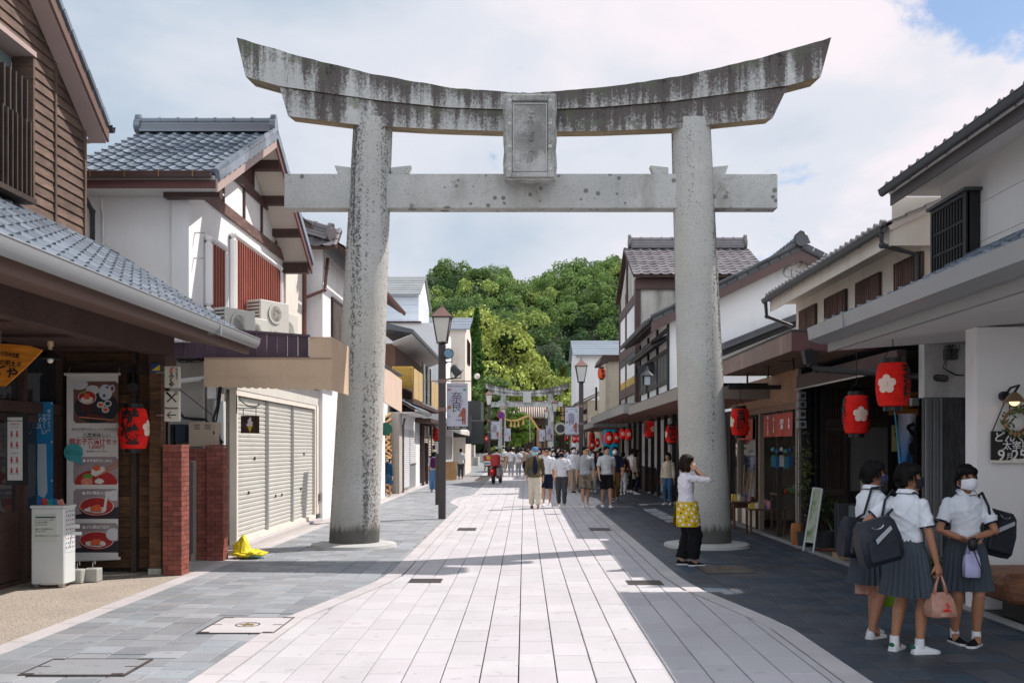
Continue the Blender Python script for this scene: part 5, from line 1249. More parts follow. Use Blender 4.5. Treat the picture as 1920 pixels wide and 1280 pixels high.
part('painted_cone',MB().prism([(cx-0.045,cz-0.02),(cx+0.045,cz-0.02),(cx,cz-0.13)],'y',Y-0.018,Y-0.0155),mat('yellow_print',(0.62,0.50,0.03),0.5),t,fix=True)
sw=MB()
for i,(r_,zz)in enumerate(((0.055,-0.005),(0.045,0.03),(0.032,0.065),(0.018,0.095))):sw.ell((cx+(0.006 if i%2 else-0.006),Y-0.018,cz+zz),(r_,0.004,0.024))
part('painted_swirl',sw,M_whiteink,t,smooth=True)
part('bracket',MB().tube([at(444,760,Y),at(444,740,Y),at(452,752,Y),at(465,761,Y),at(480,762,Y),at(487,758,Y),at(484,756,Y)],0.010,6).tube([at(444,765,Y),at(485,765,Y)],0.008,6).tube([at(456,765,Y),at(456,779,Y)],0.006,5).tube([at(480,765,Y),at(480,779,Y)],0.006,5).tube([at(444,740,Y),at(444,775,Y)],0.008,6),M_black,t,smooth=True)
random.seed(3)
def heap():
 bm=bmesh.new();bmesh.ops.create_icosphere(bm,subdivisions=5,radius=1)
 from mathutils import noise as mn
 for v in bm.verts:
  p=v.co.copy();pk=max(0,1-((p.x+0.38)**2*3+p.y**2*1.6))
  r_=1+0.16*mn.noise(p*2.1)+0.30*abs(mn.noise(p*3.3+Vector((3,1,2))))+0.10*abs(mn.noise(p*8))
  h=(0.11+0.22*pk**1.3)
  v.co=Vector((p.x*0.24*r_,p.y*0.20*r_,max(0,(p.z*0.5+0.5))*h*r_))
 me=bpy.data.meshes.new('plastic_sheet');bm.to_mesh(me);bm.free();me.materials.append(mat('yellow_net_sheet',(0.80,0.62,0.02),0.5,0.14,9,bump=0.8,bs=45));smooth_mesh(me)
 o=link('garbage_net',me);o.location=(-4.24,15.3,0.003);o.rotation_euler=(0,0,0.1);OFF[o]=Vector(o.location)
 tag(o,'bright yellow crumpled net sheet lying on the paving beside the brick pier','net sheet')
 part('net_weight_rope',MB().tube([(0.02,-0.19,0.02),(0.10,-0.22,0.05),(0.18,-0.19,0.03),(0.26,-0.17,0.015)],0.012,6),mat('blue_green_rope',(0.05,0.2,0.22),0.7),o,local=True,smooth=True)
heap()
ac_unit('cream air conditioner on the flat roof, nearest the tiled pent roof',(-4.72,16.2,3.37),R(66),0.72,0.52,0.28)
ac_unit('small cream air conditioner behind the nearest one on the flat roof',(-4.70,17.1,3.37),R(66),0.62,0.50,0.26)
ac_unit('tall two-fan air conditioner in front of the long red barred window',(-4.62,17.95,3.37),R(62),0.74,0.90,0.34,True)
ac_unit('air conditioner with blank side at the far end of the flat roof',(-4.66,19.1,3.37),R(80),0.8,0.85,0.34)
# ---------------- pink-white house with ornate ridge
B3=thing('gabled_townhouse','pinkish white townhouse with ornate tile ridge, mostly behind the left pillar','house',(-5.5,28,0));b=B3
X3=-4.70
part('wall',MB().box(-8.0,X3,23.2,33.6,0,6.30),M_white,b)
part('beige_wing',MB().box(-6.5,-5.10,21.3,23.19,0,5.95),M_cream,b)
pipe(b,[(-5.05,22.9,6.0),(-5.05,22.9,3.4)],0.045,mat('brown_downpipe',(0.16,0.07,0.055),0.45));pipe(b,[(X3+0.06,23.5,6.15),(X3+0.06,23.4,5.9),(X3+0.06,23.15,5.35),(-5.03,22.95,5.15)],0.04,mat('brown_downpipe',(0.16,0.07,0.055),0.45))
sh=part('shutter_frame',frame(MB(),'y',X3+0.03,24.2,31,3.45,5.35,0.06,0.06),M_dwoodv,b)
slats(sh,'y',X3+0.03,24.26,30.94,3.5,5.3,40,0.12,0.03,mat('grey_brown_slats',(0.105,0.085,0.075),0.75,0.2,2,grain=(30,30,4),isl=0.2))
vv=Vector((-1.5,0,1.0)).normalized()
roof_slope(b,(-4.15,23.0,6.32),(0,1,0),10.8,vv,2.2,M_tileold,w=0.265,l=0.29,under=M_darkbrown,limit=120)
roof_slope(b,(-8.4,22.75,6.30),(1,0,0),4.1,Vector((0,1.2,0.9)).normalized(),0.9,M_tileold,w=0.265,l=0.29,under=M_darkbrown,limit=60)
ridge(b,(-4.5,22.95,6.5),(-5.9,23.5,7.0),M_tileold,0.22,0.26)
ridge(b,(-6.1,23.4,7.55),(-6.1,33,7.55),M_tileold,0.35,0.3)
part('gable_panel',MB().prism([(-7.1,6.85),(-5.1,6.85),(-6.1,7.6)],'y',23.5,23.6),M_white,b,fix=True)
part('demon_tile',MB().prism([(-6.32,7.55),(-5.88,7.55),(-5.8,7.95),(-5.95,8.2),(-6.1,8.05),(-6.25,8.2),(-6.4,7.95)],'y',23.2,23.45),M_tileold,b,fix=True,bev=0.02)
gutter(b,(-4.08,23.0,6.26),(-4.08,33.8,6.26),mat('brown_downpipe',(0.16,0.07,0.055),0.45),0.12,0.1)
shutter(b,'y',X3+0.02,24.9,27.6,0.1,2.5,M_shutterw)
# ================================================================ RIGHT SIDE
def bx(nm,p,m,*c,**k):return part(nm,MB().box(*c),m,p,**k)
def fade(name,c1,c2,z0,z1):
 return None
# ---------------- white shop, nearest on the right
C1=thing('white_shop','white shop with wide grey gutter and lattice upstairs window at the right edge','shop',(6,10,0));b=C1
XE,ZE=3.80,3.10
me_=MB().box(-0.13,0.16,-0.125,0.125,-0.01,0.045).box(-0.13,0.16,-0.145,-0.10,0.046,0.07).mesh('eave_tile');me_.materials.append(M_tile)
for i in range(24):inst('eave_tile',me_,b,T(XE-0.02,12.22-i*0.30,ZE+0.09))
vv=Vector((1.8,0,0.95));roof_slope(b,(XE+0.12,4.8,ZE+0.13),(0,1,0),7.6,vv,vv.length-0.1,M_tile,w=0.30,l=0.29,under=M_greysoff,limit=120)
g_=part('gutter',MB().prism([(3.55,3.19),(3.57,3.04),(3.72,2.99),(3.78,2.99),(3.78,3.19),(3.76,3.19),(3.76,3.01),(3.72,3.01),(3.59,3.06),(3.57,3.19)],'y',4.8,12.5),M_greyfas,b,fix=True)
bx('gutter_joint',g_,M_greyfas,3.545,3.60,11.10,11.13,3.03,3.195)
bx('fascia',b,M_greysoff,3.785,3.83,4.8,12.42,2.885,3.12);bx('end_fascia',b,M_greysoff,3.831,5.7,12.38,12.42,2.98,3.16)
part('soffit',MB().hexa([(3.831,4.8,2.90),(5.7,4.8,3.03),(5.7,12.379,3.03),(3.831,12.379,2.90),(3.831,4.8,2.92),(5.7,4.8,3.05),(5.7,12.379,3.05),(3.831,12.379,2.92)]),M_soffit,b)
bx('porch_pillar',b,M_white,4.75,7.6,10.45,10.72,0,2.96)
bx('porch_beam',b,M_white,5.9,7.6,8.0,10.449,2.70,3.02)
bx('back_wall',b,M_white,6.6,7.6,3,10.449,0,2.69)
XW=5.60
bx('upper_body',b,M_white,XW+0.02,9.5,5,13.36,2.7,5.24)
for(za,zb_)in((3.2,3.75),(3.756,4.215),(4.221,4.69),(4.696,5.22)):
 for(ya,yb)in((5,8.3),(8.306,10.2),(10.206,12.05),(12.056,13.37)):bx('siding_panel',b,mat('off_white_siding',(0.62,0.605,0.585),0.8,0.03,1.2),XW,XW+0.019,ya,yb,za,zb_)
bx('end_siding',b,mat('off_white_siding',(0,0,0)),XW,9.5,13.361,13.38,3.0,5.22)
bx('upper_soffit',b,M_soffit,5.12,XW+0.5,5,13.9,5.20,5.225)
bx('upper_fascia',b,mat('dark_grey_brown_fascia',(0.085,0.075,0.075),0.6,0.1),5.10,5.119,5,13.88,5.06,5.24)
gutter(b,(5.0,4.9,5.285),(5.0,13.92,5.285),M_dgm,0.11,0.09,16,M_steel)
vv=Vector((2,0,0.95));roof_slope(b,(5.06,4.9,5.30),(0,1,0),9.0,vv,3.6,M_tileold,w=0.27,l=0.29,under=M_soffit,limit=60)
eave_ends(b,(5.06,4.9,5.30),(5.06,13.9,5.30),M_tileold,33,0.05)
ridge(b,(8.2,4.9,6.9),(8.2,13.9,6.9),M_tileold)
w_=part('lattice_window',frame(MB(),'y',XW-0.16,12.22,13.28,3.70,4.84,0.05,0.05),M_black,b)
bx('window_hood',w_,M_dgm,XW-0.22,XW-0.001,12.16,13.34,4.842,4.88);bx('pane',w_,M_glass,XW-0.012,XW-0.004,12.26,13.24,3.75,4.80)
bx('side_frame',w_,M_black,XW-0.16,XW-0.002,12.22,12.25,3.70,4.84)
bx('curtain_box',w_,M_cream,XW-0.03,XW-0.013,12.27,13.23,4.62,4.79)
slats(w_,'y',XW-0.16,12.27,13.23,3.75,4.79,11,0.022,0.03,M_black,'bar')
for z_ in(3.95,4.22,4.50):bx('rail',w_,M_black,XW-0.175,XW-0.16,12.24,13.26,z_-0.012,z_+0.012)
t=thing('wall_lamp','lit brass gooseneck lamp on the white porch wall above the chalk sign','lamp',at(1893,750,10.4));Y=10.40
p=at(1884,742,Y);part('wall_plate',MB().lathe([(0.045,-0.03),(0.05,0.0),(0.05,0.045)],(p.x,Y,p.z),16,'y'),M_black,t,smooth=40)
q=at(1902,748,10.15);part('gooseneck',MB().tube([(p.x,Y,p.z),(p.x+0.02,Y-0.08,p.z+0.08),(p.x+0.06,Y-0.18,p.z+0.10),(q.x,10.16,q.z+0.06)],0.012,8),M_black,t,smooth=True)
part('shade',MB().lathe([(0.02,0.07),(0.05,0.05),(0.115,-0.03),(0.11,-0.03),(0.045,0.04)],(q.x,10.15,q.z),22,caps=False),mat('aged_brass_shade',(0.30,0.20,0.12),0.4,0.1,metal=0.5),t,smooth=40)
part('bulb',MB().ell((q.x,10.15,q.z-0.02),(0.05,0.05,0.05)),mat('glowing_bulb',(1.0,0.55,0.28),0.4,0,emit=2.2),t,smooth=True)
def chalk():
 Y=10.42;t=thing('chalk_sign','black chalk sign with hand-lettered white writing hanging on the white porch wall','sign',at(1900,868,Y))
 a,c=at(1857,862,Y),at(1982,808,Y)
 part('board',MB().box(a.x,c.x,Y-0.025,Y,a.z,c.z),mat('blackboard',(0.022,0.02,0.02),0.7,0.2),t,bev=0.005);bx('ledge',t,M_cream,a.x-0.01,c.x,Y-0.05,Y-0.002,a.z-0.03,a.z-0.002)
 part('cord',MB().tube([at(1861,808,Y-0.01),at(1884,752,Y-0.02)],0.006,6),M_ink,t)
 F=lambda px,py:Matrix.Translation((at(px,0,Y).x,Y-0.028,at(0,py,Y).z))@Euler((R(90),0,0)).to_matrix().to_4x4()
 text('どんぐりの木',0.115,F(1860,820),M_whiteink,t,ax='LEFT',bold=0.002,shear=0.1,xs=1.0);text('太宰府',0.10,F(1877,836),M_whiteink,t,ax='LEFT',bold=0.001)
 text('9',0.16,F(1868,854),M_whiteink,t,ax='LEFT',bold=0.002);text('月',0.08,F(1884,856),M_whiteink,t,ax='LEFT');text('25日',0.16,F(1894,854),M_whiteink,t,ax='LEFT',bold=0.002)
 t=thing('wreath','small twig wreath with leaves and acorns above the chalk sign','wreath',at(1905,790,10.36));rr=random.Random(4)
 c=at(1905,790,10.35);tw=MB();lf=MB()
 for k in range(5):
  o=[rr.uniform(-.012,.012)for _ in range(3)];tw.tube([(c.x+0.125*math.cos(a_/12*6.283)+o[0]*math.sin(a_*1.7),10.35+o[1],c.z+0.125*math.sin(a_/12*6.283)+o[2])for a_ in range(13)],0.010,5)
 for k in range(90):
  a_=rr.uniform(0,6.28);p=Vector((c.x+0.13*math.cos(a_)+rr.uniform(-.04,.07),10.33+rr.uniform(-.04,.02),c.z+0.13*math.sin(a_)+rr.uniform(-.04,.05)))
  u=Vector((rr.uniform(-1,1),rr.uniform(-.4,.4),rr.uniform(-1,1))).normalized()*0.035;v=u.cross(Vector((0,1,0.2))).normalized()*0.012;lf.add([p-u,p+v,p+u,p-v],[(0,1,2,3)])
 part('twigs',tw,mat('twig_brown',(0.22,0.13,0.08),0.8,0.2,9),t,smooth=True);part('leaves',lf,mat('wreath_leaf',(0.07,0.12,0.04),0.7,0.3,9,isl=0.4),t)
 ac=MB()
 for k in range(9):a_=rr.uniform(3.4,6.0);ac.ell((c.x+0.13*math.cos(a_),10.31,c.z+0.13*math.sin(a_)-.01),(0.022,0.02,0.025),seg=8,rings=5)
 part('acorns',ac,mat('acorn',(0.36,0.2,0.1),0.5,0.2,9),t,smooth=True)
chalk()
t=thing('log_bench','half-log wooden stand on dark feet under the porch wall','bench',(5.3,9.9,0))
part('log',MB().prism([(4.62,0.20),(6.6,0.20),(6.6,0.50),(4.58,0.50),(4.55,0.42)],'y',9.45,10.2),mat('reddish_log_wood',(0.20,0.085,0.045),0.55,0.3,3,grain=(5,20,50),stain=0.4,stc=(0.07,0.03,0.02),stsc=(3,3,12)),t,fix=True,bev=0.04)
for x in(4.85,5.7):bx('foot',t,M_blackwood,x,x+0.35,9.55,10.1,0,0.198)
C2=thing('side_wall','screen wall of grey corrugated sheet, dark board and white render between the shops','wall',(6,12.7,0));b=C2
bx('render',b,mat('dirty_white_render',(0.50,0.50,0.48),0.9,0.1,2,bump=0.4,bs=50,stain=0.5,stc=(0.24,0.24,0.24),stsc=(2,2,1)),5.07,7.6,12.62,12.8,2.33,3.6)
for i in range(5):xa=5.07+i*0.043;bx('corrugation',b,mat('grey_corrugated_metal',(0.17,0.18,0.19),0.45,0.06),xa+0.004,xa+0.038,12.57+0.012*(i%2),12.61,0,2.32)
bx('dark_board',b,mat('blackish_board',(0.045,0.047,0.052),0.7,0.3,3,grain=(30,30,4),stain=0.4,stc=(0.12,0.12,0.12),stsc=(9,9,9),stthr=0.62),5.29,5.60,12.59,12.62,0,2.32);bx('backing',b,M_dgm,5.07,7.6,12.622,12.7,0,2.329)
bx('white_board',b,M_white,5.61,7.6,12.59,12.62,0,2.32)
bx('brown_post',b,M_darkbrown,5.54,5.62,13.7,13.78,0,2.9)
t=thing('junction_box','twin black junction box with looping cables on the dirty white render','junction box',at(1782,665,12.6))
for px in(1774,1786):a=at(px,672,12.6);part('box',MB().box(a.x-0.035,a.x+0.035,12.52,12.61,a.z-0.02,a.z+0.12),M_dgm,t,bev=0.006)
for i in range(7):part('cable',MB().tube([at(1772+3*i,675,12.56),at(1768+5*i,690+2*i,12.54),at(1790+2*i,703-i,12.56),at(1807,704-i,12.6)]if i<2 else[at(1770+2*i,650,12.56),at(1758+7*i,640+4*(i%3),12.53),at(1766+5*i,660,12.55),at(1778+3*i,655,12.56)],0.006,5),M_black,t,smooth=True)
# ---------------- dark lattice entrance set back between the shops
C3=thing('lattice_entrance','black timber entrance with lattice sliding door and grey blind, set back between the shops','entrance',(6,17.6,0));b=C3
YL=17.55;Xp=lambda px,Y=YL:(px-983)/FP*Y
bx('wall',b,M_blackwood,5.0,8.0,YL+0.06,YL+0.2,0,3.6)
for px,w in((1514,.08),(1527,.05),(1541,.10),(1590,.05),(1668,.09)):x=Xp(px);bx('post',b,M_blackwood,x-w/2,x+w/2,YL-0.05,YL+0.059,0,3.2)
bx('transom',b,M_dwood,Xp(1543),Xp(1668),YL-0.04,YL+0.03,2.06,2.20);bx('top_beam',b,M_dwood,Xp(1500),Xp(1690),YL-0.04,YL+0.059,2.75,2.95)
slats(b,'x',YL-0.02,Xp(1546),Xp(1664),2.21,2.74,26,0.018,0.03,M_dwoodv,'lattice_bar')
dr=part('sliding_door',frame(MB(),'x',YL,Xp(1546),Xp(1588),0.02,2.05,0.06,0.05),M_dwoodv,b)
slats(dr,'x',YL,Xp(1550),Xp(1584),0.08,1.99,8,0.022,0.03,M_dwoodv,'lattice_bar');bx('mid_rail',dr,M_dwoodv,Xp(1550),Xp(1584),YL-0.022,YL-0.016,0.86,0.96)
bx('blind',b,mat('grey_blind',(0.135,0.13,0.125),0.85,0.05,1),Xp(1592),Xp(1667),YL-0.03,YL-0.02,0.93,2.05)
bx('base_board',b,M_blackwood,Xp(1592),Xp(1667),YL-0.04,YL+0.03,0,0.92)
bx('ceiling',b,M_dwood,4.9,8,12.85,YL+0.059,3.16,3.2);bx('side_return',b,M_blackwood,6.9,7.1,12.81,YL-0.06,0,3.15)
# ---------------- copper-edged shop with plaster upper floor
C4=thing('souvenir_shop','souvenir shop with weathered copper canopy edge and wood-slatted upstairs windows','shop',(6,18.5,0));b=C4
XC=3.90
for i in range(9):
 ya=14.50+i*0.567;bx('copper_fascia',b,M_copper,XC-0.012,XC,ya+0.002,ya+0.564,3.10,3.385)
bx('copper_end',b,mat('dark_red_copper',(0.12,0.055,0.055),0.45,0.15,metal=0.2),XC+0.001,5.2,14.48,14.499,3.10,3.385)
bx('copper_top',b,M_dgm,XC-0.03,5.8,14.46,19.62,3.386,3.41)
for i in range(11):xa=XC+0.005+i*0.095;bx('soffit_board',b,mat('brown_soffit_board',(0.155,0.095,0.065),0.7,0.2,2,grain=(40,3,40),isl=0.15),xa,xa+0.09,14.5,19.6,3.10+0.0,3.112)
bx('canopy_top',b,M_dgm,XC+0.002,5.8,14.501,19.6,3.113,3.384)
for y in(15.0,16.2,17.4,18.7):part('downlight',MB().lathe([(0.10,-0.006),(0.09,-0.004)],(XC+0.35,y,3.098),18),M_ink,b)
XF=4.87
bx('header_beam',b,M_darkbrown,XF-0.06,XF+0.06,12.85,17.6,2.72,2.96);bx('rain_rail',b,M_steel,XF-0.09,XF-0.065,12.9,17.6,2.70,2.725)
bx('header_panel',b,mat('honey_timber_panel',(0.30,0.165,0.09),0.65,0.15,2,grain=(30,30,5)),XF,XF+0.05,17.7,23.4,2.50,3.10)
bx('lintel',b,mat('brown_lintel',(0.19,0.10,0.06),0.6,0.15,2,grain=(20,4,40)),XF-0.05,XF-0.002,17.6,23.4,2.38,2.50)
bm1=mat('pale_timber_post',(0.30,0.24,0.19),0.65,0.1)
for y,w,m in((17.66,.07,bm1),(19.0,.03,M_dwoodv),(20.45,.08,bm1),(20.75,.05,M_dwoodv),(22.5,.08,bm1),(23.4,.10,M_dwoodv)):bx('post',b,m,XF-0.05,XF+0.05,y-w/2,y+w/2,0,2.379)
bx('black_post',b,M_blackwood,XF-0.03,XF+0.12,17.40,17.60,0,3.09);bx('steel_strip',b,M_steel,XF-0.06,XF-0.03,17.45,17.48,0,2.7)
bx('glass_wall',b,M_glass,XF+0.02,XF+0.03,21.0,23.3,0.5,2.3);bx('low_wall',b,M_cream,XF+0.035,XF+0.09,20.9,23.3,0,0.7)
bx('shop_back_wall',b,M_cream,7.4,7.5,17.7,23.4,0,3.1);bx('shop_side_wall',b,M_cream,5.0,7.4,23.3,23.4,0,3.1);bx('shop_ceiling',b,M_cream,XF+0.06,7.4,17.75,23.29,2.95,3.0);bx('partition',b,M_cream,XF+0.25,7.4,17.62,17.69,0,3.0)
bx('hook_rail',b,M_black,XC+0.05,XF,19.9,19.95,2.93,2.98);bx('bracket_beam',b,M_black,XC-0.02,XF,18.9,18.98,2.80,2.88)
for y in(15.6,17.2,18.8):bx('hanger',b,M_black,XC+0.3,XC+0.33,y,y+0.03,2.9,3.098)
XW=5.80
bx('upper_wall',b,M_cream,XW,10,14.55,21.25,3.41,4.82);bx('eave_soffit',b,M_csoffit,5.30,XW+0.3,14.35,21.35,4.76,4.79)
bx('eave_fascia',b,M_cream,5.27,5.299,14.35,21.35,4.60,4.86);bx('gable_fascia',b,M_cream,5.30,7.2,14.33,14.36,4.60,5.3)
for(ya,yb)in((14.42,15.5),(16.15,17.3),(17.85,19.1),(19.7,20.85)):
 w_=part('window',frame(MB(),'y',XW-0.03,ya,yb,3.72,4.54,0.035,0.05),M_dwoodv,b)
 bx('window_back',w_,M_ink,XW-0.008,XW-0.002,ya+0.03,yb-0.03,3.75,4.51)
 slats(w_,'y',XW-0.035,ya+0.035,yb-0.035,3.75,4.505,12,0.055,0.03,mat('weathered_slat',(0.115,0.062,0.045),0.7,0.3,2,grain=(40,40,4),isl=0.3))
vv=Vector((2,0,0.9));roof_slope(b,(5.22,14.3,4.90),(0,1,0),7.1,vv,3.9,M_tileold,w=0.265,l=0.29,under=M_csoffit,limit=120)
eave_ends(b,(5.22,14.3,4.92),(5.22,21.4,4.92),M_tileold,27,0.055)
gutter(b,(5.16,14.3,4.87),(5.16,21.45,4.87),M_dgm,0.11,0.09,9,M_dgm)
pipe(b,[(5.16,14.4,4.8),(5.18,14.42,4.62),(5.72,14.5,4.50),(5.74,14.5,3.4)],0.04,M_dgm);pipe(b,[(5.16,21.3,4.8),(5.2,21.35,4.5),(5.75,21.4,4.3)],0.04,M_dgm)
pipe(b,[(4.12,14.40,3.12),(4.13,14.38,2.90),(4.22,14.36,2.83),(5.3,12.5,2.56)],0.045,M_black,'drain_pipe');part('rain_hopper',MB().hexa([(4.06,14.33,2.90),(4.20,14.33,2.90),(4.20,14.47,2.90),(4.06,14.47,2.90),(4.02,14.3,3.09),(4.24,14.3,3.09),(4.24,14.478,3.09),(4.02,14.478,3.09)]),M_black,b)
t=thing('noren_curtain','brick-red split shop curtain with white printing, right-hand one','curtain',(XF-0.06,19,1.9))
nm=mat('brick_red_noren',(0.40,0.075,0.05),0.85,0.08,3)
def noren(t,y0,y1,n,z0,z1):
 for i in range(n):
  ya,yb=y0+(y1-y0)*i/n,y0+(y1-y0)*(i+1)/n
  part('panel',MB().hexa([(XF-0.08+0.015*(i%2),ya+0.006,z0),(XF-0.075,yb-0.006,z0),(XF-0.07,yb-0.006,z0+0.001),(XF-0.075+0.015*(i%2),ya+0.006,z0+0.001),(XF-0.075,ya+0.002,z1),(XF-0.075,yb-0.002,z1),(XF-0.07,yb-0.002,z1),(XF-0.07,ya+0.002,z1)]),nm,t,fix=True)
 part('rod',MB().tube([(XF-0.072,y0-0.05,z1+0.01),(XF-0.072,y1+0.05,z1+0.01)],0.012,6),M_dwood,t)
noren(t,17.8,19.95,6,1.90,2.33)
for y,s_ in((19.55,'梅\nヶ\n枝\n餅'),(19.1,'御\n土\n産'),(18.5,'太宰府\n名物'),(18.0,'名\n物')):text(s_,0.10 if len(s_)<9 else 0.085,Matrix.Translation((XF-0.088,y,2.12))@Euler((R(90),0,R(-90))).to_matrix().to_4x4(),M_whiteink,t,bold=0.002)
t=thing('noren_curtain','brick-red split shop curtain next to the big pillar, left-hand one','curtain',(XF-0.06,21.5,1.9));noren(t,20.9,22.4,4,1.86,2.30)
text('名\n物',0.10,Matrix.Translation((XF-0.088,21.2,2.08))@Euler((R(90),0,R(-90))).to_matrix().to_4x4(),M_whiteink,t,bold=0.002)
tw_=mat('table_brown_wood',(0.13,0.07,0.045),0.6,0.15,3)
def table(x,y,w,d,h,lab):
 t=thing('display_table',lab,'table',(x,y,0),group='display tables outside the souvenir shop')
 bx('tabletop',t,tw_,x-w/2,x+w/2,y-d/2,y+d/2,h-0.03,h)
 for sx in(-1,1):
  for sy in(-1,1):bx('leg',t,tw_,x+sx*(w/2-.04)-.02,x+sx*(w/2-.04)+.02,y+sy*(d/2-.04)-.02,y+sy*(d/2-.04)+.02,0,h-0.031)
rg=random.Random(11)
goods=[('blue',(0.05,0.15,0.35)),('red',(0.5,0.05,0.05)),('white',(0.6,0.6,0.6)),('pink',(0.55,0.25,0.28)),('green',(0.08,0.25,0.1)),('tan',(0.4,0.26,0.14)),('black',(0.03,0.03,0.035)),('yellow',(0.6,0.45,0.08))]
where=[(4.75,19.6,0.74,0.44,0.50,'lower display table nearest the big pillar'),(4.72,21.2,0.66,0.5,0.56,'display table farther behind the pillar'),(5.45,20.0,0.9,0.6,0.78,'display table inside the shop opening'),(5.6,18.8,0.8,0.5,0.85,'display table beside the shop partition')]
seen_=set()
where+=[(6.9,18.6,0.9,0.35,1.35,'high shelf at the back of the souvenir shop'),(6.9,19.9,0.9,0.35,1.0,'back shelf of the souvenir shop'),(6.4,21.6,0.9,0.4,1.15,'inner shelf behind the shop window')]
for(x,y,w,d,h,lab)in where:
 table(x,y,w,d,h,lab)
 for k in range(16):
  cn,c=goods[(k*3+int(x*10))%8];gx=x-w/2+0.06+(w-0.12)*((k%8)+0.5)/8;gy=y-d/2+0.10+(d-0.2)*(k//8)+rg.uniform(-.01,.01);gh=rg.uniform(0.05,0.17);gw=rg.uniform(0.035,0.055)
  kind=['pack','jar','box'][k%3];lb='%s souvenir %s on the %s'%(cn,kind,lab)
  m=mat('goods_'+cn,c,0.55,0.12,20,isl=0.1)
  mb=MB().lathe([(gw*0.8,0),(gw,gh*0.2),(gw,gh*0.7),(gw*0.5,gh*0.85),(gw*0.55,gh)],(gx,gy,h),10)if kind=='jar' else(MB().box(gx-gw,gx+gw,gy-0.05,gy+0.05,h,h+gh)if kind=='box' else MB().hexa([(gx-gw,gy-.03,h),(gx+gw,gy-.03,h),(gx+gw,gy+.03,h),(gx-gw,gy+.03,h),(gx-gw*.8,gy,h+gh),(gx+gw*.8,gy+.02,h+gh),(gx+gw*.8,gy+.03,h+gh),(gx-gw*.8,gy+.01,h+gh)]))
  o=solo('souvenir_'+kind,mb,m,lb+(', taller one' if lb in seen_ else ''),kind,'souvenirs on display',smooth=40 if kind=='jar' else False);seen_.add(lb)
for k,(px,py0,py1,Y)in enumerate(((1396,870,935,21.6),(1402,895,945,21.4),(1410,885,940,21.2),(1417,880,935,21.0))):
 a,c=at(px-3,py1,Y),at(px+1,py0,Y);solo('walking_stick',MB().tube([(a.x,Y,a.z),(c.x,Y+0.05,c.z)],0.014,6),mat('light_bamboo',(0.40,0.25,0.14),0.5,0.1),['leftmost','second','third','rightmost'][k]+' wooden stick standing in the souvenir rack','stick','wooden sticks in the rack',smooth=True)
t=thing('stick_rack','low wooden rack holding the sticks beside the big pillar','rack',(4.65,21.5,0));bx('tray',t,tw_,4.45,5.0,21.3,21.8,0.40,0.50)
for x in(4.47,4.95):
 for y in(21.32,21.75):bx('leg',t,tw_,x,x+0.03,y,y+0.03,0,0.399)
rr=random.Random(9)
for k in range(5):
 px=1440+k*8;Y=18.9;c=at(px,845+3*(k%2),Y);cc=['teal','blue','white','teal','blue'][k]
 t=thing('wind_chime',['teal','blue','white','dark teal','deep blue'][k]+' paper-tailed wind chime hanging in the shop opening','wind chime',(c.x+0.1,Y,c.z-0.2),group='wind chimes')
 part('bell',MB().lathe([(0.04,0),(0.045,0.03),(0.02,0.07)],(c.x+0.1,Y,c.z),10),mat('chime_'+cc,{'teal':(0.05,0.25,0.28),'blue':(0.04,0.1,0.3),'white':(0.5,0.5,0.45)}[cc],0.4),t,smooth=40)
 bx('paper_tail',t,mat('chime_'+cc,(0,0,0)),c.x+0.06,c.x+0.14,Y-0.001,Y+0.001,c.z-0.30,c.z-0.08);part('string',MB().tube([(c.x+0.1,Y,c.z-0.3),(c.x+0.1,Y,2.3)],0.003,4),M_ink,t)
t=thing('umbrella_barrel','orange wooden barrel at the foot of the shop post','barrel',(4.98,17.9,0));part('barrel',MB().lathe([(0.10,0),(0.115,0.12),(0.115,0.28),(0.10,0.38),(0.085,0.38),(0.085,0.3)],(4.76,17.35,0),18),mat('orange_barrel_wood',(0.42,0.16,0.05),0.55,0.2,4,grain=(40,40,3)),t,smooth=40)
for i,(py0,py1)in enumerate(((735,750),(752,765),(768,785),(788,803))):
 a,c=at(1494-(i%2),py1,17.36),at(1508+(i%2),py0,17.36);t=thing('meter',['top','second','third','lowest'][i]+' grey electric meter stacked on the black shop post','meter',(a.x,17.3,a.z),group='stacked electric meters')
 part('casing',MB().box(a.x,c.x,17.24,17.38,a.z,c.z),mat('pale_grey_meter',(0.26,0.27,0.27),0.35,0.1,spec=0.6),t,bev=0.01);part('dial',MB().lathe([(0.04,-0.012),(0.03,-0.02)],((a.x+c.x)/2,17.24,(a.z+c.z)/2),14,'y'),M_glass,t)
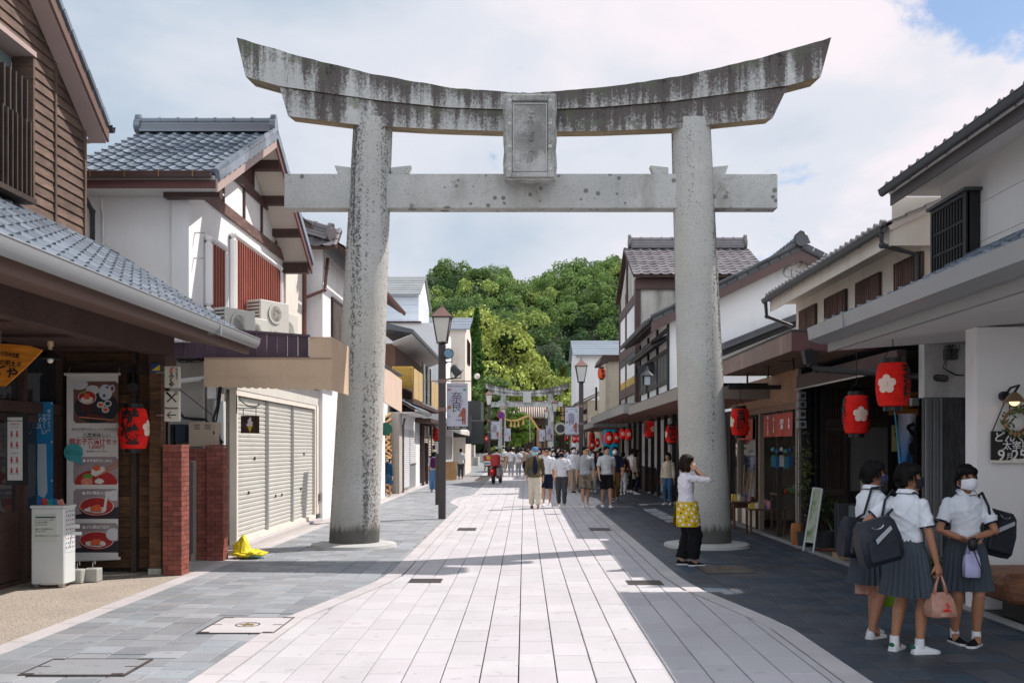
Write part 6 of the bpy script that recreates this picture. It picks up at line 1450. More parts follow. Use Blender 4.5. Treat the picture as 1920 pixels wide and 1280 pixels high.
def aboard():
 Y=16.45;t=thing('sandwich_board','white-framed sandwich board with a green and yellow poster leaning back at the dark entrance','sign',(4.75,Y,0))
 a,c,d,e=at(1503,1030,Y),at(1520,1033,16.3),at(1532,915,Y),at(1547,917,16.3)
 fm=mat('white_painted_frame',(0.55,0.57,0.57),0.5);p0,p1,q0,q1=[Vector((v.x,v.y,v.z))for v in(a,c,d,e)]
 p0 .z=p1 .z=0.0;p0 .y=16.35;p1 .y=16.15;q0 .y=16.65;q1 .y=16.45
 for u,v in((p0,q0),(p1,q1)):part('leg',MB().beam(u,v,0.025,0.025),fm,t)
 n=(p1-p0).cross(q0-p0).normalized()*-0.006
 A=p0+(q0-p0)*0.15;B=p1+(q1-p1)*0.15
 part('rail',MB().beam(A,B,0.02,0.02).beam(q0,q1,0.02,0.02),fm,t);part('poster',MB().slab([A,B,q1,q0],0.008),mat('poster_pale_green',(0.42,0.47,0.36),0.5,0.3,3,stain=0.9,stc=(0.10,0.20,0.06),stsc=(4,4,4),stthr=0.48),t)
 def pt(u,v):return A+(B-A)*u+(q0-A)*v+n*1.5
 for(u0,v0,u1,v1,col,nm_)in((0.2,0.45,0.85,0.62,(0.60,0.32,0.03),'orange'),(0.1,0.12,0.9,0.30,(0.40,0.42,0.40),'grey'),(0.15,0.86,0.8,0.95,(0.55,0.52,0.30),'cream')):
  part('printed_patch',MB().slab([pt(u0,v0),pt(u1,v0),pt(u1,v1),pt(u0,v1)],0.002),mat('poster_'+nm_,col,0.5,0.2,9),t)
 part('back_stand',MB().beam((5.35,16.9,0),q0,0.02,0.02).beam((p0 .x,p0 .y,0.03),(5.35,16.9,0.012),0.02,0.02),fm,t)
aboard()
def bush(name,lab,loc,r,h,n,col,pot=None,leaf=0.09,wl=0.012,stems=5,seed=1,droop=0.4,cat='potted plant'):
 t=thing(name,lab,cat,loc);rr=random.Random(seed);x0,y0,z0=loc
 ph=0
 if pot:
  ph=pot[1];part('pot',MB().lathe([(pot[0]*0.75,0),(pot[0],ph),(pot[0]*0.92,ph),(pot[0]*0.85,ph*0.9)],(0,0,0),18),pot[2],t,local=True,smooth=40)
 st=MB();lf=MB()
 for s_ in range(stems):
  a=rr.uniform(0,6.28);rad=r*rr.uniform(0.2,0.9);top=Vector((rad*math.cos(a),rad*math.sin(a),h*rr.uniform(0.7,1.0)+ph));base=Vector((rr.uniform(-.05,.05),rr.uniform(-.05,.05),ph*0.8));mid=base.lerp(top,0.55)+Vector((0,0,0.1*h))
  st.tube([base,mid,top],[0.008,0.006,0.002],5)
  for k in range(n//stems):
   u=rr.uniform(0.25,1.0);p=(base.lerp(mid,u*2)if u<0.5 else mid.lerp(top,u*2-1))+Vector((rr.gauss(0,r*0.22),rr.gauss(0,r*0.22),rr.gauss(0,h*0.08)))
   dr=Vector((rr.gauss(0,1),rr.gauss(0,1),rr.uniform(-droop*1.5,0.8))).normalized();L_=leaf*rr.uniform(0.6,1.2);sd_=dr.cross(Vector((rr.gauss(0,1),rr.gauss(0,1),1))).normalized()*wl
   lf.add([p,p+dr*L_*0.45+sd_,p+dr*L_-Vector((0,0,L_*0.15)),p+dr*L_*0.45-sd_],[(0,1,2,3)])
 part('stem',st,M_dwoodv,t,local=True);tag(part('foliage',lf,col,t,local=True),kind='stuff');return t
lg=mat('dark_bamboo_leaf',(0.05,0.085,0.025),0.55,0.2,9,isl=0.45);lg2=mat('yellow_green_leaf',(0.11,0.14,0.035),0.55,0.2,9,isl=0.45)
bush('potted_bamboo','leafy dark bamboo in a black pot beside the sandwich board',(5.02,16.7,0),0.26,0.75,330,lg,(0.22,0.30,M_dgm),0.13,0.012,9,2,0.8)
bush('potted_bamboo','sparse yellow-green bamboo sprays above the sandwich board',(4.82,17.2,0.0),0.20,1.62,260,lg2,(0.12,0.25,M_dgm),0.11,0.010,4,5,0.5)
bush('shrub','low dark shrub against the grey corrugated sheet behind the schoolgirls',(4.95,11.9,0),0.24,0.42,500,lg,None,0.07,0.012,9,8,0.3,'shrub')
t=thing('pot_saucer','terracotta saucer on the ground beside the black pot','saucer',(5.0,16.4,0));part('dish',MB().lathe([(0.16,0.0),(0.18,0.03),(0.165,0.03),(0.15,0.01)],(5.0,16.38,0.0),20),mat('terracotta',(0.25,0.09,0.06),0.8),t)
t=thing('display_case','clear acrylic menu case on a small wooden base behind the schoolgirls','display case',(5.0,15.2,0));Y=15.2;a,c=at(1568,1052,Y),at(1608,958,Y)
bx('base',t,mat('pale_base_wood',(0.35,0.24,0.15),0.6),a.x,c.x,Y-0.1,Y+0.2,0,0.08);part('case',frame(MB(),'x',Y-0.09,a.x,c.x,0.081,0.85,0.015,0.015).box(a.x+0.02,c.x-0.02,Y+0.15,Y+0.16,0.09,0.83),M_dgm,t)
bx('menu_sheet',t,mat('pale_menu_sheet',(0.33,0.36,0.40),0.4,0.15,9),a.x+0.02,a.x+0.17,Y-0.08,Y-0.075,0.12,0.45);bx('acrylic_pane',t,mat('acrylic_edge',(0.20,0.23,0.24),0.1,spec=0.8),c.x-0.16,c.x-0.02,Y-0.08,Y-0.075,0.30,0.82)
t=thing('menu_stand','narrow upright menu card on a stand behind the leftmost schoolgirl','sign',at(1622,960,15.8));Y=15.8;a,c=at(1614,925,Y),at(1630,885,Y)
part('card',MB().box(a.x,c.x,Y,Y+0.01,a.z,c.z),mat('cream_card',(0.42,0.38,0.30),0.6,0.1),t);part('pole',MB().tube([((a.x+c.x)/2,Y+0.02,0),((a.x+c.x)/2,Y+0.02,c.z)],0.01,6),M_steel,t)
text('いまなら\nカフェ',0.05,Matrix.Translation(((a.x+c.x)/2,Y-0.003,c.z-0.08))@Euler((R(90),0,0)).to_matrix().to_4x4(),M_ink,t,bold=0.002)
def flag():
 Y=14.6;t=thing('shop_flag','white and blue shop flag with black brush strokes on a sky-blue pole','flag',at(1695,900,Y))
 P_=lambda px,py,y=Y:at(px,py,y)
 g=10;co=[];
 for i in range(g+1):
  v=i/g
  for j in range(5):
   u=j/4;px=1684+u*(34-8*v)+v*2;p=P_(px,775+v*110);co.append((p.x,Y+0.05*math.sin(u*6+v*3),p.z))
 f=[(i*5+j,i*5+j+1,(i+1)*5+j+1,(i+1)*5+j)for i in range(g)for j in range(4)]
 mt=bpy.data.materials.new('white_blue_flag_cloth');mt.use_nodes=True;N=mt.node_tree.nodes;L=mt.node_tree.links;b_=N['Principled BSDF'];b_.inputs['Roughness'].default_value=0.8
 ge=N.new('ShaderNodeNewGeometry');sp=N.new('ShaderNodeSeparateXYZ');rp=N.new('ShaderNodeValToRGB');mr_=N.new('ShaderNodeMapRange');L.new(ge.outputs['Position'],sp.inputs[0]);L.new(sp.outputs[2],mr_.inputs[0]);mr_.inputs[1].default_value=1.3;mr_.inputs[2].default_value=2.15
 rp.color_ramp.elements[0].color=(0.04,0.20,0.50,1);rp.color_ramp.elements[1].color=(0.50,0.50,0.54,1);rp.color_ramp.elements[0].position=0.25;L.new(mr_.outputs[0],rp.inputs[0]);L.new(rp.outputs[0],b_.inputs['Base Color'])
 part('cloth',MB().add(co,f),mt,t,smooth=True)
 part('pole',MB().tube([P_(1678,772),P_(1692,900),(P_(1700,0).x,Y,0)],0.014,8),mat('sky_blue_pole',(0.03,0.28,0.42),0.4),t)
 part('brush_stroke',MB().beam(P_(1714,794,Y-0.07),P_(1701,800,Y-0.07),0.004,0.05).beam(P_(1701,800,Y-0.072),P_(1716,818,Y-0.072),0.004,0.05).beam(P_(1714,830,Y-0.074),P_(1706,838,Y-0.074),0.004,0.06).beam(P_(1706,838,Y-0.076),P_(1712,852,Y-0.076),0.004,0.05),M_ink,t)
flag()
t=thing('hanging_banner','small yellow cloth strip hanging beside the shop flag','banner',at(1680,845,16));a,c=at(1672,846,16),at(1688,797,16);part('cloth',MB().box(a.x,c.x,16,16.005,a.z,c.z),mat('pale_yellow_cloth',(0.42,0.38,0.17),0.8),t);text('と\nも',0.10,Matrix.Translation(((a.x+c.x)/2,15.99,(a.z+c.z)/2+.1))@Euler((R(90),0,0)).to_matrix().to_4x4(),M_ink,t)
t=thing('wooden_sign','orange-brown wooden signboard with black script behind the big red lantern','sign',at(1700,760,16.2));a,c=at(1668,778,16.2),at(1722,735,16.2);part('board',MB().box(a.x,c.x,16.2,16.23,a.z,c.z),mat('amber_board',(0.36,0.14,0.03),0.55,0.15,3,grain=(4,4,30)),t);text('の里',0.22,Matrix.Translation(((a.x+c.x)/2+.06,16.19,(a.z+c.z)/2))@Euler((R(90),0,0)).to_matrix().to_4x4(),M_ink,t,bold=0.004)
for lab,px0,px1,py0,py1 in(('grey gas meter box beside the amber signboard',1710,1724,745,760),):wallthing('meter_box',lab,'meter',px0,py0,px1,py1,14.0,0.1,mat('pale_grey_meter',(0.26,0.27,0.27),0.35))
# ---------------- emblem gable house
C5=thing('emblem_gable_house','white gabled house with a moulded swirl emblem and black timber street side','house',(5.5,27,0));b=C5
YG=24.0;pk=(6.55,6.46);el=(3.02,4.74);er=(9.6,4.95)
part('gable_wall',MB().prism([(3.5,.4),(9.2,.4),(9.2,5.1),(6.55,6.35),(3.5,4.85)],'y',YG,YG+6.0),M_white,b,fix=True)
vv=Vector((pk[0]-el[0],0,pk[1]-el[1]));roof_slope(b,(el[0],YG-0.35,el[1]),(0,1,0),6.6,vv,vv.length,M_tiledark,w=0.265,l=0.29,under=M_darkbrown,limit=200,t=0.08)
v2=Vector((pk[0]-er[0],0,pk[1]-er[1]));roof_slope(b,(er[0],YG-0.35,er[1]),(0,1,0),6.6,v2,v2 .length,M_tiledark,w=0.265,l=0.29,under=M_darkbrown,limit=60)
brn=mat('reddish_brown_bargeboard',(0.12,0.075,0.068),0.6,0.1)
part('bargeboard',MB().prism([(el[0],el[1]-0.30),(el[0],el[1]-0.08),(pk[0],pk[1]-0.08),(pk[0],pk[1]-0.32)],'y',YG-0.36,YG-0.30),brn,b,fix=True);part('bargeboard',MB().prism([(er[0],er[1]-0.30),(er[0],er[1]-0.08),(pk[0]+.001,pk[1]-0.08),(pk[0]+.001,pk[1]-0.32)],'y',YG-0.36,YG-0.30),brn,b,fix=True)
vt3=MB().box(-0.13,0.13,-0.01,0.05,-0.10,0.02).tube([(-0.14,0.0,0.03),(0.14,0.0,0.03)],0.05,8).mesh('verge_tile');vt3 .materials.append(M_tiledark)
for(o,v_)in((el,vv),(er,v2)):
 n_=int(v_.length/0.28)
 for i in range(n_):p=Vector((o[0],YG-0.36,o[1]+0.02))+v_.normalized()*(0.14+0.28*i);inst('verge_tile',vt3,b,Matrix.Translation(p)@Euler((0,-math.atan2(v_.z,v_.x)if v_.x>0 else math.pi-math.atan2(v_.z,v_.x),0)).to_matrix().to_4x4()@(Matrix.Identity(4)if v_.x>0 else Euler((math.pi,0,0)).to_matrix().to_4x4()))
ridge(b,(pk[0],YG-0.4,pk[1]+0.03),(pk[0],YG+6.2,pk[1]+0.03),M_tiledark,0.18,0.24);part('ridge_crest',MB().prism([(6.32,6.52),(6.78,6.52),(6.70,6.72),(6.55,6.84),(6.40,6.72)],'y',YG-0.46,YG-0.40),M_tiledark,b,fix=True,bev=0.02)
em=MB();c=at(1490,502,YG)
for k in range(5):
 a0=k*2*math.pi/5;em.tube([(c.x+0.30*r_*math.cos(a0+1.6*(r_-0.3)),YG-0.012,c.z+0.30*r_*math.sin(a0+1.6*(r_-0.3)))for r_ in(0.25,0.5,0.75,0.95)],0.012,6)
 em.tube([(c.x+0.17*math.cos(a0)+0.135*math.cos(q),YG-0.012,c.z+0.17*math.sin(a0)+0.135*math.sin(q))for q in[a0-1.9+i*0.5 for i in range(9)]],0.010,5)
part('plaster_emblem',em,mat('grey_plaster_relief',(0.40,0.40,0.40),0.85),b,smooth=True)
p0,p1=at(1354,652,23.7),at(1500,594,23.7);part('pent_roof',MB().beam(p0,p1,0.5,0.10).beam(p0+Vector((0,0,.08)),p1+Vector((0,0,.08)),0.55,0.05),M_tiledark,b);part('pent_beam',MB().beam(p0-Vector((0,-.1,.13)),p1-Vector((0,-.1,.13)),0.3,0.13),M_blackwood,b)
XS4=3.5
for y in(24.05,26.0,27.9,29.9):bx('post',b,M_blackwood,XS4-0.05,XS4-0.002,y-0.07,y+0.07,2.9,4.75)
for z_ in(3.30,4.05,4.55):bx('rail',b,M_blackwood,XS4-0.045,XS4-0.003,24.12,29.83,z_-0.05,z_+0.05)
for i in range(28):ya=24.13+i*0.2035;bx('board',b,M_dgm if i%3 else M_blackwood,XS4-0.03,XS4-0.004,ya,ya+0.197,3.36,3.99)
vv=Vector((1,0,0.5));roof_slope(b,(3.1,24.3,4.22),(0,1,0),5.6,vv,0.42,M_tiledark,w=0.265,l=0.21,under=M_blackwood,limit=60)
eave_ends(b,(el[0],YG-0.3,el[1]),(el[0],YG+6.2,el[1]),M_tileold,24,0.055);gutter(b,(el[0]-0.08,YG-0.2,el[1]-0.02),(el[0]-0.08,YG+6.2,el[1]-0.02),M_dgm,0.1,0.09)
hd=MB().loft([[(3.05+0.0,27.0+0.28*math.cos(a),3.62+0.26*math.sin(a))for a in[math.pi*i/8 for i in range(9)]],[(3.5,27.0+0.28*math.cos(a),3.78+0.26*math.sin(a))for a in[math.pi*i/8 for i in range(9)]]],False);part('curved_hood',hd,M_dgm,b)
def canopy(b,x,y0,y1,zb,zt,m,soff,xin=4.9):
 bx('canopy_fascia',b,m,x,x+0.03,y0,y1,zb,zt);bx('canopy_end',b,m,x+0.031,xin,y0,y0+0.03,zb,zt);bx('canopy_soffit',b,soff,x+0.031,xin,y0+0.031,y1,zb+0.02,zb+0.04);bx('canopy_cover',b,M_dgm,x+0.0,xin,y0,y1,zt+0.003,zt+0.02)
rs=mat('red_brown_soffit',(0.22,0.105,0.075),0.7,0.1)
cf=mat('taupe_canopy_fascia',(0.26,0.235,0.21),0.6,0.08,2,stain=0.3,stc=(0.20,0.19,0.13),stsc=(2,2,2))
C5 .scale=(1.5,)*3;C5 .location=(8.25,40.5,-.85)
b=thing('canopy_shop','low open shop with taupe canopy and black posts just beyond the right pillar','shop',(4,26,0));canopy(b,3.1,19.75,29.6,2.66,2.90,cf,rs,5.2)
for y in(24.2,25.6,27.0,28.5,29.8):bx('shop_post',b,M_blackwood,4.72,4.84,y-0.06,y+0.06,0,2.68)
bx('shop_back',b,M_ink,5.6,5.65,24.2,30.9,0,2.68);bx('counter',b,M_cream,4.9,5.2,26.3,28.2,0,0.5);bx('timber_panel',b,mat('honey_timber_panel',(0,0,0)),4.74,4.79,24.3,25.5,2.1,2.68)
bx('glass_door',b,M_glass,4.80,4.82,28.3,29.7,0.1,2.3);
t=thing('house_lantern','small black metal lantern with pale panes on the canopy of the emblem house','lantern',(3.75,28.1,3.15));p=at(1213,750,26.8)
part('post',MB().tube([(p.x,26.8,3.14),(p.x,26.8,3.35)],0.03,8),M_black,t);bx('pane',t,mat('pale_lantern_pane',(0.45,0.52,0.55),0.5),p.x-0.09,p.x+0.09,26.71,26.89,3.36,3.62);part('roof',MB().lathe([(0.19,0.0),(0.05,0.13),(0.02,0.25)],(p.x,26.8,3.625),6),M_dgm,t)
part('frame',frame(frame(MB(),'x',26.70,p.x-0.10,p.x+0.10,3.35,3.62,0.018,0.02),'y',p.x-0.10,26.71,26.89,3.35,3.62,0.018,0.02),M_black,t)
# ---------------- tall stained house with pantile roof
C6=thing('tall_townhouse','tall grey stained townhouse with brown timber frame and pantiled gable roof behind the right pillar','house',(5.5,33.5,0));b=C6
y0,y1,x0,x1=31.0,36.2,3.5,7.3;ze,zr=7.05,8.35;ym=(y0+y1)/2
part('wall',MB().prism([(y0,.4),(y1,.4),(y1,ze-0.1),(ym,zr-0.15),(y0,ze-0.1)],'x',x0,x1),M_agedwall,b,fix=True)
vv=Vector((0,ym-y0+0.45,zr-ze+0.1));roof_slope(b,(x0-0.15,y0-0.45,ze-0.05),(1,0,0),x1-x0+0.4,vv,vv.length,M_tileold,w=0.30,l=0.30,under=M_darkbrown,limit=220)
v2=Vector((0,ym-y1-0.45,zr-ze+0.1));roof_slope(b,(x0-0.15,y1+0.45,ze-0.05),(1,0,0),x1-x0+0.4,v2,v2 .length,M_tileold,w=0.30,l=0.30,under=M_darkbrown,limit=0)
ridge(b,(x0+0.1,ym,zr+0.08),(x1+0.1,ym,zr+0.08),M_tileold,0.26,0.28)
rb=mat('maroon_timber',(0.095,0.055,0.05),0.6,0.12);bx('eave_beam',b,rb,x0-0.05,x1+0.1,y0-0.12,y0-0.002,6.60,6.95)
for y in(y0+0.02,y0+2.9,y1-0.1):bx('post',b,rb,x0-0.06,x0-0.002,y-0.10,y+0.10,3.1,ze-0.15)
for z_,h_ in((6.35,.3),(4.9,.35),(3.55,.3)):bx('beam',b,rb,x0-0.055,x0-0.003,y0+0.13,y1-0.21,z_-h_/2,z_+h_/2)
bx('corner_post',b,rb,x0-0.05,x0+0.12,y0-0.05,y0-0.003,3.1,6.59)
for(ya,yb)in((y0+0.13,y0+2.79),(y0+3.01,y1-0.21)):
 for(za,zb_)in((5.08,6.19),(3.71,4.72)):bx('plaster_panel',b,M_white,x0-0.02,x0-0.004,ya,yb,za,zb_)
bx('dark_band',b,M_dgm,x0-0.045,x0-0.005,y0+0.13,y1-0.21,4.5,4.72);bx('yellow_fence',b,mat('yellow_bamboo',(0.50,0.32,0.06),0.6,0.2,9),x0-0.05,x0-0.021,y0+0.3,y1-0.5,3.71,3.95)
bx('gable_infill',b,rb,x0-0.06,x0-0.004,ym-0.08,ym+0.08,6.5,zr-0.3)
C6 .scale=(1.5,)*3;C6 .location=(8.25,50.25,-.85)
b=thing('canopy_shop','row of low shops under grey canopies behind the red lanterns','shop',(4,40,0));canopy(b,2.98,29.9,44.5,2.72,3.0,M_greysoff,rs,5.4);canopy(b,3.1,44.8,60,2.6,2.85,M_greysoff,rs,5.4)
for y in(31,32.8,34.5,36.2,38,40,42,44,47,50,54,58):bx('shop_post',b,M_blackwood,4.60,4.72,y-0.06,y+0.06,0,2.74)
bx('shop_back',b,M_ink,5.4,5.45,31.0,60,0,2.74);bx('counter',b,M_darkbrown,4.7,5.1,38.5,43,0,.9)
t=thing('blue_hanging','bright blue cloth hanging behind the red lanterns','banner',(3.9,37,1.4));bx('cloth',t,mat('cyan_cloth',(0.01,0.38,0.62),0.8,0.05),at(1131,0,38).x,at(1158,0,38).x,38,38.02,at(0,862,38).z,at(0,805,38).z)
# ---------------- concrete tower and the houses beyond
C7=thing('concrete_tower_house','narrow pale concrete tower with an orange lantern high on its side','building',(3.6,39,0));b=C7
bx('tower',b,M_beige,3.12,4.6,38.3,41.5,.4,5.0);C7 .scale=(1.45,)*3;C7 .location=(5.22,56.5,-.765);part('tower_cap',MB().prism([(2.92,5.0),(3.0,5.22),(4.7,5.22),(4.7,5.0)],'y',38.1,41.6),M_darkbrown,b,fix=True);bx('pilaster',b,M_beige,3.70,3.95,38.25,38.29,3.03,5.0)
bx('sign_frame',b,M_black,2.72,2.80,38.2,38.26,3.1,4.0);pipe(b,[(3.98,38.25,4.7),(4.02,38.22,3.0)],0.03,M_cream)
def townhouse(name,lab,x,y0,y1,ze,m,side=1,roofm=None,over=0.6,can=None,win=3,hip=1.6,low=2.9,gable=False,timber=True):
 """street house: wall plane x, eave along the street, canopy below, shop front"""
 t=thing(name,lab,'house',(x+side*1.5,(y0+y1)/2,0));s=side;roofm=roofm or M_tiledark
 X_=lambda a:x+s*a
 bx('wall',t,m,X_(0),X_(5),y0,y1,0,ze)
 if gable:
  ym=(y0+y1)/2;hh=(y1-y0)*0.27;part('gable',MB().prism([(y0,ze+.001),(y1,ze+.001),(ym,ze+hh)],'x',X_(0),X_(5)),m,t,fix=True)
  for yy,sg in((y0,1),(y1,-1)):
   v_=Vector((0,(ym-yy)+sg*0.3,hh+0.16));a_=Vector((X_(-0.25)if s>0 else X_(5),yy-sg*0.3,ze-0.1))
   roof_slope(t,a_,(1,0,0),5.25,v_,v_.length,roofm,w=0.45,l=0.45,under=M_darkbrown,limit=40)
 else:
  v_=Vector((s*2.6,0,1.25));roof_slope(t,(X_(-over),y0-0.2,ze-0.15),(0,1,0),y1-y0+0.4,v_,3.2,roofm,w=0.40,l=0.40,under=M_soffit,limit=60)
  ridge(t,(X_(2.3),y0-0.2,ze+1.2),(X_(2.3),y1+0.2,ze+1.2),roofm,0.2,0.25);gutter(t,(X_(-over-.05),y0-0.2,ze-0.15),(X_(-over-.05),y1+0.2,ze-0.15),M_dgm,0.1,0.08)
 L_=y1-y0
 for i in range(win):a=y0+L_*(i+0.2)/win;window(t,'y',X_(-0.03),a,a+L_*0.6/win,low+0.9,min(ze-0.5,low+2.0),M_dwood if timber else M_steel,out=-s,bars=5)
 if timber:
  for y in(y0+.06,y1-.06):bx('post',t,M_darkbrown,X_(-0.04),X_(-0.002),y-.06,y+.06,low,ze-.2)
 if can:
  cw,cm=can;xa,xb=sorted((X_(-cw),X_(-0.02)));part('canopy',MB().hexa([(X_(-cw),y0,low-0.1),(X_(-cw),y1,low-0.1),(X_(-.01),y1,low+0.25),(X_(-.01),y0,low+0.25),(X_(-cw),y0,low+0.12),(X_(-cw),y1,low+0.12),(X_(-.01),y1,low+0.5),(X_(-.01),y0,low+0.5)]),cm,t,fix=True)
 n=max(2,int(L_/1.8))
 for i in range(n):
  a=y0+L_*i/n;bx('shop_post',t,M_darkbrown,X_(-0.06),X_(-0.004),a,a+0.12,0,low-0.15)
  if i%2:shutter(t,'y',X_(-0.02),a+0.13,a+L_/n-0.02,0.1,2.3,M_shutterw,-s)
  else:bx('shop_window',t,M_glass,X_(-0.02),X_(-0.005),a+0.13,a+L_/n-.02,0.3,2.3)
 return t
t=thing('slate_roof_house','pale house with blue-grey slate roof above the right lamp post','house',(6,62,0));a=at(1079,0,70).x;bx('wall',t,M_white,a,a+5,70,76,0,8.2)
sm=mat('blue_grey_slate',(0.22,0.26,0.30),0.45,0.08,0.8,isl=0.08)
def slate(t,x0,x1,y0,ym,z0,z1,n=8):
 for i in range(n):u0,u1=i/n,(i+1)/n;part('slate_course',MB().hexa([(x0,y0+(ym-y0)*u0,z0+(z1-z0)*u0-.06),(x1,y0+(ym-y0)*u0,z0+(z1-z0)*u0-.06),(x1,y0+(ym-y0)*u1,z0+(z1-z0)*u1-.08),(x0,y0+(ym-y0)*u1,z0+(z1-z0)*u1-.08),(x0,y0+(ym-y0)*u0,z0+(z1-z0)*u0+.03),(x1,y0+(ym-y0)*u0,z0+(z1-z0)*u0+.03),(x1,y0+(ym-y0)*u1,z0+(z1-z0)*u1),(x0,y0+(ym-y0)*u1,z0+(z1-z0)*u1)]),sm,t,fix=True)
slate(t,a-0.2,a+5.3,69.6,73,8.15,9.5);slate(t,a-0.2,a+5.3,76.4,73.001,8.15,9.5,2);part('gable',MB().prism([(70,8.201),(76,8.201),(73,9.3)],'x',a,a+5),M_white,t,fix=True)
townhouse('timber_townhouse','dark timber house with deep eaves beyond the slate roofed house',3.9,61.5,68.5,4.6,M_beige,1,M_tiledark,can=(0.8,M_tiledark),win=2)
townhouse('timber_townhouse','last low timber shop on the right before the far torii gate',3.9,77,84.5,4.1,M_cream,1,M_tiledark,can=(0.9,M_greysoff),win=4)
townhouse('plaster_townhouse','plaster shop on the right beside the far torii gate',4.6,85.5,97,4.3,M_white,1,M_tiledark,can=(0.7,M_darkbrown),win=3)
# ================================================================ LEFT SIDE BEYOND THE PILLAR
D1=thing('coffee_shop','shop with crossed timber lattice front and tan canopy just beyond the left pillar','shop',(-5.6,35,0));b=D1
bx('wall',b,M_white,-8.5,-5.0,33.8,38.4,0,4.4)
hon=mat('honey_timber',(0.48,0.27,0.11),0.6,0.12,3)
rr=random.Random(5)
for i in range(26):
 z_=0.15+i*0.098;s_=1 if i%2 else-1;y_=34.0+rr.uniform(0,.4);part('timber_stick',MB().beam((-4.95,y_,z_),(-4.90+rr.uniform(0,.05),y_+2.3,z_+s_*0.35),0.05,0.06),hon,b)
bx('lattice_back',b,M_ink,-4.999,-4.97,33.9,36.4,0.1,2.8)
bx('concrete_pier',b,M_agedwall,-4.98,-4.58,36.5,37.3,0,2.95)
p0,p1=at(720,0,1).x,0
part('canopy_cloth',MB().hexa([(-3.92,27.6,2.95),(-3.90,31.4,2.80),(-3.86,31.4,2.80),(-3.88,27.6,2.95),(-3.92,27.6,3.93),(-3.90,31.4,3.82),(-3.86,31.4,3.82),(-3.88,27.6,3.93)]),mat('sunlit_tan_canvas',(0.60,0.46,0.36),0.85,0.05,2),A2 if False else b,fix=True)
bx('canopy_top',b,M_dgm,-5.0,-3.84,27.6,31.5,3.94,3.98);bx('canopy_end',b,mat('sunlit_tan_canvas',(0,0,0)),-5.0,-3.921,27.6,27.63,2.95,3.93)
p=at(709,804,33);part('round_emblem',MB().lathe([(0.22,0.0),(0.22,0.04)],(-4.60,33.0,p.z),20,'y'),mat('dark_green_disc',(0.01,0.10,0.06),0.5),b)
D2=thing('balcony_house','brown timber house with white soffit and yellow bamboo balcony screens on the left','house',(-6,42,0));b=D2
a=at(736,0,37.5).x
bx('wall',b,mat('warm_brown_boarding',(0.13,0.07,0.045),0.7,0.15,3,grain=(30,30,4)),-8.5,-5.0,38.5,49,0,5.7)
bx('balcony_floor',b,M_darkbrown,-5.0,-4.2,37.6,49,3.35,3.5)
bw=mat('yellow_bamboo',(0,0,0))
for i in range(22):xa=-4.98+i*0.036;part('bamboo',MB().tube([(xa,37.62,3.92),(xa,37.62,4.75)],0.015,6),bw,b,smooth=True)
for z_ in(4.0,4.35,4.7):bx('rail',b,bw,-5.0,-4.2,37.64,37.66,z_-.02,z_+.02)
for(ya,yb)in((37.8,39.4),(39.5,41.0),(45.0,46.6),(46.7,48.4)):
 for i in range(10):y_=ya+(yb-ya)*(i+.5)/10;bx('screen_slat',b,mat('pale_bamboo_screen',(0.55,0.40,0.19),0.7,0.1),-4.21,-4.185,y_-(yb-ya)*.045,y_+(yb-ya)*.045,3.55,4.7)
bx('shop_glazing',b,M_glass,-4.24,-4.22,41.1,44.9,3.55,5.2)
for i in range(5):bx('glazing_bar',b,M_whiteink if i%2 else M_darkbrown,-4.215,-4.19,41.1+i*0.9,41.18+i*0.9,3.55,5.2)
part('roof',MB().hexa([(-5.6,37.2,6.2),(-4.15,37.2,5.95),(-4.15,50,5.95),(-5.6,50,6.2),(-5.6,37.2,6.45),(-4.15,37.2,6.10),(-4.15,50,6.10),(-5.6,50,6.45)]),M_tiledark,b,fix=True)
part('soffit',MB().hexa([(-5.0,37.3,5.6),(-4.2,37.3,5.92),(-4.2,50,5.92),(-5.0,50,5.6),(-5.0,37.3,5.62),(-4.2,37.3,5.94),(-4.2,50,5.94),(-5.0,50,5.62)]),M_soffit,b,fix=True)
vv=Vector((-1.3,0,0.75));roof_slope(b,(-4.0,36.6,3.12),(0,1,0),5.2,vv,1.2,M_tile,w=0.3,l=0.3,under=M_darkbrown,limit=70);gutter(b,(-3.96,36.5,3.1),(-3.96,42,3.1),M_greyfas,0.13,0.1);bx('lower_soffit',b,M_soffit,-5.0,-4.0,36.7,41.8,2.95,3.0)
bx('lower_canopy',b,M_darkbrown,-5.0,-3.95,42.1,51,2.75,2.92)
bx('garage_wall',b,M_white,-5.0,-4.62,37.35,44.0,0,2.94);shutter(b,'y',-4.61,37.9,39.9,0.1,2.4,M_shutterw);shutter(b,'y',-4.61,40.1,42.2,1.0,2.4,M_shutterw);bx('steel_door',b,M_greyfas,-4.615,-4.60,40.1,42.2,0.05,0.99);pipe(b,[(-4.5,37.5,2.8),(-4.56,37.5,2.5),(-4.56,37.5,0)],0.04,M_brownpaint)
for(ya,yb,za,zb_)in((44.3,45.8,1.9,2.7),(46.3,47.3,1.3,2.3),(48,49.2,1.8,2.7)):
 for i in range(8):z_=za+(zb_-za)*i/8;bx('louvre',b,M_beige,-4.5,-4.44,ya,yb,z_,z_+(zb_-za)/11)
for y in(44.1,45.9,47.6,49.4):bx('post',b,M_darkbrown,-4.55,-4.43,y,y+.12,0,2.75)
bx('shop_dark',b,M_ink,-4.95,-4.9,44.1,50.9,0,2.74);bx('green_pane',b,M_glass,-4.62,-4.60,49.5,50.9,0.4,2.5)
D3=thing('blue_slate_house','tall pale clapboard house with grey slate roof rising behind the left shops','house',(-10,58,0));b=D3
xr=at(785,0,55).x;xl=xr-5;bx('wall',b,mat('pale_blue_clapboard',(0.55,0.60,0.66),0.8,0.03),xl,xr,55,61,0,at(0,553,55).z)
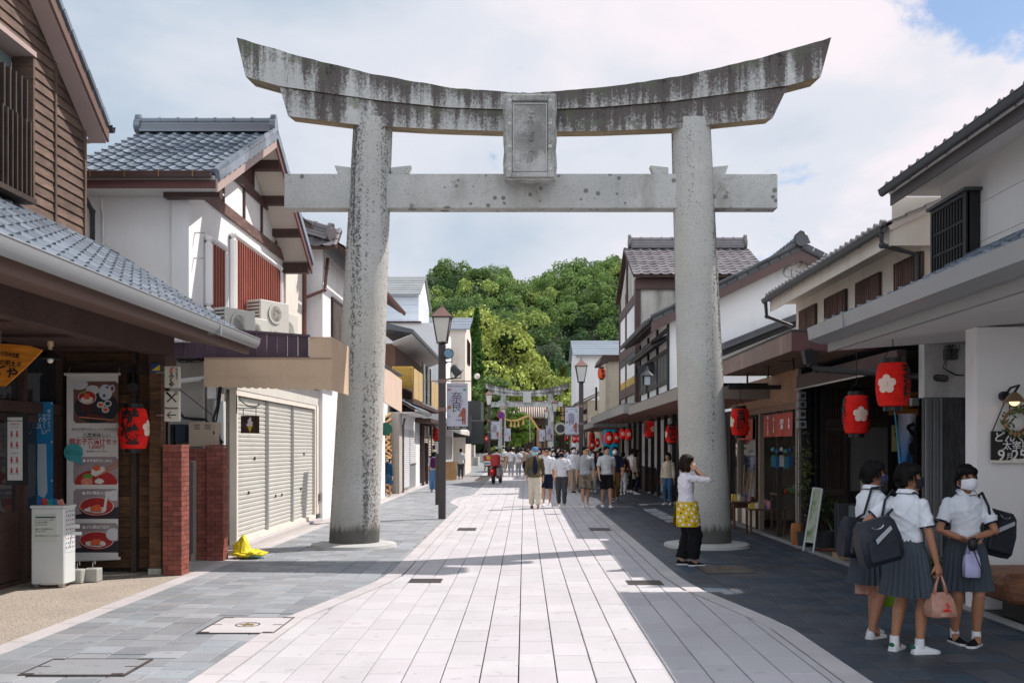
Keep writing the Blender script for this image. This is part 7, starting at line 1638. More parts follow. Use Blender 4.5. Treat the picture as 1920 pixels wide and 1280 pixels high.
ze=at(0,553,55).z;sm2=mat('weathered_grey_slate',(0.27,0.29,0.29),0.6,0.1,1,isl=0.08)
def slate2(*a):
 global sm;k=sm;sm=sm2;slate(*a);sm=k
slate2(b,xl-.2,xr+.12,54.6,58,ze,ze+1.55,10);slate2(b,xl-.2,xr+.12,61.4,58.001,ze,ze+1.55,2);part('gable',MB().prism([(55,ze+.001),(61,ze+.001),(58,ze+1.4)],'x',xl,xr),M_white,b,fix=True)
for i in range(9):z_=6.2+i*0.42;bx('clapboard',b,mat('pale_blue_clapboard',(0,0,0)),xl,xr-.002,54.975,54.999,z_,z_+.405)
D4=thing('flat_white_house','plain white two-storey block below the slate roofed house on the left','house',(-8,50,0));bx('wall',D4,M_white,-9.5,at(826,0,52.5).x,52.5,60,0,at(0,605,52.5).z);bx('parapet',D4,M_darkbrown,-9.6,at(790,0,52.4).x,52.35,52.45,at(0,605,52.4).z,at(0,602,52.4).z)
D5=thing('cream_house','cream house with slate roof and round dish behind the first lamp post','house',(-5,63,0));b=D5
xr=at(872,0,61).x;bx('wall',b,M_cream,xr-4.5,xr,61,68,0,at(0,617,61).z);ze=at(0,617,61).z;slate(b,xr-4.7,xr+.3,60.7,64.5,ze,ze+1.15,7);part('gable',MB().prism([(61,ze+.001),(68,ze+.001),(64.5,ze+1.0)],'x',xr-4.5,xr),M_cream,b,fix=True)
window(b,'y',xr+.03,63,65.5,ze-1.9,ze-0.4,M_dwood,out=1,bars=8);part('dish_antenna',MB().lathe([(0.02,0.0),(0.14,0.04),(0.2,0.1)],(xr+.5,66,6.4),16,'y',False),M_whiteink,b,smooth=True)
bx('balcony',b,M_dgm,xr+.01,xr+.9,62.5,67,3.4,4.6);bx('boarding',b,M_dgm,xr+.0,xr+1.1,61.5,61.6,1.9,3.3)
D6=thing('white_shuttered_shop','white shop with roller shutters and white awning beyond the lamp post','shop',(-5,56,0));b=D6
bx('wall',b,M_white,-8,-4.35,52.0,61,0,3.6)
for ya in(52.3,54.4,56.6,58.8):shutter(b,'y',-4.34,ya,ya+1.9,0.1,2.3,M_shutterw)
part('awning',MB().hexa([(-4.34,51.9,2.75),(-3.3,51.9,2.35),(-3.3,60,2.35),(-4.34,60,2.75),(-4.34,51.9,3.45),(-3.3,51.9,2.65),(-3.3,60,2.65),(-4.34,60,3.45)]),mat('white_awning_cloth',(0.66,0.63,0.58),0.8,0.04),b,fix=True,bev=0.05)
bx('sign_band',b,M_dgm,-4.3,-3.2,60.2,60.4,2.3,3.6)
ac_unit('pale air conditioner on a bracket above the white awning',(-3.9,61.5,3.6),R(20),0.8,0.95,0.3,True)
townhouse('timber_townhouse','open-fronted timber shop with slim posts on the left before the far lamps',-4.4,62,72,3.5,M_cream,-1,M_tiledark,can=(0.9,M_soffit),win=3)
townhouse('plaster_townhouse','low plaster shop at the far left end of the street',-5.2,75,90,3.6,M_white,-1,M_tiledark,can=(0.7,M_greysoff),win=4)
t=thing('a_frame_sign','yellow wooden A-frame sign on the left pavement','sign',(-3.75,52,0));
for sg in(-1,1):part('leaf',MB().hexa([(-4.15,52+sg*.35,0),(-3.55,52+sg*.35,0),(-3.55,52+sg*.38,0),(-4.15,52+sg*.38,0),(-4.1,52+sg*.02,0.95),(-3.6,52+sg*.02,0.95),(-3.6,52+sg*.05,0.95),(-4.1,52+sg*.05,0.95)]),hon,t,fix=True)
t=thing('stone_base','pale stone block platform at the left end of the street','platform',(-5,92,0));bx('block',t,M_agedwall,-6.5,-4.2,91,94,0,0.8);bx('upper_block',t,M_agedwall,-6.2,-4.6,91.3,93.6,0.801,1.9)
# ================================================================ FAR END: torii, gate, trees, wooded hill
G_far=(torii_stone('far_beam_stone','beam'),torii_stone('far_tie_stone','plaque'),torii_stone('far_pillar_stone','plaque'),G_under,G_plain)
TF=build_torii(at(988.5,0,101).x,101,0.86,'smaller grey stone torii gate at the far end of the street',None,False,G_far,cz=.8)
bx('tablet',TF,G_plain,at(988.5,0,100.5).x-0.4,at(988.5,0,100.5).x+0.4,100.4,100.6,6.2,7.3)
for s_ in(-1,1):bx('foot_block',TF,G_plain,at(988.5,0,101).x+s_*2.6-.6,at(988.5,0,101).x+s_*2.6+.6,100.4,101.6,0,.86)
struct('shrine_ground',MB().box(-30,30,112,135,0.0,0.9),mat('earth',(0,0,0)))
def gate():
 Y=116;t=thing('shrine_gate','dark timber shrine gate with pale striped tile roof behind the far torii','gate',(0,Y,0.9));b=t
 x0,x1=at(945,0,Y).x,at(1024,0,Y).x;zb,zt=at(0,783,Y).z,at(0,757,Y).z
 lt=mat('pale_striped_tile',(0.52,0.45,0.38),0.6,0.1);dk=mat('brown_tile_valley',(0.16,0.10,0.08),0.7,0.1)
 part('roof_board',MB().hexa([(x0,Y-1.6,zb-.1),(x1,Y-1.6,zb-.1),(x1,Y+1.2,zt-.1),(x0,Y+1.2,zt-.1),(x0,Y-1.6,zb),(x1,Y-1.6,zb),(x1,Y+1.2,zt),(x0,Y+1.2,zt)]),dk,t,fix=True)
 for i in range(19):x=x0+(x1-x0)*(i+.5)/19;part('tile_roll',MB().tube([(x,Y-1.65,zb+.03),(x,Y+1.2,zt+.03)],0.075,8),lt,t,smooth=True)
 bx('ridge',t,dk,x0-.1,x1+.1,Y+1.1,Y+1.5,zt,zt+.45)
 for px in(958,985,1000,1018):x=at(px,0,Y).x;bx('post',t,M_darkbrown,x-.18,x+.18,Y-.2,Y+.2,0.9,zb)
 bx('beam',t,M_darkbrown,x0+.2,x1-.2,Y-.25,Y+.25,zb-.75,zb-.12);bx('door',t,M_dwood,at(982,0,Y).x,at(1003,0,Y).x,Y-.1,Y,0.9,zb-.8)
 bx('side_wall',t,mat('tan_boarding',(0.42,0.27,0.15),0.7,0.1,1),at(1006,0,Y).x,at(1035,0,Y).x,Y-.05,Y+.05,0.9,at(0,805,Y).z)
 for i in range(9):z_=1.0+i*0.28;bx('board_joint',t,M_darkbrown,at(1006,0,Y).x,at(1035,0,Y).x,Y-.06,Y-.051,z_,z_+.03)
 t=thing('stone_wall','low stone retaining wall below the shrine gate','wall',(0,111.6,0));bx('wall',t,M_agedwall,-9,9,111.4,111.95,0,0.95)
 for i in range(4):bx('step',t,M_agedwall,-1.5,1.5,110.2+.3*i,111.39,.22*i,.22*(i+1)-.004)
 t=thing('straw_rope','thick straw rope with tassels strung from the far torii gate','rope',at(992,785,100));rm=mat('straw',(0.50,0.32,0.12),0.85,0.2,9)
 part('rope',MB().tube([at(948,785,100.2),at(955,788,100.2),at(970,788,100.2),at(983,782,100.2),at(992,779,100.2),at(1000,790,100.2),at(1008,802,100.2),at(1017,813,100.2),at(1024,826,100.2)],[.05,.09,.12,.12,.12,.12,.10,.09,.05],8),rm,t,smooth=True)
 for px,py in((958,789),(965,790),(972,789),(981,785)):p=at(px,py,100.2);part('tassel',MB().lathe([(0.05,0),(0.14,-0.55),(0.10,-0.6)],tuple(p),8),rm,t)
 part('rope',MB().tube([at(993,782,100.2),at(994,828,100.2)],0.03,6),mat('pale_rope',(0.5,0.48,0.4),0.8),t)
gate()
def leafmat(name,c,tr=0.25):
 m=bpy.data.materials.new(name);m.use_nodes=True;nt=m.node_tree;N=nt.nodes;L=nt.links;b_=N['Principled BSDF'];b_.inputs['Roughness'].default_value=0.75;b_.inputs['Specular IOR Level'].default_value=0.2
 a=N.new('ShaderNodeAttribute');a.attribute_name='tint';g=N.new('ShaderNodeNewGeometry')
 hs=N.new('ShaderNodeHueSaturation');mr_=N.new('ShaderNodeMapRange');L.new(g.outputs['Random Per Island'],mr_.inputs[0]);mr_.inputs[3].default_value=0.55;mr_.inputs[4].default_value=1.5
 L.new(a.outputs['Color'],hs.inputs['Color']);L.new(mr_.outputs[0],hs.inputs['Value']);L.new(hs.outputs[0],b_.inputs['Base Color'])
 tl=N.new('ShaderNodeBsdfTranslucent');L.new(hs.outputs[0],tl.inputs[0]);mx=N.new('ShaderNodeMixShader');mx.inputs[0].default_value=tr
 L.new(b_.outputs[0],mx.inputs[1]);L.new(tl.outputs[0],mx.inputs[2]);L.new(mx.outputs[0],N['Material Output'].inputs[0]);return m
M_leaf=leafmat('broadleaf_foliage',None)
def leaves(centers,radii,tints,per,size,flat=0.8,seed=1):
 """leaf clumps spread through the shells of many crowns; numpy, one quad each"""
 g=np.random.default_rng(seed);V=[];Cc=[]
 for c,r,tc in zip(centers,radii,tints):
  n=int(per);d=g.normal(size=(n,3));d[:,2]=np.abs(d[:,2])*1.0-0.25*g.random(n)*2;d/=np.linalg.norm(d,axis=1)[:,None]
  lump=1+0.13*np.sin(d[:,0]*5+c[0])+0.13*np.sin(d[:,1]*6+c[1])+0.10*np.sin(d[:,2]*7+c[0]*2)
  p=np.array(c)+d*np.array(r)*(lump*(0.74+0.28*g.random(n)**0.5))[:,None]
  nr=d+g.normal(size=(n,3))*0.55;nr/=np.linalg.norm(nr,axis=1)[:,None]
  u=np.cross(nr,g.normal(size=(n,3)));u/=np.linalg.norm(u,axis=1)[:,None];v=np.cross(nr,u);s=size*(0.6+0.8*g.random(n))[:,None]
  V.append(np.stack([p-u*s,p+v*s*.6,p+u*s,p-v*s*.6],1).reshape(-1,3));Cc.append(np.repeat(np.tile(np.array(tc),(n,1))*(0.85+0.3*g.random((n,1))),4,0))
 V=np.concatenate(V);Cc=np.concatenate(Cc);n=len(V)//4;me=bpy.data.meshes.new('foliage')
 me.vertices.add(len(V));me.vertices.foreach_set('co',V.ravel());me.loops.add(len(V));me.loops.foreach_set('vertex_index',np.arange(len(V),dtype=np.int32))
 me.polygons.add(n);me.polygons.foreach_set('loop_start',np.arange(0,len(V),4,dtype=np.int32));me.polygons.foreach_set('loop_total',np.full(n,4,dtype=np.int32));me.update()
 a=me.color_attributes.new('tint','FLOAT_COLOR','POINT');a.data.foreach_set('color',np.concatenate([Cc,np.ones((len(Cc),1))],1).ravel());me.materials.append(M_leaf);return me
LIME,MID,DARK,GREYG,DEEP=(0.26,0.33,0.09),(0.145,0.225,0.065),(0.070,0.130,0.048),(0.20,0.22,0.14),(0.034,0.080,0.038)
def ridge_z(x):
 tab=[(-200,36),(-90,46),(-60,46),(-36,50),(-27,55.5),(-18,57.5),(-10,56.5),(-2,52.5),(6,52.5),(14,57.5),(24,59),(40,60),(80,56),(200,36)]
 return interp(tab,x)
def hill_h(x,y):
 t=min(1,max(0,(y-150)/180));s_=t*t*(3-2*t)
 if y>330:s_=1-((y-330)/260)**2*0.6
 dip=9*math.exp(-((x-14-(y-200)*0.05)/11)**2)*math.exp(-((y-215)/60)**2)
 return 1.0+(ridge_z(x*330/max(y,200))-7)*s_*(1.0)-dip
def hill():
 mb=MB();xs=list(range(-230,231,10));ys=list(range(135,560,10));W_=len(xs)
 for y in ys:
  for x in xs:mb.v.append((x,y,hill_h(x,y)))
 for j in range(len(ys)-1):
  for i in range(W_-1):a=j*W_+i;mb.f.append((a,a+1,a+W_+1,a+W_))
 struct('hill',mb,mat('forest_floor',(0.012,0.022,0.010),0.95,0.2,.1),smooth=True)
 g=random.Random(12);cs,rs,ts=[],[],[];blobs=MB()
 y=152
 while y<346:
  x=-62
  st=8.2+(y-150)*0.012
  while x<62:
   xx,yy=x+g.uniform(-2.4,2.4),y+g.uniform(-2.4,2.4)
   if-12-yy*.135<xx<9+yy*0.115:
    r=g.uniform(4.3,7.4);z_=hill_h(xx,yy);hgt=g.uniform(4.5,8.5);c=(xx,yy,z_+hgt-r*0.4)
    q=g.random();k=math.sin(xx*0.09+yy*0.03)+math.sin(yy*0.07-xx*0.05)
    tc=DARK if q<0.22-k*0.08 else(MID if q<0.76 else(LIME if q<0.93 else GREYG));k2=.85+.4*g.random();tc=tuple(a*k2 for a in tc)
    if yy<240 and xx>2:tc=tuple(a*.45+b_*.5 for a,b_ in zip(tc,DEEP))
    cs.append(c);rs.append((r*.84,r*.84,r*g.uniform(.66,.84)));ts.append(tc)
    for k_ in range(6):a_=g.uniform(0,6.28);v_=g.uniform(-.35,.75);q_=math.sqrt(max(0,1-v_*v_))*.72;cs.append((xx+math.cos(a_)*q_*r,yy-abs(math.sin(a_))*q_*r*.9,c[2]+v_*.75*r));rs.append(tuple([r*g.uniform(.26,.42)]*3));k3=g.uniform(.9,1.25);ts.append(tuple(a*k3 for a in tc))
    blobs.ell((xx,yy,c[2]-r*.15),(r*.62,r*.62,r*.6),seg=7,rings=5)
   x+=st
  y+=st
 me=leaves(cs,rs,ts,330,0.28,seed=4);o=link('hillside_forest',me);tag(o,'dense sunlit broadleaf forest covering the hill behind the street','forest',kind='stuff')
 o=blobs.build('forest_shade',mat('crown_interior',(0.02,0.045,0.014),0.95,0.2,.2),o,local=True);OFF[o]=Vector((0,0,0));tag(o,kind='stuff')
hill()
bark=mat('dark_bark',(0.055,0.04,0.03),0.9,0.3,3,bump=.5,bs=20)
def tree(name,lab,px,Y,ztop,w,tint,seed,conifer=False,per=420,size=0.24,zb=1.0,group='trees around the shrine gate'):
 g=random.Random(seed);x=at(px,0,Y).x;t=thing(name,lab,'tree',(x,Y,zb),group=group);H_=ztop-zb
 tr=MB().tube([(x,Y,zb),(x+g.uniform(-.3,.3),Y,zb+H_*.3),(x+g.uniform(-.4,.4),Y,zb+H_*.6),(x,Y,zb+H_*.92)],[w*.055+.08,w*.045+.05,w*.03+.03,.03],8)
 cs,rs,ts=[],[],[];bl=MB()
 if conifer:
  for k in range(11):u=k/10;r=w*.5*(1-u*.85)*g.uniform(.85,1.1);c=(x+g.uniform(-.15,.15)*r,Y+g.uniform(-.1,.1),zb+H_*(.10+.84*u));cs.append(c);rs.append((r,r,H_*.085));k3=g.uniform(.85,1.15);ts.append(tuple(a*k3 for a in tint));bl.ell(c,(r*.6,r*.6,H_*.09),seg=7,rings=5)
 else:
  n=24
  for k in range(n):
   u=g.uniform(0.0,1.0);a=g.uniform(0,6.28);rr_=w*.42*math.sqrt(max(0.05,1-(2*u-.75)**2*.62))*g.uniform(.35,1);c=(x+rr_*math.cos(a),Y+rr_*math.sin(a)*.8,zb+H_*(.26+.66*u));r=w*g.uniform(.14,.22)
   if k<12:tr.tube([(x,Y,zb+H_*(.2+.3*u)),((x+c[0])/2,(Y+c[1])/2,(zb+H_*(.3+.3*u)+c[2])/2),c],[w*.02+.03,w*.014,.02],6)
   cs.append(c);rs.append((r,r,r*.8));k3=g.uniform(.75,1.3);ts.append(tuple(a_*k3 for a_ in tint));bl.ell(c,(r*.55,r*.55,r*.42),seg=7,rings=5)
 part('trunk',tr,bark,t,smooth=True)
 me=leaves(cs,rs,ts,per,size,seed=seed);c=np.empty(len(me.vertices)*3);me.vertices.foreach_get('co',c);c=c.reshape(-1,3)-np.array(OFF[t]);me.vertices.foreach_set('co',c.ravel());o=link('crown',me,t)
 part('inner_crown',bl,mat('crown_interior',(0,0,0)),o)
LB=(0.36,0.42,0.10)
tree('camphor_tree','big lime-green camphor tree left of the far torii gate',935,128,at(0,610,128).z,13,LB,3)
tree('camphor_tree','lime-green camphor tree rising above the crossbeam of the far torii',985,133,at(0,655,133).z,10.5,LB,9)
tree('camphor_tree','tall camphor tree behind the cream house, highest of the row',893,140,at(0,578,140).z,11.5,LB,5)
tree('cypress_tree','narrow dark green cypress beside the cream house',893,118,at(0,588,118).z,4.4,(0.05,0.11,0.02),6,True)
tree('camphor_tree','pale green rounded tree right of the far torii gate',1055,122,at(0,712,122).z,7.5,LB,11)
tree('conifer_tree','small pointed green conifer behind the far torii, taller one',1036,140,at(0,684,140).z,3.6,(0.05,0.12,0.03),12,True)
tree('conifer_tree','small golden-green conifer at the right of the pair',1056,142,at(0,690,142).z,4.6,(0.12,0.14,0.025),13,True)
tree('broadleaf_tree','low bright green tree inside the shrine gate opening',972,112.5,5.6,3.6,(0.12,0.20,0.03),14,zb=0.9)
tree('broadleaf_tree','dark leafy tree behind the left lamp posts',913,112,at(0,700,112).z,6,MID,15)
tree('broadleaf_tree','mid green tree behind the right shops near the gate',1085,130,at(0,735,130).z,7,MID,16)
# ================================================================ LAMP POSTS, BANNERS, LANTERNS, SCOOTER
def lamp_post(x,Y,lab,spot=False):
 t=thing('street_lamp',lab,'street lamp',(x,Y,0),group='street lamps along the kerbs');r=0.085
 part('post',MB().box(-r,r,-r,r,0,4.14),M_postbrown,t,local=True,bev=0.01)
 if spot:part('control_box',MB().box(-r-0.075,-r-0.002,-0.06,0.06,0.33,1.55),M_postbrown,t,local=True,bev=0.006)
 for z_ in(2.55,3.22):part('clamp',MB().box(-r-.01,r+.01,-r-.01,r+.01,z_,z_+.09),M_lamproof,t,local=True)
 hd=part('lantern',MB().lathe([(0.07,0),(0.14,0.03),(0.16,0.05)],(0,0,4.14),4),M_postbrown,t,local=True)
 gl=MB();fr=MB()
 b0,b1,z0,z1=0.115,0.205,4.20,4.76
 for k in range(4):
  a=k*math.pi/2+math.pi/4;c2=a+math.pi/2
  P=lambda q,w,z_:(w*1.414*math.cos(q),w*1.414*math.sin(q),z_)
  part('pane',MB().slab([P(a,b0-.008,z0),P(c2,b0-.008,z0),P(c2,b1-.008,z1),P(a,b1-.008,z1)],0.006),M_frost,hd,local=True)
  fr.beam(P(a,b0,z0),P(a,b1,z1),0.022,0.022)
 fr.box(-b1-.02,b1+.02,-b1-.02,b1+.02,z1,z1+.025);part('frame',fr,M_postbrown,hd,local=True)
 part('roof',MB().lathe([(0.36,0.0),(0.10,0.20),(0.045,0.235),(0.04,0.26),(0.0,0.36)],(0,0,z1+.026),4,caps=True),M_lamproof,hd,local=True).rotation_euler=(0,0,R(45))
 return t
def street_banner(x,Y,side,lab,s=1.0):
 w,h=0.50,1.10;x0=x+side*0.11 if side>0 else x-0.11-w;z1=3.22;t=thing('street_banner',lab,'banner',(x0+w/2,Y,z1-h),group='museum banners on the lamps')
 part('arm',MB().tube([(x+side*.1,Y,3.27),(x+side*.72,Y,3.27)],0.012,6),M_lamproof,t)
 if side>0:part('counter_arm',MB().tube([(x-side*.1,Y,3.27),(x-side*.42,Y,3.27)],0.012,6),M_lamproof,t)
 part('cloth',MB().box(x0,x0+w,Y-.003,Y+.003,z1-h,z1),mat('pale_lilac_banner',(0.50,0.52,0.60),0.75,0.08,3),t)
 part('bottom_band',MB().box(x0,x0+w,Y-.006,Y-.0031,z1-h,z1-h+.075),M_ink,t)
 D=lambda nm,px,pz,rx,rz,m,n=18,yy=.005:part(nm,MB().prism([(x0+w*px+rx*math.cos(6.2832*i/n),z1-h*pz+rz*math.sin(6.2832*i/n))for i in range(n)],'y',Y-yy-.001,Y-yy+.0015),m,t,fix=True)
 D('printed_ring',.45,.40,.17,.17,mat('lilac_print',(0.42,0.40,0.52),0.8));tc=mat('terracotta_print',(0.33,0.10,0.07),0.8,.1);D('printed_jar',.13,.52,.045,.045,mat('ochre_print',(0.30,0.19,0.08),0.8));D('printed_bead',.85,.14,.04,.03,mat('jade_print',(0.10,0.3,0.2),0.8));D('printed_horse',.12,.14,.05,.02,tc)
 fx,fz=x0+w*.80,z1-h*.72
 part('printed_figure',MB().prism([(fx-.035,fz-.19),(fx-.005,fz-.19),(fx+.005,fz-.05),(fx+.02,fz-.19),(fx+.05,fz-.19),(fx+.05,fz+.05),(fx+.06,fz+.12),(fx+.04,fz+.20),(fx-.02,fz+.21),(fx-.05,fz+.13),(fx-.12,fz+.02),(fx-.11,fz-.03),(fx-.06,fz+.02),(fx-.04,fz-.02)],'y',Y-.0075,Y-.0045),tc,t,fix=True)
 F=lambda px,pz:Matrix.Translation((x0+w*px,Y-.008,z1-h*pz))@Euler((R(90),0,0)).to_matrix().to_4x4()
 if s>0.5:
  text('奈\n良',0.27,F(.47,.42),M_ink,t,bold=-.002,ext=.0004,line=.88);text('大安寺展',0.05,F(.62,.80),M_ink,t,ext=.0004)
  text('KYUSHU NATIONAL MUSEUM',0.036,F(.5,.065),M_ink,t,ext=.0004,xs=.85);text('九州国立博物館・太宰府',0.040,F(.5,.965),M_whiteink,t,ext=.0004);text('いのり\nつなぐ',0.03,F(.12,.72),mat('blue_print',(0.05,0.12,0.35),0.8),t,ext=.0004)
 return t
LP=[(-1.955,23.7,1,'nearest dark street lamp with twin spotlights, left of the road'),(2.17,38.0,-1,'street lamp on the right side of the road above the queue'),(-2.08,58.8,1,'second street lamp on the left beside the red scooter'),(2.14,70.0,-1,'middle street lamp on the right in front of the far torii pillar'),(-1.72,81,1,'farthest left street lamp with a round road sign'),(1.9,86,-1,'farthest street lamp on the right')]
BN=['museum banner with the largest lettering on the nearest lamp','museum banner left of the lamp above the queue','museum banner beside the second left lamp','museum banner on the middle right lamp','museum banner on the farthest left lamp','museum banner on the farthest right lamp']
for i,(x,Y,s_,lab)in enumerate(LP):lamp_post(x,Y,lab,i==0);street_banner(x,Y,s_,BN[i],1 if i<4 else 0)
for k,(dx,z_,aim,lab)in enumerate(((0.13,3.72,(0.35,-1,.1),'round blue-lensed spotlight facing the camera on the nearest lamp'),(0.34,3.52,(0.8,0.3,-.9),'black spotlight tilted down to the right on the nearest lamp'))):
 x,Y=-1.955+dx,23.62;t=thing('spotlight',lab,'spotlight',(x,Y,z_));d=Vector(aim).normalized();c=Vector((x,Y,z_+(.18 if k==0 else 0)))
 part('housing',MB().tube([c-d*.14,c-d*.10,c+d*.10],[.06,.10,.125],16),M_dgm,t,smooth=40);part('lens',MB().tube([c+d*.1005,c+d*.106],.105,16),mat('blue_lens',(0.16,0.30,0.40),0.2,.3,40,spec=.8),t);part('rim',MB().tube([c+d*.09,c+d*.115],.135,16,caps=False),M_dgm,t)
 part('yoke',MB().tube([c+Vector((-.13,0,0)),c+Vector((-.13,0,-.18)),c+Vector((.11,0,-.18)),c+Vector((.11,0,0))],.012,6).tube([c+Vector((0,0,-.18)),(-1.955+.08,Y,c.z-.22)],.02,6),M_dgm,t)
t=thing('road_sign','round blue no-parking road sign with red rim on the far left','road sign',at(940,780,79));p=at(939,778,79);part('disc',MB().lathe([(.30,0),(.30,-.02)],tuple(p),20,'y'),mat('sign_red',(0.5,0.02,0.02),.5),t);part('blue_field',MB().lathe([(.23,-.021),(.23,-.03)],tuple(p),20,'y'),mat('sign_blue',(0.01,0.05,0.3),.5),t);part('slash',MB().beam((p.x-.17,78.965,p.z+.17),(p.x+.17,78.965,p.z-.17),.05,.01,up=(0,1,0)),mat('sign_red',(0,0,0)),t);part('pole',MB().tube([(p.x,79.05,0),(p.x,79.05,p.z+.3)],.03,6),M_steel,t)
t=thing('wall_mirror','round framed clock-like disc on a post among the right lanterns','round sign',at(1053,803,62));p=at(1051,803,62);part('disc',MB().lathe([(.38,0),(.38,-.05)],tuple(p),20,'y'),mat('cream_enamel',(0.5,0.48,0.4),.5),t);part('inner',MB().lathe([(.26,-.051),(.26,-.06)],tuple(p),20,'y'),M_dgm,t);part('post',MB().tube([(p.x+.35,62.05,0),(p.x+.35,62.05,p.z+.3),(p.x,62.05,p.z+.3)],.04,6),M_black,t)
t=thing('shop_sign','black upright signboard with gold characters near the far torii','sign',at(1056,770,80));p,q=at(1050,790,80),at(1060,762,80);bx('board',t,M_black,p.x,q.x,80,80.05,p.z,q.z);text('五\n十\n番',.36,Matrix.Translation(((p.x+q.x)/2,79.98,(p.z+q.z)/2))@Euler((R(90),0,0)).to_matrix().to_4x4(),M_brass,t,bold=.01)
# ---- red paper lanterns
def lantern(loc,r,h,faces,lab,hang=0.25,rot=0,near=True,group='red paper lanterns hung under the canopies',m=None,name='red_lantern'):
 """barrel lantern; faces: (angle in degrees from the camera side, 'plum' or text)"""
 t=thing(name,lab,'lantern',loc,R(rot),group=group);prof=[];n=24 if near else 10
 def rad(u):return r*(0.70+0.30*min(1,(math.sin(math.pi*min(max(u,.0),1)))**0.42))if 0<u<1 else r*.70
 for i in range(n*2+1):u=i/(n*2);prof.append((rad(u)*(1.0 if i%2 else 0.962),-h/2+h*u))
 part('paper_body',MB().lathe(prof,(0,0,0),28 if near else 14),m or M_red,t,local=True,smooth=60)
 part('top_cap',MB().lathe([(r*.62,h/2-.005),(r*.62,h/2+.055)],(0,0,0),18),M_black,t,local=True);part('bottom_cap',MB().lathe([(r*.55,-h/2-.05),(r*.55,-h/2+.005)],(0,0,0),18),M_black,t,local=True)
 part('hanger',MB().tube([(-r*.5,0,h/2+.05),(-r*.3,0,h/2+.13),(0,0,h/2+.16),(r*.3,0,h/2+.13),(r*.5,0,h/2+.05)],.005,5).tube([(0,0,h/2+.16),(0,0,h/2+.16+hang)],.006,5),M_ink,t,local=True)
 def wrap(a0,off):
  def f(co):
   co=co.copy();z=co[:,1].copy();rr=np.array([rad(min(max(.5+q/h,.02),.98))for q in z])+off+co[:,2];a=a0+co[:,0]/r
   return np.stack([rr*np.sin(a),-rr*np.cos(a),z],1)
  return f
 for ang,what in faces:
  a0=R(ang)
  if what=='plum':
   mb=MB();R_=r*.60;sb=10
   for k in range(6):
    if k<5:q=math.pi/2+k*2*math.pi/5;cx,cy,rr_=R_*.56*math.cos(q),R_*.56*math.sin(q),R_*.40
    else:cx=cy=0;rr_=R_*.16
    if k==5:lay=.004
    else:lay=.0
    pts=[(cx+rr_*math.cos(6.2832*i/18),cy+rr_*math.sin(6.2832*i/18),lay)for i in range(18)]
    inner=[(cx+rr_*.5*math.cos(6.2832*i/18),cy+rr_*.5*math.sin(6.2832*i/18),lay)for i in range(18)]
    b0=len(mb.v);mb.v.extend(pts+inner+[(cx,cy,lay)])
    for i in range(18):j=(i+1)%18;mb.f.append((b0+i,b0+j,b0+18+j,b0+18+i));mb.f.append((b0+18+i,b0+18+j,b0+36))
   co=wrap(a0,.004)(np.array(mb.v));mb.v=co.tolist();part('plum_crest',mb,M_petal,t,local=True)
  else:
   nch=len(what);sz=min(h*.86/nch,r*1.25)*1.0
   for k,ch in enumerate(what):
    yy=(nch/2-.5-k)*(h*.86/nch)
    W=wrap(a0,.008)
    text(ch,sz*1.05,Matrix.Identity(4),M_ink,t,'character',ext=.0005,bold=.009*r/.19,wrap=(lambda co,yy=yy,W=W:W(co+np.array([0,yy,0]))))
 return t
_text=text
def text(*a,**k):
 if k.get('wrap'):
  p=a[4];sv=OFF[p];OFF[p]=Vector((0,0,0));JN=len(JOBS);o=_text(*a,**k);off=JOBS[-1]
  t_,o_,post,ex=off;OFF[p]=sv
  w=k['wrap'];JOBS[-1]=(t_,o_,(lambda co,w=w:w(co)if len(co)else co),ex);return o
 return _text(*a,**k)
def lan(px,py,wpx,Y,faces,lab,hang=.25,near=True,hr=1.3,**k):
 r=wpx/2/FP*Y;lantern(at(px,py,Y),r,2*r*hr,faces,lab,hang,near=near,**k)
lan(250,803,56,12.9,[(8,'献燈'),(-72,'plum'),(88,'plum')],'red lantern with two black characters beside the menu banner',.3,hr=1.36)
lan(1674,721,63,11.3,[(38,'天満宮'),(-42,'plum')],'largest red lantern hanging from the white soffit',.12)
lan(1606,777,51,13.6,[(0,'plum'),(68,'献燈'),(-95,'天満宮')],'red lantern showing a full pale plum blossom behind the schoolgirls',.55,hr=1.4)
lan(1388,791,36,19.4,[(-8,'天満宮'),(72,'plum'),(-80,'plum')],'red lantern right of the big pillar with three black characters',.35,hr=1.4)
lan(1259,814,23,26.5,[(-5,'献燈'),(-80,'plum')],'red lantern half hidden by the big pillar with two characters',.2,hr=1.35)
lan(1217,804,21,30,[(-50,'天満宮'),(40,'plum')],'red lantern with characters left and plum right over the queue',.2,hr=1.4)
for k,(px,py,w,Y,fc,lab)in enumerate(((1179,814,15,33.5,'plum','red plum lantern over the queue, right of an overlapping pair'),(1168,813,14,34.5,'plum','orange-lit red lantern over the queue, left of an overlapping pair'),(1142,821,16,37,'plum','red plum lantern before the cyan cloth, front of three'),(1156,820,14,38,'plum','red plum lantern before the cyan cloth, right of three'),(1134,822,12,38.5,'plum','red lantern before the cyan cloth, half hidden left of three'),(1110,819,12,44,'天満','upper red lantern right of the lamp post with black characters'),(1110,834,12,44.5,'plum','lower red lantern right of the lamp post'),(1120,830,10,46,'plum','narrow red lantern beside the stacked pair'),(1085,822,9,55,'plum','small red lantern just left of the right lamp post'),(1077,822,10,58,'plum','small red lantern with plum near the round disc'),(1063,820,9,64,'plum','smallest red lantern on the right near the far torii'),(889,818,9,66,'plum','small red lantern under the left timber shop canopy'),(878,822,7,70,'plum','tiny red lantern left of the second street lamp'),(912,822,7,80,'plum','tiny red lantern at the far left shops'))):
 lan(px,py,w,Y,[(0,fc)],lab,.3,near=False,hr=1.35)
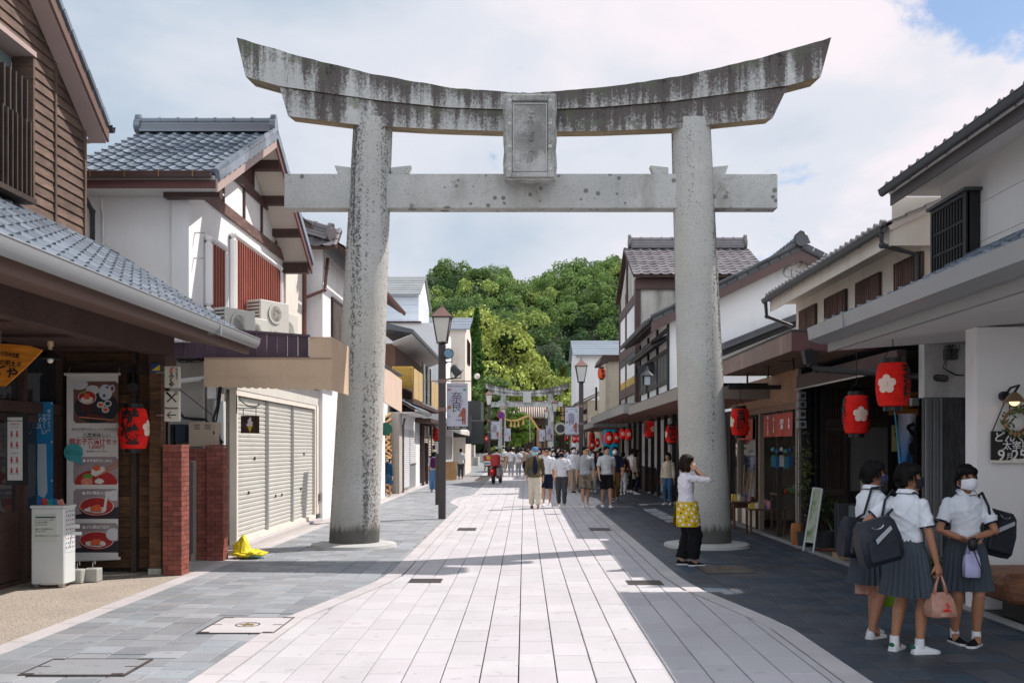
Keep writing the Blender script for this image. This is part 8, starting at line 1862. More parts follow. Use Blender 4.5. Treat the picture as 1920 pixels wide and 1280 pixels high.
lan(819,814,17,45,[(-10,'献燈')],'red lantern with black characters left of the nearest lamp post',.3,near=False,hr=1.35)
lan(1128,700,15,38.0,[(20,'めん')],'orange lantern with black brush writing on the concrete tower',.1,near=False,hr=1.25,m=mat('orange_lantern',(0.72,0.09,0.02),.6),name='orange_lantern',group=None)
lo=thing('lantern_hood','little tiled hood over the orange lantern','hood',at(1128,680,38));p=at(1128,684,37.9);part('hood',MB().prism([(p.x-.25,p.z-.05),(p.x+.1,p.z+.22),(p.x+.25,p.z+.2),(p.x+.25,p.z+.1)],'y',37.7,38.2),M_darkbrown,lo,fix=True)
bush('planter','pale planter with big light green leaves beside the scooter',(at(926,0,60).x+.1,60,0),.5,.75,420,mat('light_leaf',(0.20,0.27,0.05),.6,.2,3,isl=.3),(.33,.95,mat('pale_teal_planter',(0.35,0.42,0.40),.7)),.22,.06,10,3,.2)
# ---- delivery scooter
def scooter():
 x,Y=at(931,0,46).x,46.5;t=thing('delivery_scooter','red delivery scooter with a big red box seen from behind','scooter',(x,Y,0));rd=mat('scooter_red',(0.45,0.02,0.025),.35,.05,spec=.6)
 t.rotation_euler=(0,R(-3),R(-14))
 def W_(y):
  w=part('wheel',MB().lathe([(.02,-.03),(.19,-.02),(.19,.02),(.02,.03)],(0,y,.25),20,'x'),M_steel,t,local=True);part('tyre',MB().lathe([(.19,-.035),(.245,-.03),(.25,0),(.245,.03),(.19,.035)],(0,y,.25),24,'x'),M_black,w,local=True,smooth=40)
 W_(-.55);W_(.65)
 part('body',MB().loft([[(sx*w,y,z0+sz*(z1-z0))for sx,sz in((-1,0),(1,0),(1,1),(-1,1))]for y,w,z0,z1 in((-.72,.09,.50,.66),(-.45,.14,.42,.74),(0,.13,.30,.66),(.25,.12,.28,.36),(.40,.13,.30,.85),(.50,.08,.6,1.0))]),rd,t,local=True,bev=.03)
 part('rear_mudguard',MB().box(-.05,.05,-.83,-.45,.36,.50),rd,t,local=True,bev=.02);part('tail_light',MB().ell((0,-.76,.62),(.06,.03,.045)),mat('tail_light_red',(.8,.04,.02),.3,0,emit=.8),t,local=True,smooth=True);part('number_plate',MB().box(-.08,.08,-.86,-.85,.40,.50),M_redink,t,local=True)
 part('seat',MB().box(-.12,.12,-.38,.15,.72,.80),M_black,t,local=True,bev=.03);part('leg_shield',MB().hexa([(-.22,.34,.3),(.22,.34,.3),(.22,.38,.3),(-.22,.38,.3),(-.26,.45,.9),(.26,.45,.9),(.26,.49,.9),(-.26,.49,.9)]),M_whiteink,t,local=True)
 part('handlebar',MB().tube([(-.34,.42,1.02),(-.1,.5,1.05),(.1,.5,1.05),(.34,.42,1.02)],.016,8),M_black,t,local=True);part('mirror',MB().ell((-.32,.5,1.2),(.06,.015,.04)).ell((.32,.5,1.2),(.06,.015,.04)),M_black,t,local=True,smooth=True);part('fork',MB().tube([(0,.65,.25),(0,.47,1.0)],.03,8),M_steel,t,local=True)
 part('exhaust',MB().tube([(.16,-.1,.25),(.17,-.75,.30)],.04,10),M_steel,t,local=True);part('stand',MB().tube([(-.1,-.1,.28),(-.28,-.2,.0)],.012,6),M_steel,t,local=True)
 part('side_bag',MB().box(.17,.30,-.6,.0,.35,.75),mat('grey_canvas_bag',(.33,.33,.30),.8),t,local=True,bev=.03)
 bxx=part('delivery_box',MB().box(-.37,.33,-.80,-.34,.82,1.36),rd,t,local=True,bev=.05);part('box_sticker',MB().box(-.33,-.04,-.806,-.801,.88,1.08),M_whiteink,bxx,local=True);part('box_sticker',MB().box(-.20,-.02,-.807,-.801,1.14,1.28),mat('yellow_print',(0,0,0)),bxx,local=True);part('box_sticker',MB().box(-.24,-.08,-.806,-.801,1.29,1.34),mat('pale_pink_print',(.6,.4,.4),.6),bxx,local=True);part('blue_mark',MB().box(-.30,-.07,-.8075,-.8062,.93,1.0),mat('sticker_teal',(0,0,0)),bxx,local=True)
scooter()
# ================================================================ PEOPLE
V3=Vector
def ik(a,t,l1,l2,pole):
 d=t-a;L_=min(d.length,(l1+l2)*.999);u=d.normalized();x=(l1*l1-l2*l2+L_*L_)/(2*L_);q=pole-u*pole.dot(u)
 if q.length<1e-5:q=V3((0,0,1))-u*u.z
 q.normalize();return a+u*x+q*math.sqrt(max(0,l1*l1-x*x)),a+u*L_
W1=[(-.05,.10,0,0,0),(.05,-.09,.012,-.35,0)];W2=[(-.05,-.09,.012,-.35,0),(.05,.10,0,0,0)]
def limb(mb,pts,rs,seg=10):
 mb.tube(pts,rs,seg)
 for p,r in zip(pts,rs):mb.ell(p,(r,r,r),seg=seg,rings=6)
def hand(mb,p,d,n,s,curl,h):
 """palm, four unequal bent fingers and a side thumb; d points to the fingers, n out of the palm, s to the thumb"""
 d=d.normalized();n=(n-d*n.dot(d)).normalized();sd=d.cross(n)*s;rings=[]
 for u,w,t in((0,.016,.012),(.35,.022,.012),(.8,.026,.010),(1.0,.025,.008)):c=p+d*(.052*h*u);rings.append([c+sd*(w*h*math.cos(a))+n*(t*h*math.sin(a))for a in[6.2832*i/10 for i in range(10)]])
 mb.loft(rings)
 for k,ln in enumerate((.037,.042,.039,.031)):
  q=p+d*(.047*h)+sd*((.018-.012*k)*h);e=d.copy();pts=[q];a=curl*.25
  for sg in(.45,.32,.23):
   e=(d*math.cos(a)+n*math.sin(a)).normalized();q=q+e*(ln*h*sg*1.15);pts.append(q);a+=curl*.75
  mb.tube(pts,[.0058*h,.0055*h,.005*h,.004*h],7);mb.ell(pts[-1],[.004*h]*3,seg=7,rings=4)
 q=p+d*(.012*h)+sd*(.014*h);e=(d*.7+sd*.75+n*.25).normalized();q2=q+e*(.024*h);q3=q2+(d*.9+sd*.25+n*(.3+curl*.4)).normalized()*(.022*h);mb.tube([q,q2,q3],[.009*h,.007*h,.005*h],7);mb.ell(q3,[.005*h]*3,seg=7,rings=4)
def shoe(t,p,yaw,h,m,sole=None,pitch=0,stripe=None,L_=.155):
 F=Euler((pitch,0,yaw)).to_matrix();rings,so=[],[]
 for u,w,z in((0,.014,.030),(.08,.022,.042),(.3,.025,.044),(.5,.026,.036),(.7,.030,.024),(.88,.027,.017),(1,.012,.010)):
  y=(u-.27)*L_*h;rings.append([p+F@V3((w*h*math.cos(a),y,max(.004*h,.004*h+z*h*math.sin(a))))for a in[6.2832*i/14 for i in range(14)]])
  so.append([p+F@V3((sx*(w+.002)*h,y*1.02,zz*h))for sx,zz in((-1,0),(1,0),(1,.012),(-1,.012))])
 o=part('shoe',MB().loft(rings),m,t,local=True,smooth=True);part('sole',MB().loft(so),sole or C_sole,o,local=True)
 if stripe:
  for sx in(-1,1):
   for k in range(3):y=(.22+.09*k)*L_*h;part('stripe',MB().hexa([p+F@V3((sx*.0245*h,y-.25*L_*h+a,b*h))for b in(.012,.034)for a in((0,.009*h,.009*h,0)if b<.02 else(-.012*h,-.003*h,-.003*h,-.012*h))][:4]+[p+F@V3((sx*.0262*h,y-.25*L_*h+a,b*h))for b in(.034,)for a in(-.012*h,-.003*h,-.003*h,-.012*h)]),stripe,o,local=True)
def person(lab,x,y,yaw,h=1.68,fem=False,skin=None,top=None,bottom=None,sleeve=.55,legs='pants',hem=.52,legw=1.0,hair='short',hairm=None,mask=None,shoes=None,feet=None,hands=None,lean=0,hyaw=0,hpitch=0,vox=.022,hat=None,inner=None,sock=None,poles=(None,None),curl=(.5,.5),palms=(None,None),twist=0,collar=None,specs=False,group=None,stripe=None,tongue=None,sidebend=0,sr=1.0):
 t=thing('person',lab,'person',(x,y,0),R(yaw),group=group);skin=skin or M_skin;w=.92 if fem else 1.06;H_=h
 def U(p):
  p=V3(p);k=min(1,max(0,(p.z-.52)/.2));q=p-V3((0,0,.52));q=Euler((-lean*k,sidebend*k,twist*k)).to_matrix()@q;return(q+V3((0,0,.52)))
 J={}
 feet=feet or[(-.055,0,0),(.055,0,0)];sh=[U((-.098*w,0,.788)),U((.098*w,0,.788))]
 if not hands and feet in(W1,W2):hands=[(-.135,-.09,.485),(.135,.12,.50)]if feet is W1 else[(-.135,.12,.50),(.135,-.09,.485)]
 TR=((.462,.060,.050),(.495,.086,.066),(.54,.090,.067),(.60,.076,.056),(.64,.073,.053),(.70,.084,.060),(.755,.090,.061),(.79,.084,.054),(.812,.066,.045),(.830,.046,.037),(.845,.035,.033))
 def torso(mb,z0,z1,g,gz=0.0,flare=0):
  rs=[];zs=[r_ for r_ in TR if z0<r_[0]<z1];f=lambda z:[np.interp(z,[r_[0]for r_ in TR],[r_[k]for r_ in TR])for k in(1,2)]
  for z in[z0]+[r_[0]for r_ in zs]+[z1]:
   a,b=f(z);ww=w if z>.6 else(1.0 if fem else.98);e=g+flare*max(0,(.62-z))
   rs.append([U((math.cos(q)*(a*ww+e),math.sin(q)*(b+e),z))*H_ for q in[6.2832*i/18 for i in range(18)]])
  mb.loft(rs)
 body=MB();torso(body,.462,.845,0)
 nb=U((0,0,.83));nt=U((0,.010,.870));hp=U((0,.012,.858));HR=Euler((-lean*.6+hpitch,0,R(hyaw)+twist)).to_matrix()
 hk=1.13 if fem else 1.07
 def Hd(p):return(hp+HR@(V3(p)*hk))*H_
 def hell(mb,c,r):mb.ell(Hd(c),tuple(a*H_*hk for a in r),M=HR,seg=16,rings=10)
 limb(body,[nb*H_,nt*H_],[.034*H_*w,.029*H_*w])
 for c,r in(((0,.002,.064),(.043,.053,.054)),((0,.018,.034),(.035,.038,.044)),((0,.034,.004),(.018,.018,.013)),((0,.057,.036),(.006,.011,.014)),((-.044,-.002,.036),(.006,.012,.017)),((.044,-.002,.036),(.006,.012,.017))):hell(body,c,r)
 ex=MB();near=vox<.012
 legp=[]
 for i,s in enumerate((-1,1)):
  hip=V3((s*.050,0,.505));f=V3(feet[i][:3]);pit=feet[i][3]if len(feet[i])>3 else 0;fy=feet[i][4]if len(feet[i])>4 else-s*8
  ank=f+V3((0,-.0 if pit>=0 else 0,.048));kn,ank=ik(hip,ank,.235,.235,V3((s*.05,1,0)));legp.append((hip,kn,ank))
  limb(body,[hip*H_,(hip.lerp(kn,.5))*H_,kn*H_,(kn.lerp(ank,.3)+V3((0,-.008,0)))*H_,ank*H_],[.056*H_*(.92 if fem else 1),.047*H_,.033*H_,.034*H_,.019*H_]);limb(body,[ank*H_,(ank+V3((0,.03,-.025)))*H_],[.022*H_,.020*H_])
  sp=V3((ank.x,ank.y,ank.z-.048))*H_;shoe(t,sp,R(fy),H_,shoes or C_white,None,pit,stripe)
  if sock:part('sock',MB().tube([(ank-V3((0,0,.02)))*H_,(ank+V3((0,0,.032)))*H_],[.025*H_,.024*H_],14),sock,t,local=True,smooth=40)
  if tongue:part('heel_tab',MB().ell(sp+Euler((0,0,R(fy))).to_matrix()@V3((0,-.040*H_,.036*H_)),(.016*H_,.008*H_,.012*H_)),tongue,t,local=True,smooth=True)
 armp=[]
 for i,s in enumerate((-1,1)):
  hd=V3(hands[i])if hands and hands[i]else V3((s*.135,.03,.47));po=V3(poles[i])if poles[i]else V3((s*.5,-1,-.2));el,wr=ik(sh[i],hd,.172,.150,po);armp.append((sh[i],el,wr))
  k=.9 if fem else 1.05;limb(body,[sh[i]*H_,el*H_,el.lerp(wr,.3)*H_,wr*H_],[.030*H_*k,.0235*H_*k,.0235*H_*k,.0155*H_*k])
  dr=(wr-el);pn=V3(palms[i])if palms[i]else V3((-s,.1,0));hand(ex,wr*H_-dr.normalized()*.004*H_,dr,pn,-s if not palms[i]else s,curl[i],H_);J['hand%d'%i]=wr*H_+dr.normalized()*.06*H_;J['wrist%d'%i]=wr*H_
 organic('body',body,skin,t,(vox if near else vox*1.3)*H_/1.6,3,ex)
 g=MB();torso(g,hem,.838,.012*(1 if sleeve<1 else 1.1),flare=.03 if sleeve<1 else.06)
 for i,(a,e,wr)in enumerate(armp):
  if sleeve<=0:continue
  u=sleeve
  if u<1:p=a.lerp(e,u/.9 if u<.9 else 1);g.tube([a*H_,p*H_],[.035*H_*w*sr,.040*H_*w*sr],14)
  else:p=e.lerp(wr,min(1,u-1));g.tube([a*H_,e*H_,p*H_],[.036*H_*w,.032*H_*w,.026*H_],14);g.ell(e*H_,[.034*H_*w]*3)
  g.ell((a-V3((0,0,.004)))*H_,[.0365*H_*w]*3)
 organic('top',g,top or C_white,t,vox*H_/1.6,2,folds=.0045*H_)
 if collar:
  for s in(-1,1):part('collar',MB().add([U((s*.004,.052,.828))*H_,U((s*.050,.036,.832))*H_,U((s*.052,.0,.855))*H_,U((s*.028,.038,.858))*H_,U((s*.030,-.03,.862))*H_,U((0,-.045,.862))*H_,U((0,-.05,.840))*H_,U((s*.045,-.035,.838))*H_],[(0,1,3),(1,2,4,3),(2,7,6,5,4)]),top,t,local=True)
  part('collar_trim',MB().tube([U(p)*H_ for p in((.052,.036,.831),(.055,0,.842),(.045,-.037,.838),(0,-.052,.838),(-.045,-.037,.838),(-.055,0,.842),(-.052,.036,.831),(-.004,.054,.826))],.0022*H_,5),collar,t,local=True)
  part('placket',MB().tube([U((0,.066,.82))*H_,U((0,.077,.74))*H_],.006*H_,6),top,t,local=True)
  for i,(a,e,wr)in enumerate(armp):p=a.lerp(e,sleeve/.9);d_=(e-a).normalized();part('sleeve_trim',MB().tube([(p-d_*.006)*H_,(p+d_*.001)*H_],.0412*H_*w*sr,16),collar,t,local=True)
 if inner:ii=MB();ii.ell(U((0,.046,.67))*H_,(.046*H_,.050*H_,.175*H_));organic('inner_shirt',ii,inner,t,vox*H_/1.6,1)
 b=MB()
 if legs=='skirt':
  n=26;rs=[]
  for z,rx,ry,am in((.625,.073,.056,0),(.60,.082,.064,.001),(.52,.108,.088,.004),(.40,.125,.105,.008),(hem2:=.305,.140,.120,.011)):
   rs.append([U((math.cos(q)*(rx+am*(1 if i%2 else-1)),math.sin(q)*(ry+am*(1 if i%2 else-1)),z))*H_ if z>.5 else V3((math.cos(q+.02*(i%2))*(rx+am*(1 if i%2 else-1)),math.sin(q)*(ry+am*(1 if i%2 else-1)),z))*H_ for i,q in enumerate([6.2832*i/(2*n)for i in range(2*n)])])
  part('pleated_skirt',MB().loft(rs,False),bottom,t,local=True,smooth=25)
 else:
  torso(b,.455,.60,.008)
  for hip,kn,ank in legp:
   if legs=='pants':pts=[hip,kn,kn.lerp(ank,.94)];rr=[.064,.046*legw,.034*legw*(1.15 if legw>1 else 1)]
   else:pts=[hip,hip.lerp(kn,.93)];rr=[.064,.058*legw]
   b.tube([p*H_ for p in pts],[r*H_ for r in rr],14);b.ell(kn*H_ if legs=='pants' else hip*H_,[(.046*legw if legs=='pants' else.062)*H_]*3)
  organic('trousers' if legs=='pants' else 'shorts',b,bottom or C_dgrey,t,vox*H_/1.6,2,folds=.0040*H_)
 hr=MB();hm=hairm or M_hair
 sets=[((0,-.006,.072),(.048,.056,.054)),((0,-.022,.046),(.043,.036,.044))]
 if hat is None or hair!='short':sets+=[((0,.030,.099),(.036,.026,.017)),((-.026,.020,.088),(.020,.026,.022)),((.026,.020,.088),(.020,.026,.022))]
 if hair in('bob','girl'):sets+=[((-.042,-.012,.052),(.009,.022,.040)),((.042,-.012,.052),(.009,.022,.040)),((0,-.030,.030 if hair=='bob' else.042),(.043,.030,.052 if hair=='bob' else.046)),((0,.038,.086),(.034,.018,.016))]
 if hair=='bob':sets+=[((-.043,-.010,.025),(.012,.030,.040)),((.043,-.010,.025),(.012,.030,.040))]
 if hair=='long':sets+=[((-.042,-.004,.02),(.011,.028,.06)),((.042,-.004,.02),(.011,.028,.06)),((0,-.030,-.01),(.045,.026,.085))]
 for c,r in sets:hell(hr,c,r)
 organic('hair',hr,hm,t,min(vox,.0075 if near else(.012 if vox<.018 else.015))*H_/1.6,1,folds=-.0016)
 if near:
  sm_=MB();r0=random.Random(int(x*50))
  for k in range(130):
   a=r0 .uniform(0,6.2832);fr_=abs(math.atan2(math.sin(a),math.cos(a)))<.75;zl=(.066 if fr_ else(.030 if hair!='bob' else-.004))+r0 .uniform(-.010,.008);pts=[]
   for j in range(6):v=j/5;el=R(80-80*v)if v<1 else 0;rr_=math.cos(R(78*(1-v)));pts.append(Hd((.0495*rr_*math.sin(a)*(1.03+.02*r0 .random()),-.006+(.0575*rr_)*math.cos(a)*(1.03+.02*r0 .random()),.072+.056*math.sin(R(80*(1-v)))-(.072-zl)*v**2.2)))
   sm_.tube(pts,[.0012*H_,.0022*H_,.0024*H_,.0024*H_,.002*H_,.0006*H_],4)
  part('hair_strands',sm_,hm,t,local=True,smooth=True)
 if hat:
  hb=MB();hell(hb,(0,-.002,.088),(.052,.062,.042))
  if hat[0]=='cap':hb.loft([[Hd((x_*.046,.045+.012*(1-abs(x_)),.082+q_))for x_ in(-1,-.5,0,.5,1)]+[Hd((x_*.040,.082+.022*(1-x_*x_),.074+q_))for x_ in(1,.5,0,-.5,-1)]for q_ in(0,.004)])
  elif hat[0]=='brim':hb.lathe([(.055*H_,-.004*H_),(.098*H_,-.016*H_),(.10*H_,-.012*H_),(.055*H_,.006*H_)],tuple(Hd((0,-.002,.080))),22)
  part(hat[0]if hat[0]=='cap' else 'sun_hat',hb,hat[1],t,local=True,smooth=50)
 if mask:
  g_=MB();n,m_=8,6
  for j in range(m_+1):
   for i in range(n+1):a=R(-72+144*i/n);v=-.030+.060*j/m_;bulge=.006*math.cos(a)*math.cos(v*40);g_.v.append(tuple(Hd((.0415*math.sin(a),.016+(.0500+bulge)*math.cos(a)*(1-.30*max(0,-v/.03)**2),.028+v*(1-.30*abs(math.sin(a)))))))
  g_.f=[(j*(n+1)+i,j*(n+1)+i+1,(j+1)*(n+1)+i+1,(j+1)*(n+1)+i)for j in range(m_)for i in range(n)]
  mo=part('face_mask',g_,mask,t,local=True,smooth=True)
  if vox<.016:
   for s in(-1,1):part('ear_loop',MB().tube([Hd((s*.038,.03,.046)),Hd((s*.0455,.0,.046)),Hd((s*.047,-.010,.036)),Hd((s*.0455,.0,.024)),Hd((s*.038,.028,.012))],.0012*H_,4),mask,mo,local=True)
 if vox<.018:
  for s in(-1,1):
   part('eye',MB().ell(Hd((s*.0165,.0490,.051)),(.0080*H_,.0050*H_,.0040*H_),M=HR),M_eyew,t,local=True,smooth=True);part('iris',MB().ell(Hd((s*.0165,.0530,.051)),(.0036*H_,.0020*H_,.0037*H_),M=HR),M_ink,t,local=True,smooth=True)
   part('eyebrow',MB().tube([Hd((s*.008,.0545,.062)),Hd((s*.017,.0535,.0645)),Hd((s*.026,.0475,.0615))],.0016*H_,5),hm,t,local=True);part('eyelid',MB().tube([Hd((s*.0085,.0525,.0540)),Hd((s*.0165,.0545,.0562)),Hd((s*.0250,.0495,.0538))],.0012*H_,5),M_hair,t,local=True)
  if not mask:part('lips',MB().ell(Hd((0,.0535,.014)),(.010*H_,.004*H_,.0038*H_),M=HR),M_lip,t,local=True,smooth=True)
 if specs:part('sunglasses',MB().ell(Hd((-.017,.055,.050)),(.014*H_,.003*H_,.011*H_),M=HR).ell(Hd((.017,.055,.050)),(.014*H_,.003*H_,.011*H_),M=HR).tube([Hd((-.045,0,.052)),Hd((-.031,.050,.053)),Hd((.031,.050,.053)),Hd((.045,0,.052))],.0014*H_,4),M_black,t,local=True)
 Mw=Matrix.Translation((x,y,0))@Euler((0,0,R(yaw))).to_matrix().to_4x4()
 J={k:Mw@v for k,v in J.items()};J['M']=Mw;J['h']=h;J['U']=lambda*p:Mw@(U(p)*H_);J['t']=t;return J
M_eyew=mat('eye_white',(.62,.58,.55),.4);M_lip=mat('lips',(.36,.13,.10),.5)
def strap(t,pts,w,m,name='strap'):part(name,MB().tube(pts,w,6),m,t,smooth=True)
# --- three schoolgirls
GK=dict(fem=True,skin=M_skint,top=C_polo,bottom=C_skirt,legs='skirt',hem=.585,sleeve=.66,collar=C_navy,vox=.0085,sr=1.05)
g1=person('schoolgirl with a navy face mask at the left of the trio',3.12,8.95,-74,1.585,hair='girl',mask=C_maskn,stripe=C_black,feet=[(-.05,.04,0,0,30),(.05,-.03,0,0,20)],hands=[(-.125,.05,.46),(.12,-.03,.50)],hyaw=-30,curl=(1.2,.8),**GK)
g2=person('schoolgirl with black mask and green-heeled trainers seen from behind in the middle',3.17,8.25,-55,1.575,hair='girl',mask=C_maskb,tongue=mat('green_heel',(0,.13,.06),.6),sock=C_white,feet=[(-.075,.0,0,0,15),(.055,.03,0,0,-22)],hands=[(-.15,.02,.60),(.155,.03,.475)],hyaw=-52,curl=(.8,1.4),**GK)
g3=person('schoolgirl with a white face mask facing the camera at the right of the trio',3.82,8.62,172,1.555,hair='girl',mask=C_mask,shoes=C_black,sock=C_white,feet=[(-.045,.04,0,0,-35),(.05,-.03,0,0,18)],hands=[(-.010,.115,.600),(.030,.120,.585)],poles=((-1,-.35,-.1),(1,-.35,-.1)),palms=((0,0,1),(0,-.3,.9)),curl=(.9,1.0),hyaw=10,**GK)
for s in(-1,1):part('chest_badge',MB().ell(g3['U'](-.044+s*.007,.0775,.755),(.006,.006,.006)),C_navy,g3['t'])
def carrier(p,lab,m,w=.16,hh=.24,d=.07,yaw=0,handle=.10,red=None):
 t=thing('carrier_bag',lab,'bag',(p.x,p.y,p.z-handle-hh),R(yaw));rs=[];rr=random.Random(int(p.x*99))
 for z,k,kd in((0,.88,.9),(.015,1.0,1.0),(hh*.45,1.0,.85),(hh*.75,.90,.45),(hh*.92,.74,.16),(hh,.62,.08)):rs.append([(k*w/2*max(-1,min(1,1.35*math.cos(a)))*(1+.07*rr.uniform(-1,1)),kd*d*max(-1,min(1,1.2*math.sin(a)))*(1+.15*rr.uniform(-1,1)),z)for a in[6.2832*i/18 for i in range(18)]])
 part('bag_body',MB().loft(rs),m,t,local=True,smooth=50)
 for s in(-1,1):part('handle',MB().tube([(s*w*.26,0,hh*.90),(s*w*.17,0,hh+handle*.5),(s*.012,0,hh+handle)],[.020,.012,.008],6),m,t,local=True,smooth=True)
 if red:part('red_print',MB().tube([(.0,-d-.004,hh*.62),(.02,-d-.012,hh*.48),(.0,-d-.012,hh*.38),(.035,-d-.012,hh*.30)],.007,5).ell((-.01,-d-.010,hh*.33),(.02,.004,.012)),M_red,t,local=True)
 return t
pk=mat('pinkish_plastic',(.42,.215,.16),.35,.14,14,bump=.5,bs=30,spec=.5)
carrier(g2['hand1']-V3((0,0,.0)),'pinkish plastic bag with red print held by the middle schoolgirl',pk,.21,.20,.085,10,.13,True)
carrier(g1['hand0'],'pinkish plastic bag held low by the left schoolgirl',pk,.20,.19,.08,-20,.12)
carrier(g1['hand0']+V3((.20,-.04,-.06)),'green paper carrier bag hanging beside the left schoolgirl',mat('lime_paper',(.17,.32,.02),.6,.1),.15,.30,.05,-30,.05)
carrier(g3['wrist0']+V3((-.03,-.02,-.01)),'pale lilac plastic bag hanging from the right schoolgirl wrist',mat('lilac_plastic',(.42,.40,.62),.35,.1,12,bump=.4,bs=30),.13,.22,.05,0,.10)
def sbag(p,lab,yaw,tilt,w=.40,hh=.30,d=.13,tp=None):
 t=thing('school_bag',lab,'bag',tuple(p),R(yaw));t.rotation_euler[1]=R(tilt);nv=mat('navy_nylon',(.010,.013,.022),.55,.2,9,bump=.4,bs=30,spec=.4);rs=[]
 for z,k,kd in((0,.86,.7),(.04,.98,1),(hh*.5,1.02,1.05),(hh*.88,.90,.8),(hh,.75,.4)):rs.append([(k*w/2*max(-1,min(1,1.3*math.cos(a))),kd*d/2*max(-1,min(1,1.3*math.sin(a))),z)for a in[6.2832*i/20 for i in range(20)]])
 part('bag_body',MB().loft(rs),nv,t,local=True,smooth=50);fp=part('front_pocket',MB().box(-w*.36,w*.36,-d/2-.028,-d/2+.01,.03,hh*.55),nv,t,local=True,bev=.015)
 part('reflector',MB().hexa([(-w*.16,-d/2-.034,hh*.50),(w*.26,-d/2-.034,hh*.74),(w*.24,-d/2-.034,hh*.82),(-w*.18,-d/2-.034,hh*.60),(-w*.16,-d/2-.026,hh*.50),(w*.26,-d/2-.026,hh*.74),(w*.24,-d/2-.026,hh*.82),(-w*.18,-d/2-.026,hh*.60)]),mat('silver_strip',(.35,.38,.42),.35),fp,local=True)
 part('ring',MB().tube([(.05*math.cos(a)-.02,-d/2-.03,.05*math.sin(a)*.6+hh*.9)for a in[3.3+.25*i for i in range(12)]],.005,5),M_steel,t,local=True)
 if tp:iv=(Matrix.Translation(tuple(p))@Euler((0,R(tilt),R(yaw))).to_matrix().to_4x4()).inverted();part('shoulder_strap',MB().tube([(-w*.10,0,hh*.93)]+[iv@q for q in tp]+[(w*.22,0,hh*.93)],.012,6),nv,t,local=True,smooth=True)
G=g2['U'];sbag(at(1655,1055,7.95),'large black school bag slung on the left shoulder of the middle schoolgirl',8,-14,.35,.36,.15,[G(-.10,-.085,.66),G(-.09,-.06,.80),G(-.085,.0,.850),G(-.10,.075,.78)])
G=g1['U'];sbag(at(1600,1045,8.85),'black school bag hanging behind the left schoolgirl',20,6,.30,.36,.15,[G(.06,-.09,.70),G(.06,-.04,.845),G(.05,.03,.85),G(.07,.08,.72)])
G=g3['U'];sbag(at(1857,1040,8.75),'black school backpack worn on the left side of the right schoolgirl',15,14,.34,.40,.16,[G(-.11,-.088,.68),G(-.085,-.05,.825),G(-.078,.03,.842),G(-.10,.068,.77),G(-.13,.03,.66)])
p=(g3['hand0']+g3['hand1'])/2;t=thing('camera_case','small black pouch with dangling strap held by the right schoolgirl','pouch',tuple(p-V3((0,.03,.04))));part('pouch',MB().ell(p+V3((.0,-.03,-.01)),(.045,.035,.06)),M_black,t,smooth=True);part('cord',MB().tube([p-V3((0,.05,.06)),p-V3((-.02,.06,.13)),p-V3((-.05,.06,.20)),p-V3((-.07,.06,.24))],.005,5),M_ink,t)
# --- woman in the yellow apron
ap=person('woman in white top and yellow apron, hand to her ear by the right pillar',2.33,14.35,-84,1.60,fem=True,hair='bob',hairm=M_hairb,mask=C_mask,top=mat('cloth_pale_lilac_knit',(.70,.68,.73),.9,.04,6,bump=.3,bs=16),bottom=C_black,legw=1.45,sleeve=1.12,hem=.555,shoes=C_black,vox=.011,hands=[(-.02,.085,.868),(.075,.070,.868)],poles=((-.3,1,-.2),(.25,1,-.12)),palms=((1,0,0),(-1,0,0)),curl=(.9,.9),feet=[(-.05,-.03,0,0,-5),(.05,.05,0,0,5)],hpitch=.05)
U_=ap['U'];ay=mat('yellow_apron',(.62,.42,.02),.85,.05,6);tt=thing('apron','short yellow apron with white dots and little black prints tied on the woman','apron',(2.33,14.35,.7));rs=[]
for z,k in((.575,.112),(.50,.128),(.40,.140),(.355,.143)):rs.append([U_(math.sin(a)*k*.98,math.cos(a)*k*.88+.004,z)for a in[R(-150+300*i/20)for i in range(21)]])
part('cloth',MB().add([p for r_ in rs for p in r_],[(j*21+i,j*21+i+1,(j+1)*21+i+1,(j+1)*21+i)for j in range(3)for i in range(20)]),ay,tt,smooth=True);mbw,mbk=MB(),MB()
for j in range(6):
 for i in range(13):
  a=R(-144+24*i-(12 if j%2 else 0));z=.375+.034*j;kk=.115+(.575-z)/.22*.031;p=U_(math.sin(a)*kk*.98,math.cos(a)*kk*.89+.004,z);n_=(p-U_(0,0,z)).normalized();u=V3((0,0,1)).cross(n_).normalized()
  (mbk if(i+j)%3==0 else mbw).add([p+n_*.004+u*(.020*math.cos(q))+V3((0,0,.020*math.sin(q)*(1 if(i+j)%3 else.8)))for q in[6.2832*k/(8 if(i+j)%3 else 3)for k in range(8 if(i+j)%3 else 3)]],[tuple(range(8 if(i+j)%3 else 3))])
part('white_dots',mbw,M_whiteink,tt);part('black_prints',mbk,M_ink,tt);part('tie',MB().hexa([U_(a,b,z)for z in(.36,.57)for a,b in((-.02,-.085),(.02,-.085),(.02,-.08),(-.02,-.08))]),ay,tt)
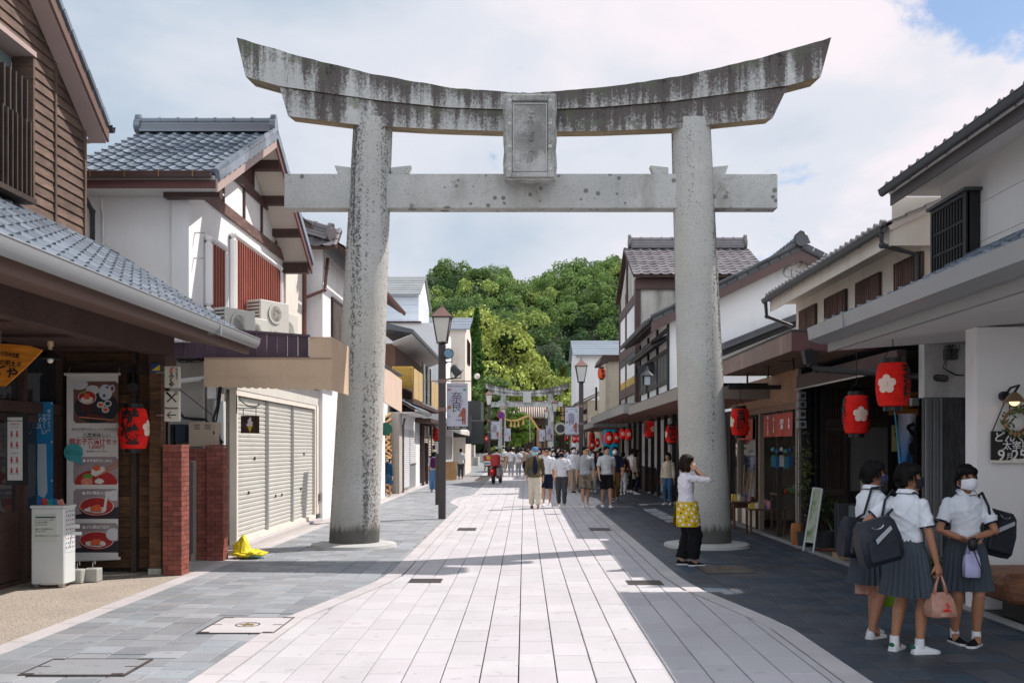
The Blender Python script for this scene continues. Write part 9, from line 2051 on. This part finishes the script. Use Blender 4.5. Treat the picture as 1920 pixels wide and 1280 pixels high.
# --- group of men walking towards the camera
MEN=dict(vox=.015,group='men walking together in the middle of the road')
def px_(px,Y):return(px-983)/FP*Y
person('man in blue cap, pale blue mask and open olive shirt over navy, cream trousers',px_(1003,27.6),27.6,180,1.72,top=C_olive,inner=C_navy,bottom=C_offw,sleeve=1.7,hem=.50,hair='short',hat=('cap',C_blue),mask=C_maskl,shoes=C_brownshoe,feet=W1,legw=1.15,**MEN)
person('man in white tee and navy shorts half behind the man in olive',px_(1025,29),29,178,1.72,bottom=C_navy,legs='shorts',hem=.53,specs=True,feet=W2,**MEN)
person('man in loose white tee, black trousers and black mask in the centre of the group',px_(1053,28.2),28.2,176,1.66,bottom=C_dgrey,sleeve=.8,sr=1.2,mask=C_maskb,feet=W1,shoes=C_lgrey,hands=[(-.14,.02,.47),(.13,.08,.52)],**MEN)
person('man in grey tee, sunglasses and camouflage shorts looking to his right',px_(1097,28.3),28.3,186,1.76,top=C_grey,bottom=C_camo,sleeve=1.0,legs='shorts',legw=1.1,specs=True,hyaw=35,feet=W2,sock=C_white,hands=[(-.12,.05,.50),(.14,.02,.47)],**MEN)
person('man in pale grey tee and black shorts with white trainers, rightmost of the group',px_(1137,28.3),28.3,184,1.76,top=C_lgrey,bottom=C_black,legs='shorts',hyaw=28,sleeve=.7,feet=W1,**MEN)
# --- other people one can tell apart
MD=dict(vox=.019)
person('woman in navy coat and straw sun hat standing at the coffee shop corner',px_(727,34.6),34.6,165,1.40,fem=True,top=C_teal,bottom=C_denim,legs='skirt',sleeve=1.8,hem=.42,hair='bob',hat=('brim',mat('straw_hat',(.52,.33,.14),.8,.1,9)),mask=C_mask,shoes=C_brownshoe,vox=.016)
lb=person('woman in pale cap and blue trousers walking away left of the lamp',px_(814,37.8),37.8,8,1.60,fem=True,top=C_lgrey,bottom=C_blue,legw=1.5,sleeve=1.2,hair='bob',hat=('cap',C_beige),shoes=C_navy,feet=W1,**MD)
person('man in light grey shirt and dark trousers walking away along the left pavement',px_(864,53.6),53.6,2,1.66,top=C_lgrey,bottom=C_dgrey,sleeve=1.6,hem=.48,shoes=C_maroon,feet=W2,**MD)
sc_=person('scooter rider in white shirt and helmet on the red delivery scooter',px_(931,46.5),46.35,-14,1.66,bottom=C_grey,hat=('cap',C_lgrey),lean=.1,feet=[(-.10,.16,.16),(.10,.16,.16)],hands=[(-.19,.24,.64),(.19,.24,.64)],**MD);sc_['t'].location.z=.06
person('man in navy shirt, white mask and brown trousers just behind the grey-tee man',px_(1153,31.5),31.5,180,1.74,top=C_navy,bottom=C_brown,mask=C_mask,sleeve=1.2,shoes=C_brownshoe,feet=W2,**MD)
bp=person('visitor in orange top with navy and yellow rucksack, back to the camera',px_(1168,35.5),35.5,-12,1.56,top=mat('cloth_orange_print',(.40,.12,.06),.9,.2,9),bottom=C_lgrey,sleeve=1.6,feet=W1,**MD)
person('visitor in white shirt and black trousers leaning towards the shop counter',px_(1181,37.5),37.5,-60,1.68,top=C_white,bottom=C_black,sleeve=1.1,lean=.2,**MD)
person('woman in long beige coat and dark hair facing the shop in the queue',px_(1192,36),36,-95,1.62,fem=True,top=C_beige,bottom=C_navy,sleeve=1.85,hem=.34,hair='long',**MD)
person('woman in cream cardigan and jeans inside the dark shop beside the big pillar',px_(1253,29.5),29.5,150,1.55,fem=True,top=C_offw,bottom=C_denim,sleeve=1.8,hem=.50,hair='bob',**MD)
person('woman in denim jacket, white top and white mask behind the two leading men',px_(1038,38),38,180,1.60,fem=True,top=C_denim,inner=C_white,bottom=C_beige,sleeve=1.6,hair='long',hairm=M_hairb,mask=C_mask,**MD)
def ruck(J,lab,m,m2,s=1.0):
 c=J['U'](0,-.125,.70);yaw=J['t'].rotation_euler[2];t=thing('rucksack',lab,'rucksack',tuple(c),yaw);part('bag_body',MB().box(-.15*s,.15*s,-.09,.08,-.20*s,.20*s),m,t,local=True,bev=.05);part('pocket',MB().box(-.11*s,.11*s,-.13,-.091,-.18*s,-.0),m2,t,local=True,bev=.02)
 for q in(-1,1):part('strap',MB().tube([(q*.09,.07,.17),(q*.10,.20,.24),(q*.10,.29,.10)],.018,6),m,t,local=True)
ruck(lb,'purple rucksack on the walking woman left of the lamp',C_purple,C_purple);ruck(bp,'navy and yellow rucksack on the visitor in the queue',C_navy,mat('yellow_nylon',(.62,.36,.02),.6))
q_=person('man in white tee and grey trousers walking away, left of a pair beside the scooter',px_(958,57),57,3,1.70,bottom=C_grey,feet=W1,**MD);q2=person('man in white tee with black shoulder bag, right of the pair walking away',px_(972,57),57,0,1.62,bottom=C_grey,feet=W2,**MD)
t=thing('shoulder_bag','black shoulder bag on the man walking away beside the scooter','bag',tuple(q2['U'](.15,0,.5)));part('bag_body',MB().ell(q2['U'](.16,-.02,.5),(.09,.07,.12)),M_black,t,smooth=True);part('strap',MB().tube([q2['U'](.14,-.05,.55),q2['U'](0,-.10,.70),q2['U'](-.08,-.03,.85)],.012,5),M_black,t)
# --- the crowd farther along: every figure its own
rr=random.Random(21);cl=[('white',C_white),('white',C_white),('cream',C_offw),('light grey',C_lgrey),('grey',C_grey),('navy',C_navy),('black',C_black),('beige',C_beige),('pale blue',mat('cloth_sky',(.30,.45,.62),.9)),('maroon',C_maroon),('olive',C_olive)];bt=[('black',C_black),('navy',C_navy),('grey',C_dgrey),('beige',C_beige),('denim',C_denim)]
spots=[(1020,41,1),(1066,40,1),(1075,37,1),(1086,39,1),(1082,44,1),(1100,41,1),(1113,38,1),(1120,42,1),(1012,47,1),(1047,46,1),(1060,49,1),(1092,50,1),(1108,52,0),(1125,48,0),(1140,44,0),(1147,40,0),(1070,56,1),(1055,60,1),(1078,62,0),(1040,58,0),(1030,53,0),(1064,70,1),(1049,78,0),(1036,66,1),(994,52,1),(1001,49,0),(985,62,0),(992,70,1),(978,80,0),(1003,84,1),(1012,92,0),(980,99,0),(988,100,0),(1008,100,1),(1017,102,0),(912,68,0),(920,76,1),(944,66,1),(951,74,0),(938,84,1),(962,88,0),(1072,84,1),(1059,92,0),(929,72,1)]
used_l=set()
for i,(px,Y,front)in enumerate(spots):
 for _ in range(60):
  tn,tm=rr.choice(cl);bn,bm_=rr.choice(bt);fem=rr.random()<.5;side='right' if px>1015 else('middle' if px>955 else 'left');dist='far' if Y>75 else('middle distance' if Y>52 else 'nearer')
  lab_='%s, %s top, %s %s, %s, %s crowd on the %s'%('woman' if fem else 'man',tn,bn,'skirt' if fem and i%4==1 else 'trousers','facing the camera' if front else 'back turned',dist,side)
  if lab_ not in used_l:break
 used_l.add(lab_)
 person(lab_,px_(px,Y),Y,(180 if front else 0)+rr.uniform(-28,28),rr.uniform(1.55,1.68)if fem else rr.uniform(1.64,1.75),fem=fem,top=tm,bottom=bm_,sleeve=rr.choice((.6,.7,1.6)),legs='skirt' if fem and i%4==1 else 'pants',hair=rr.choice(('bob','long'))if fem else 'short',hairm=rr.choice((M_hair,M_hairb)),mask=C_mask if front and rr.random()<.8 else None,feet=rr.choice((W1,W2,None)),vox=.019 if Y<60 else.024,shoes=rr.choice((C_white,C_black)),hat=('cap',C_offw)if i%9==4 else None,group='people in the crowd down the street')
run_jobs()
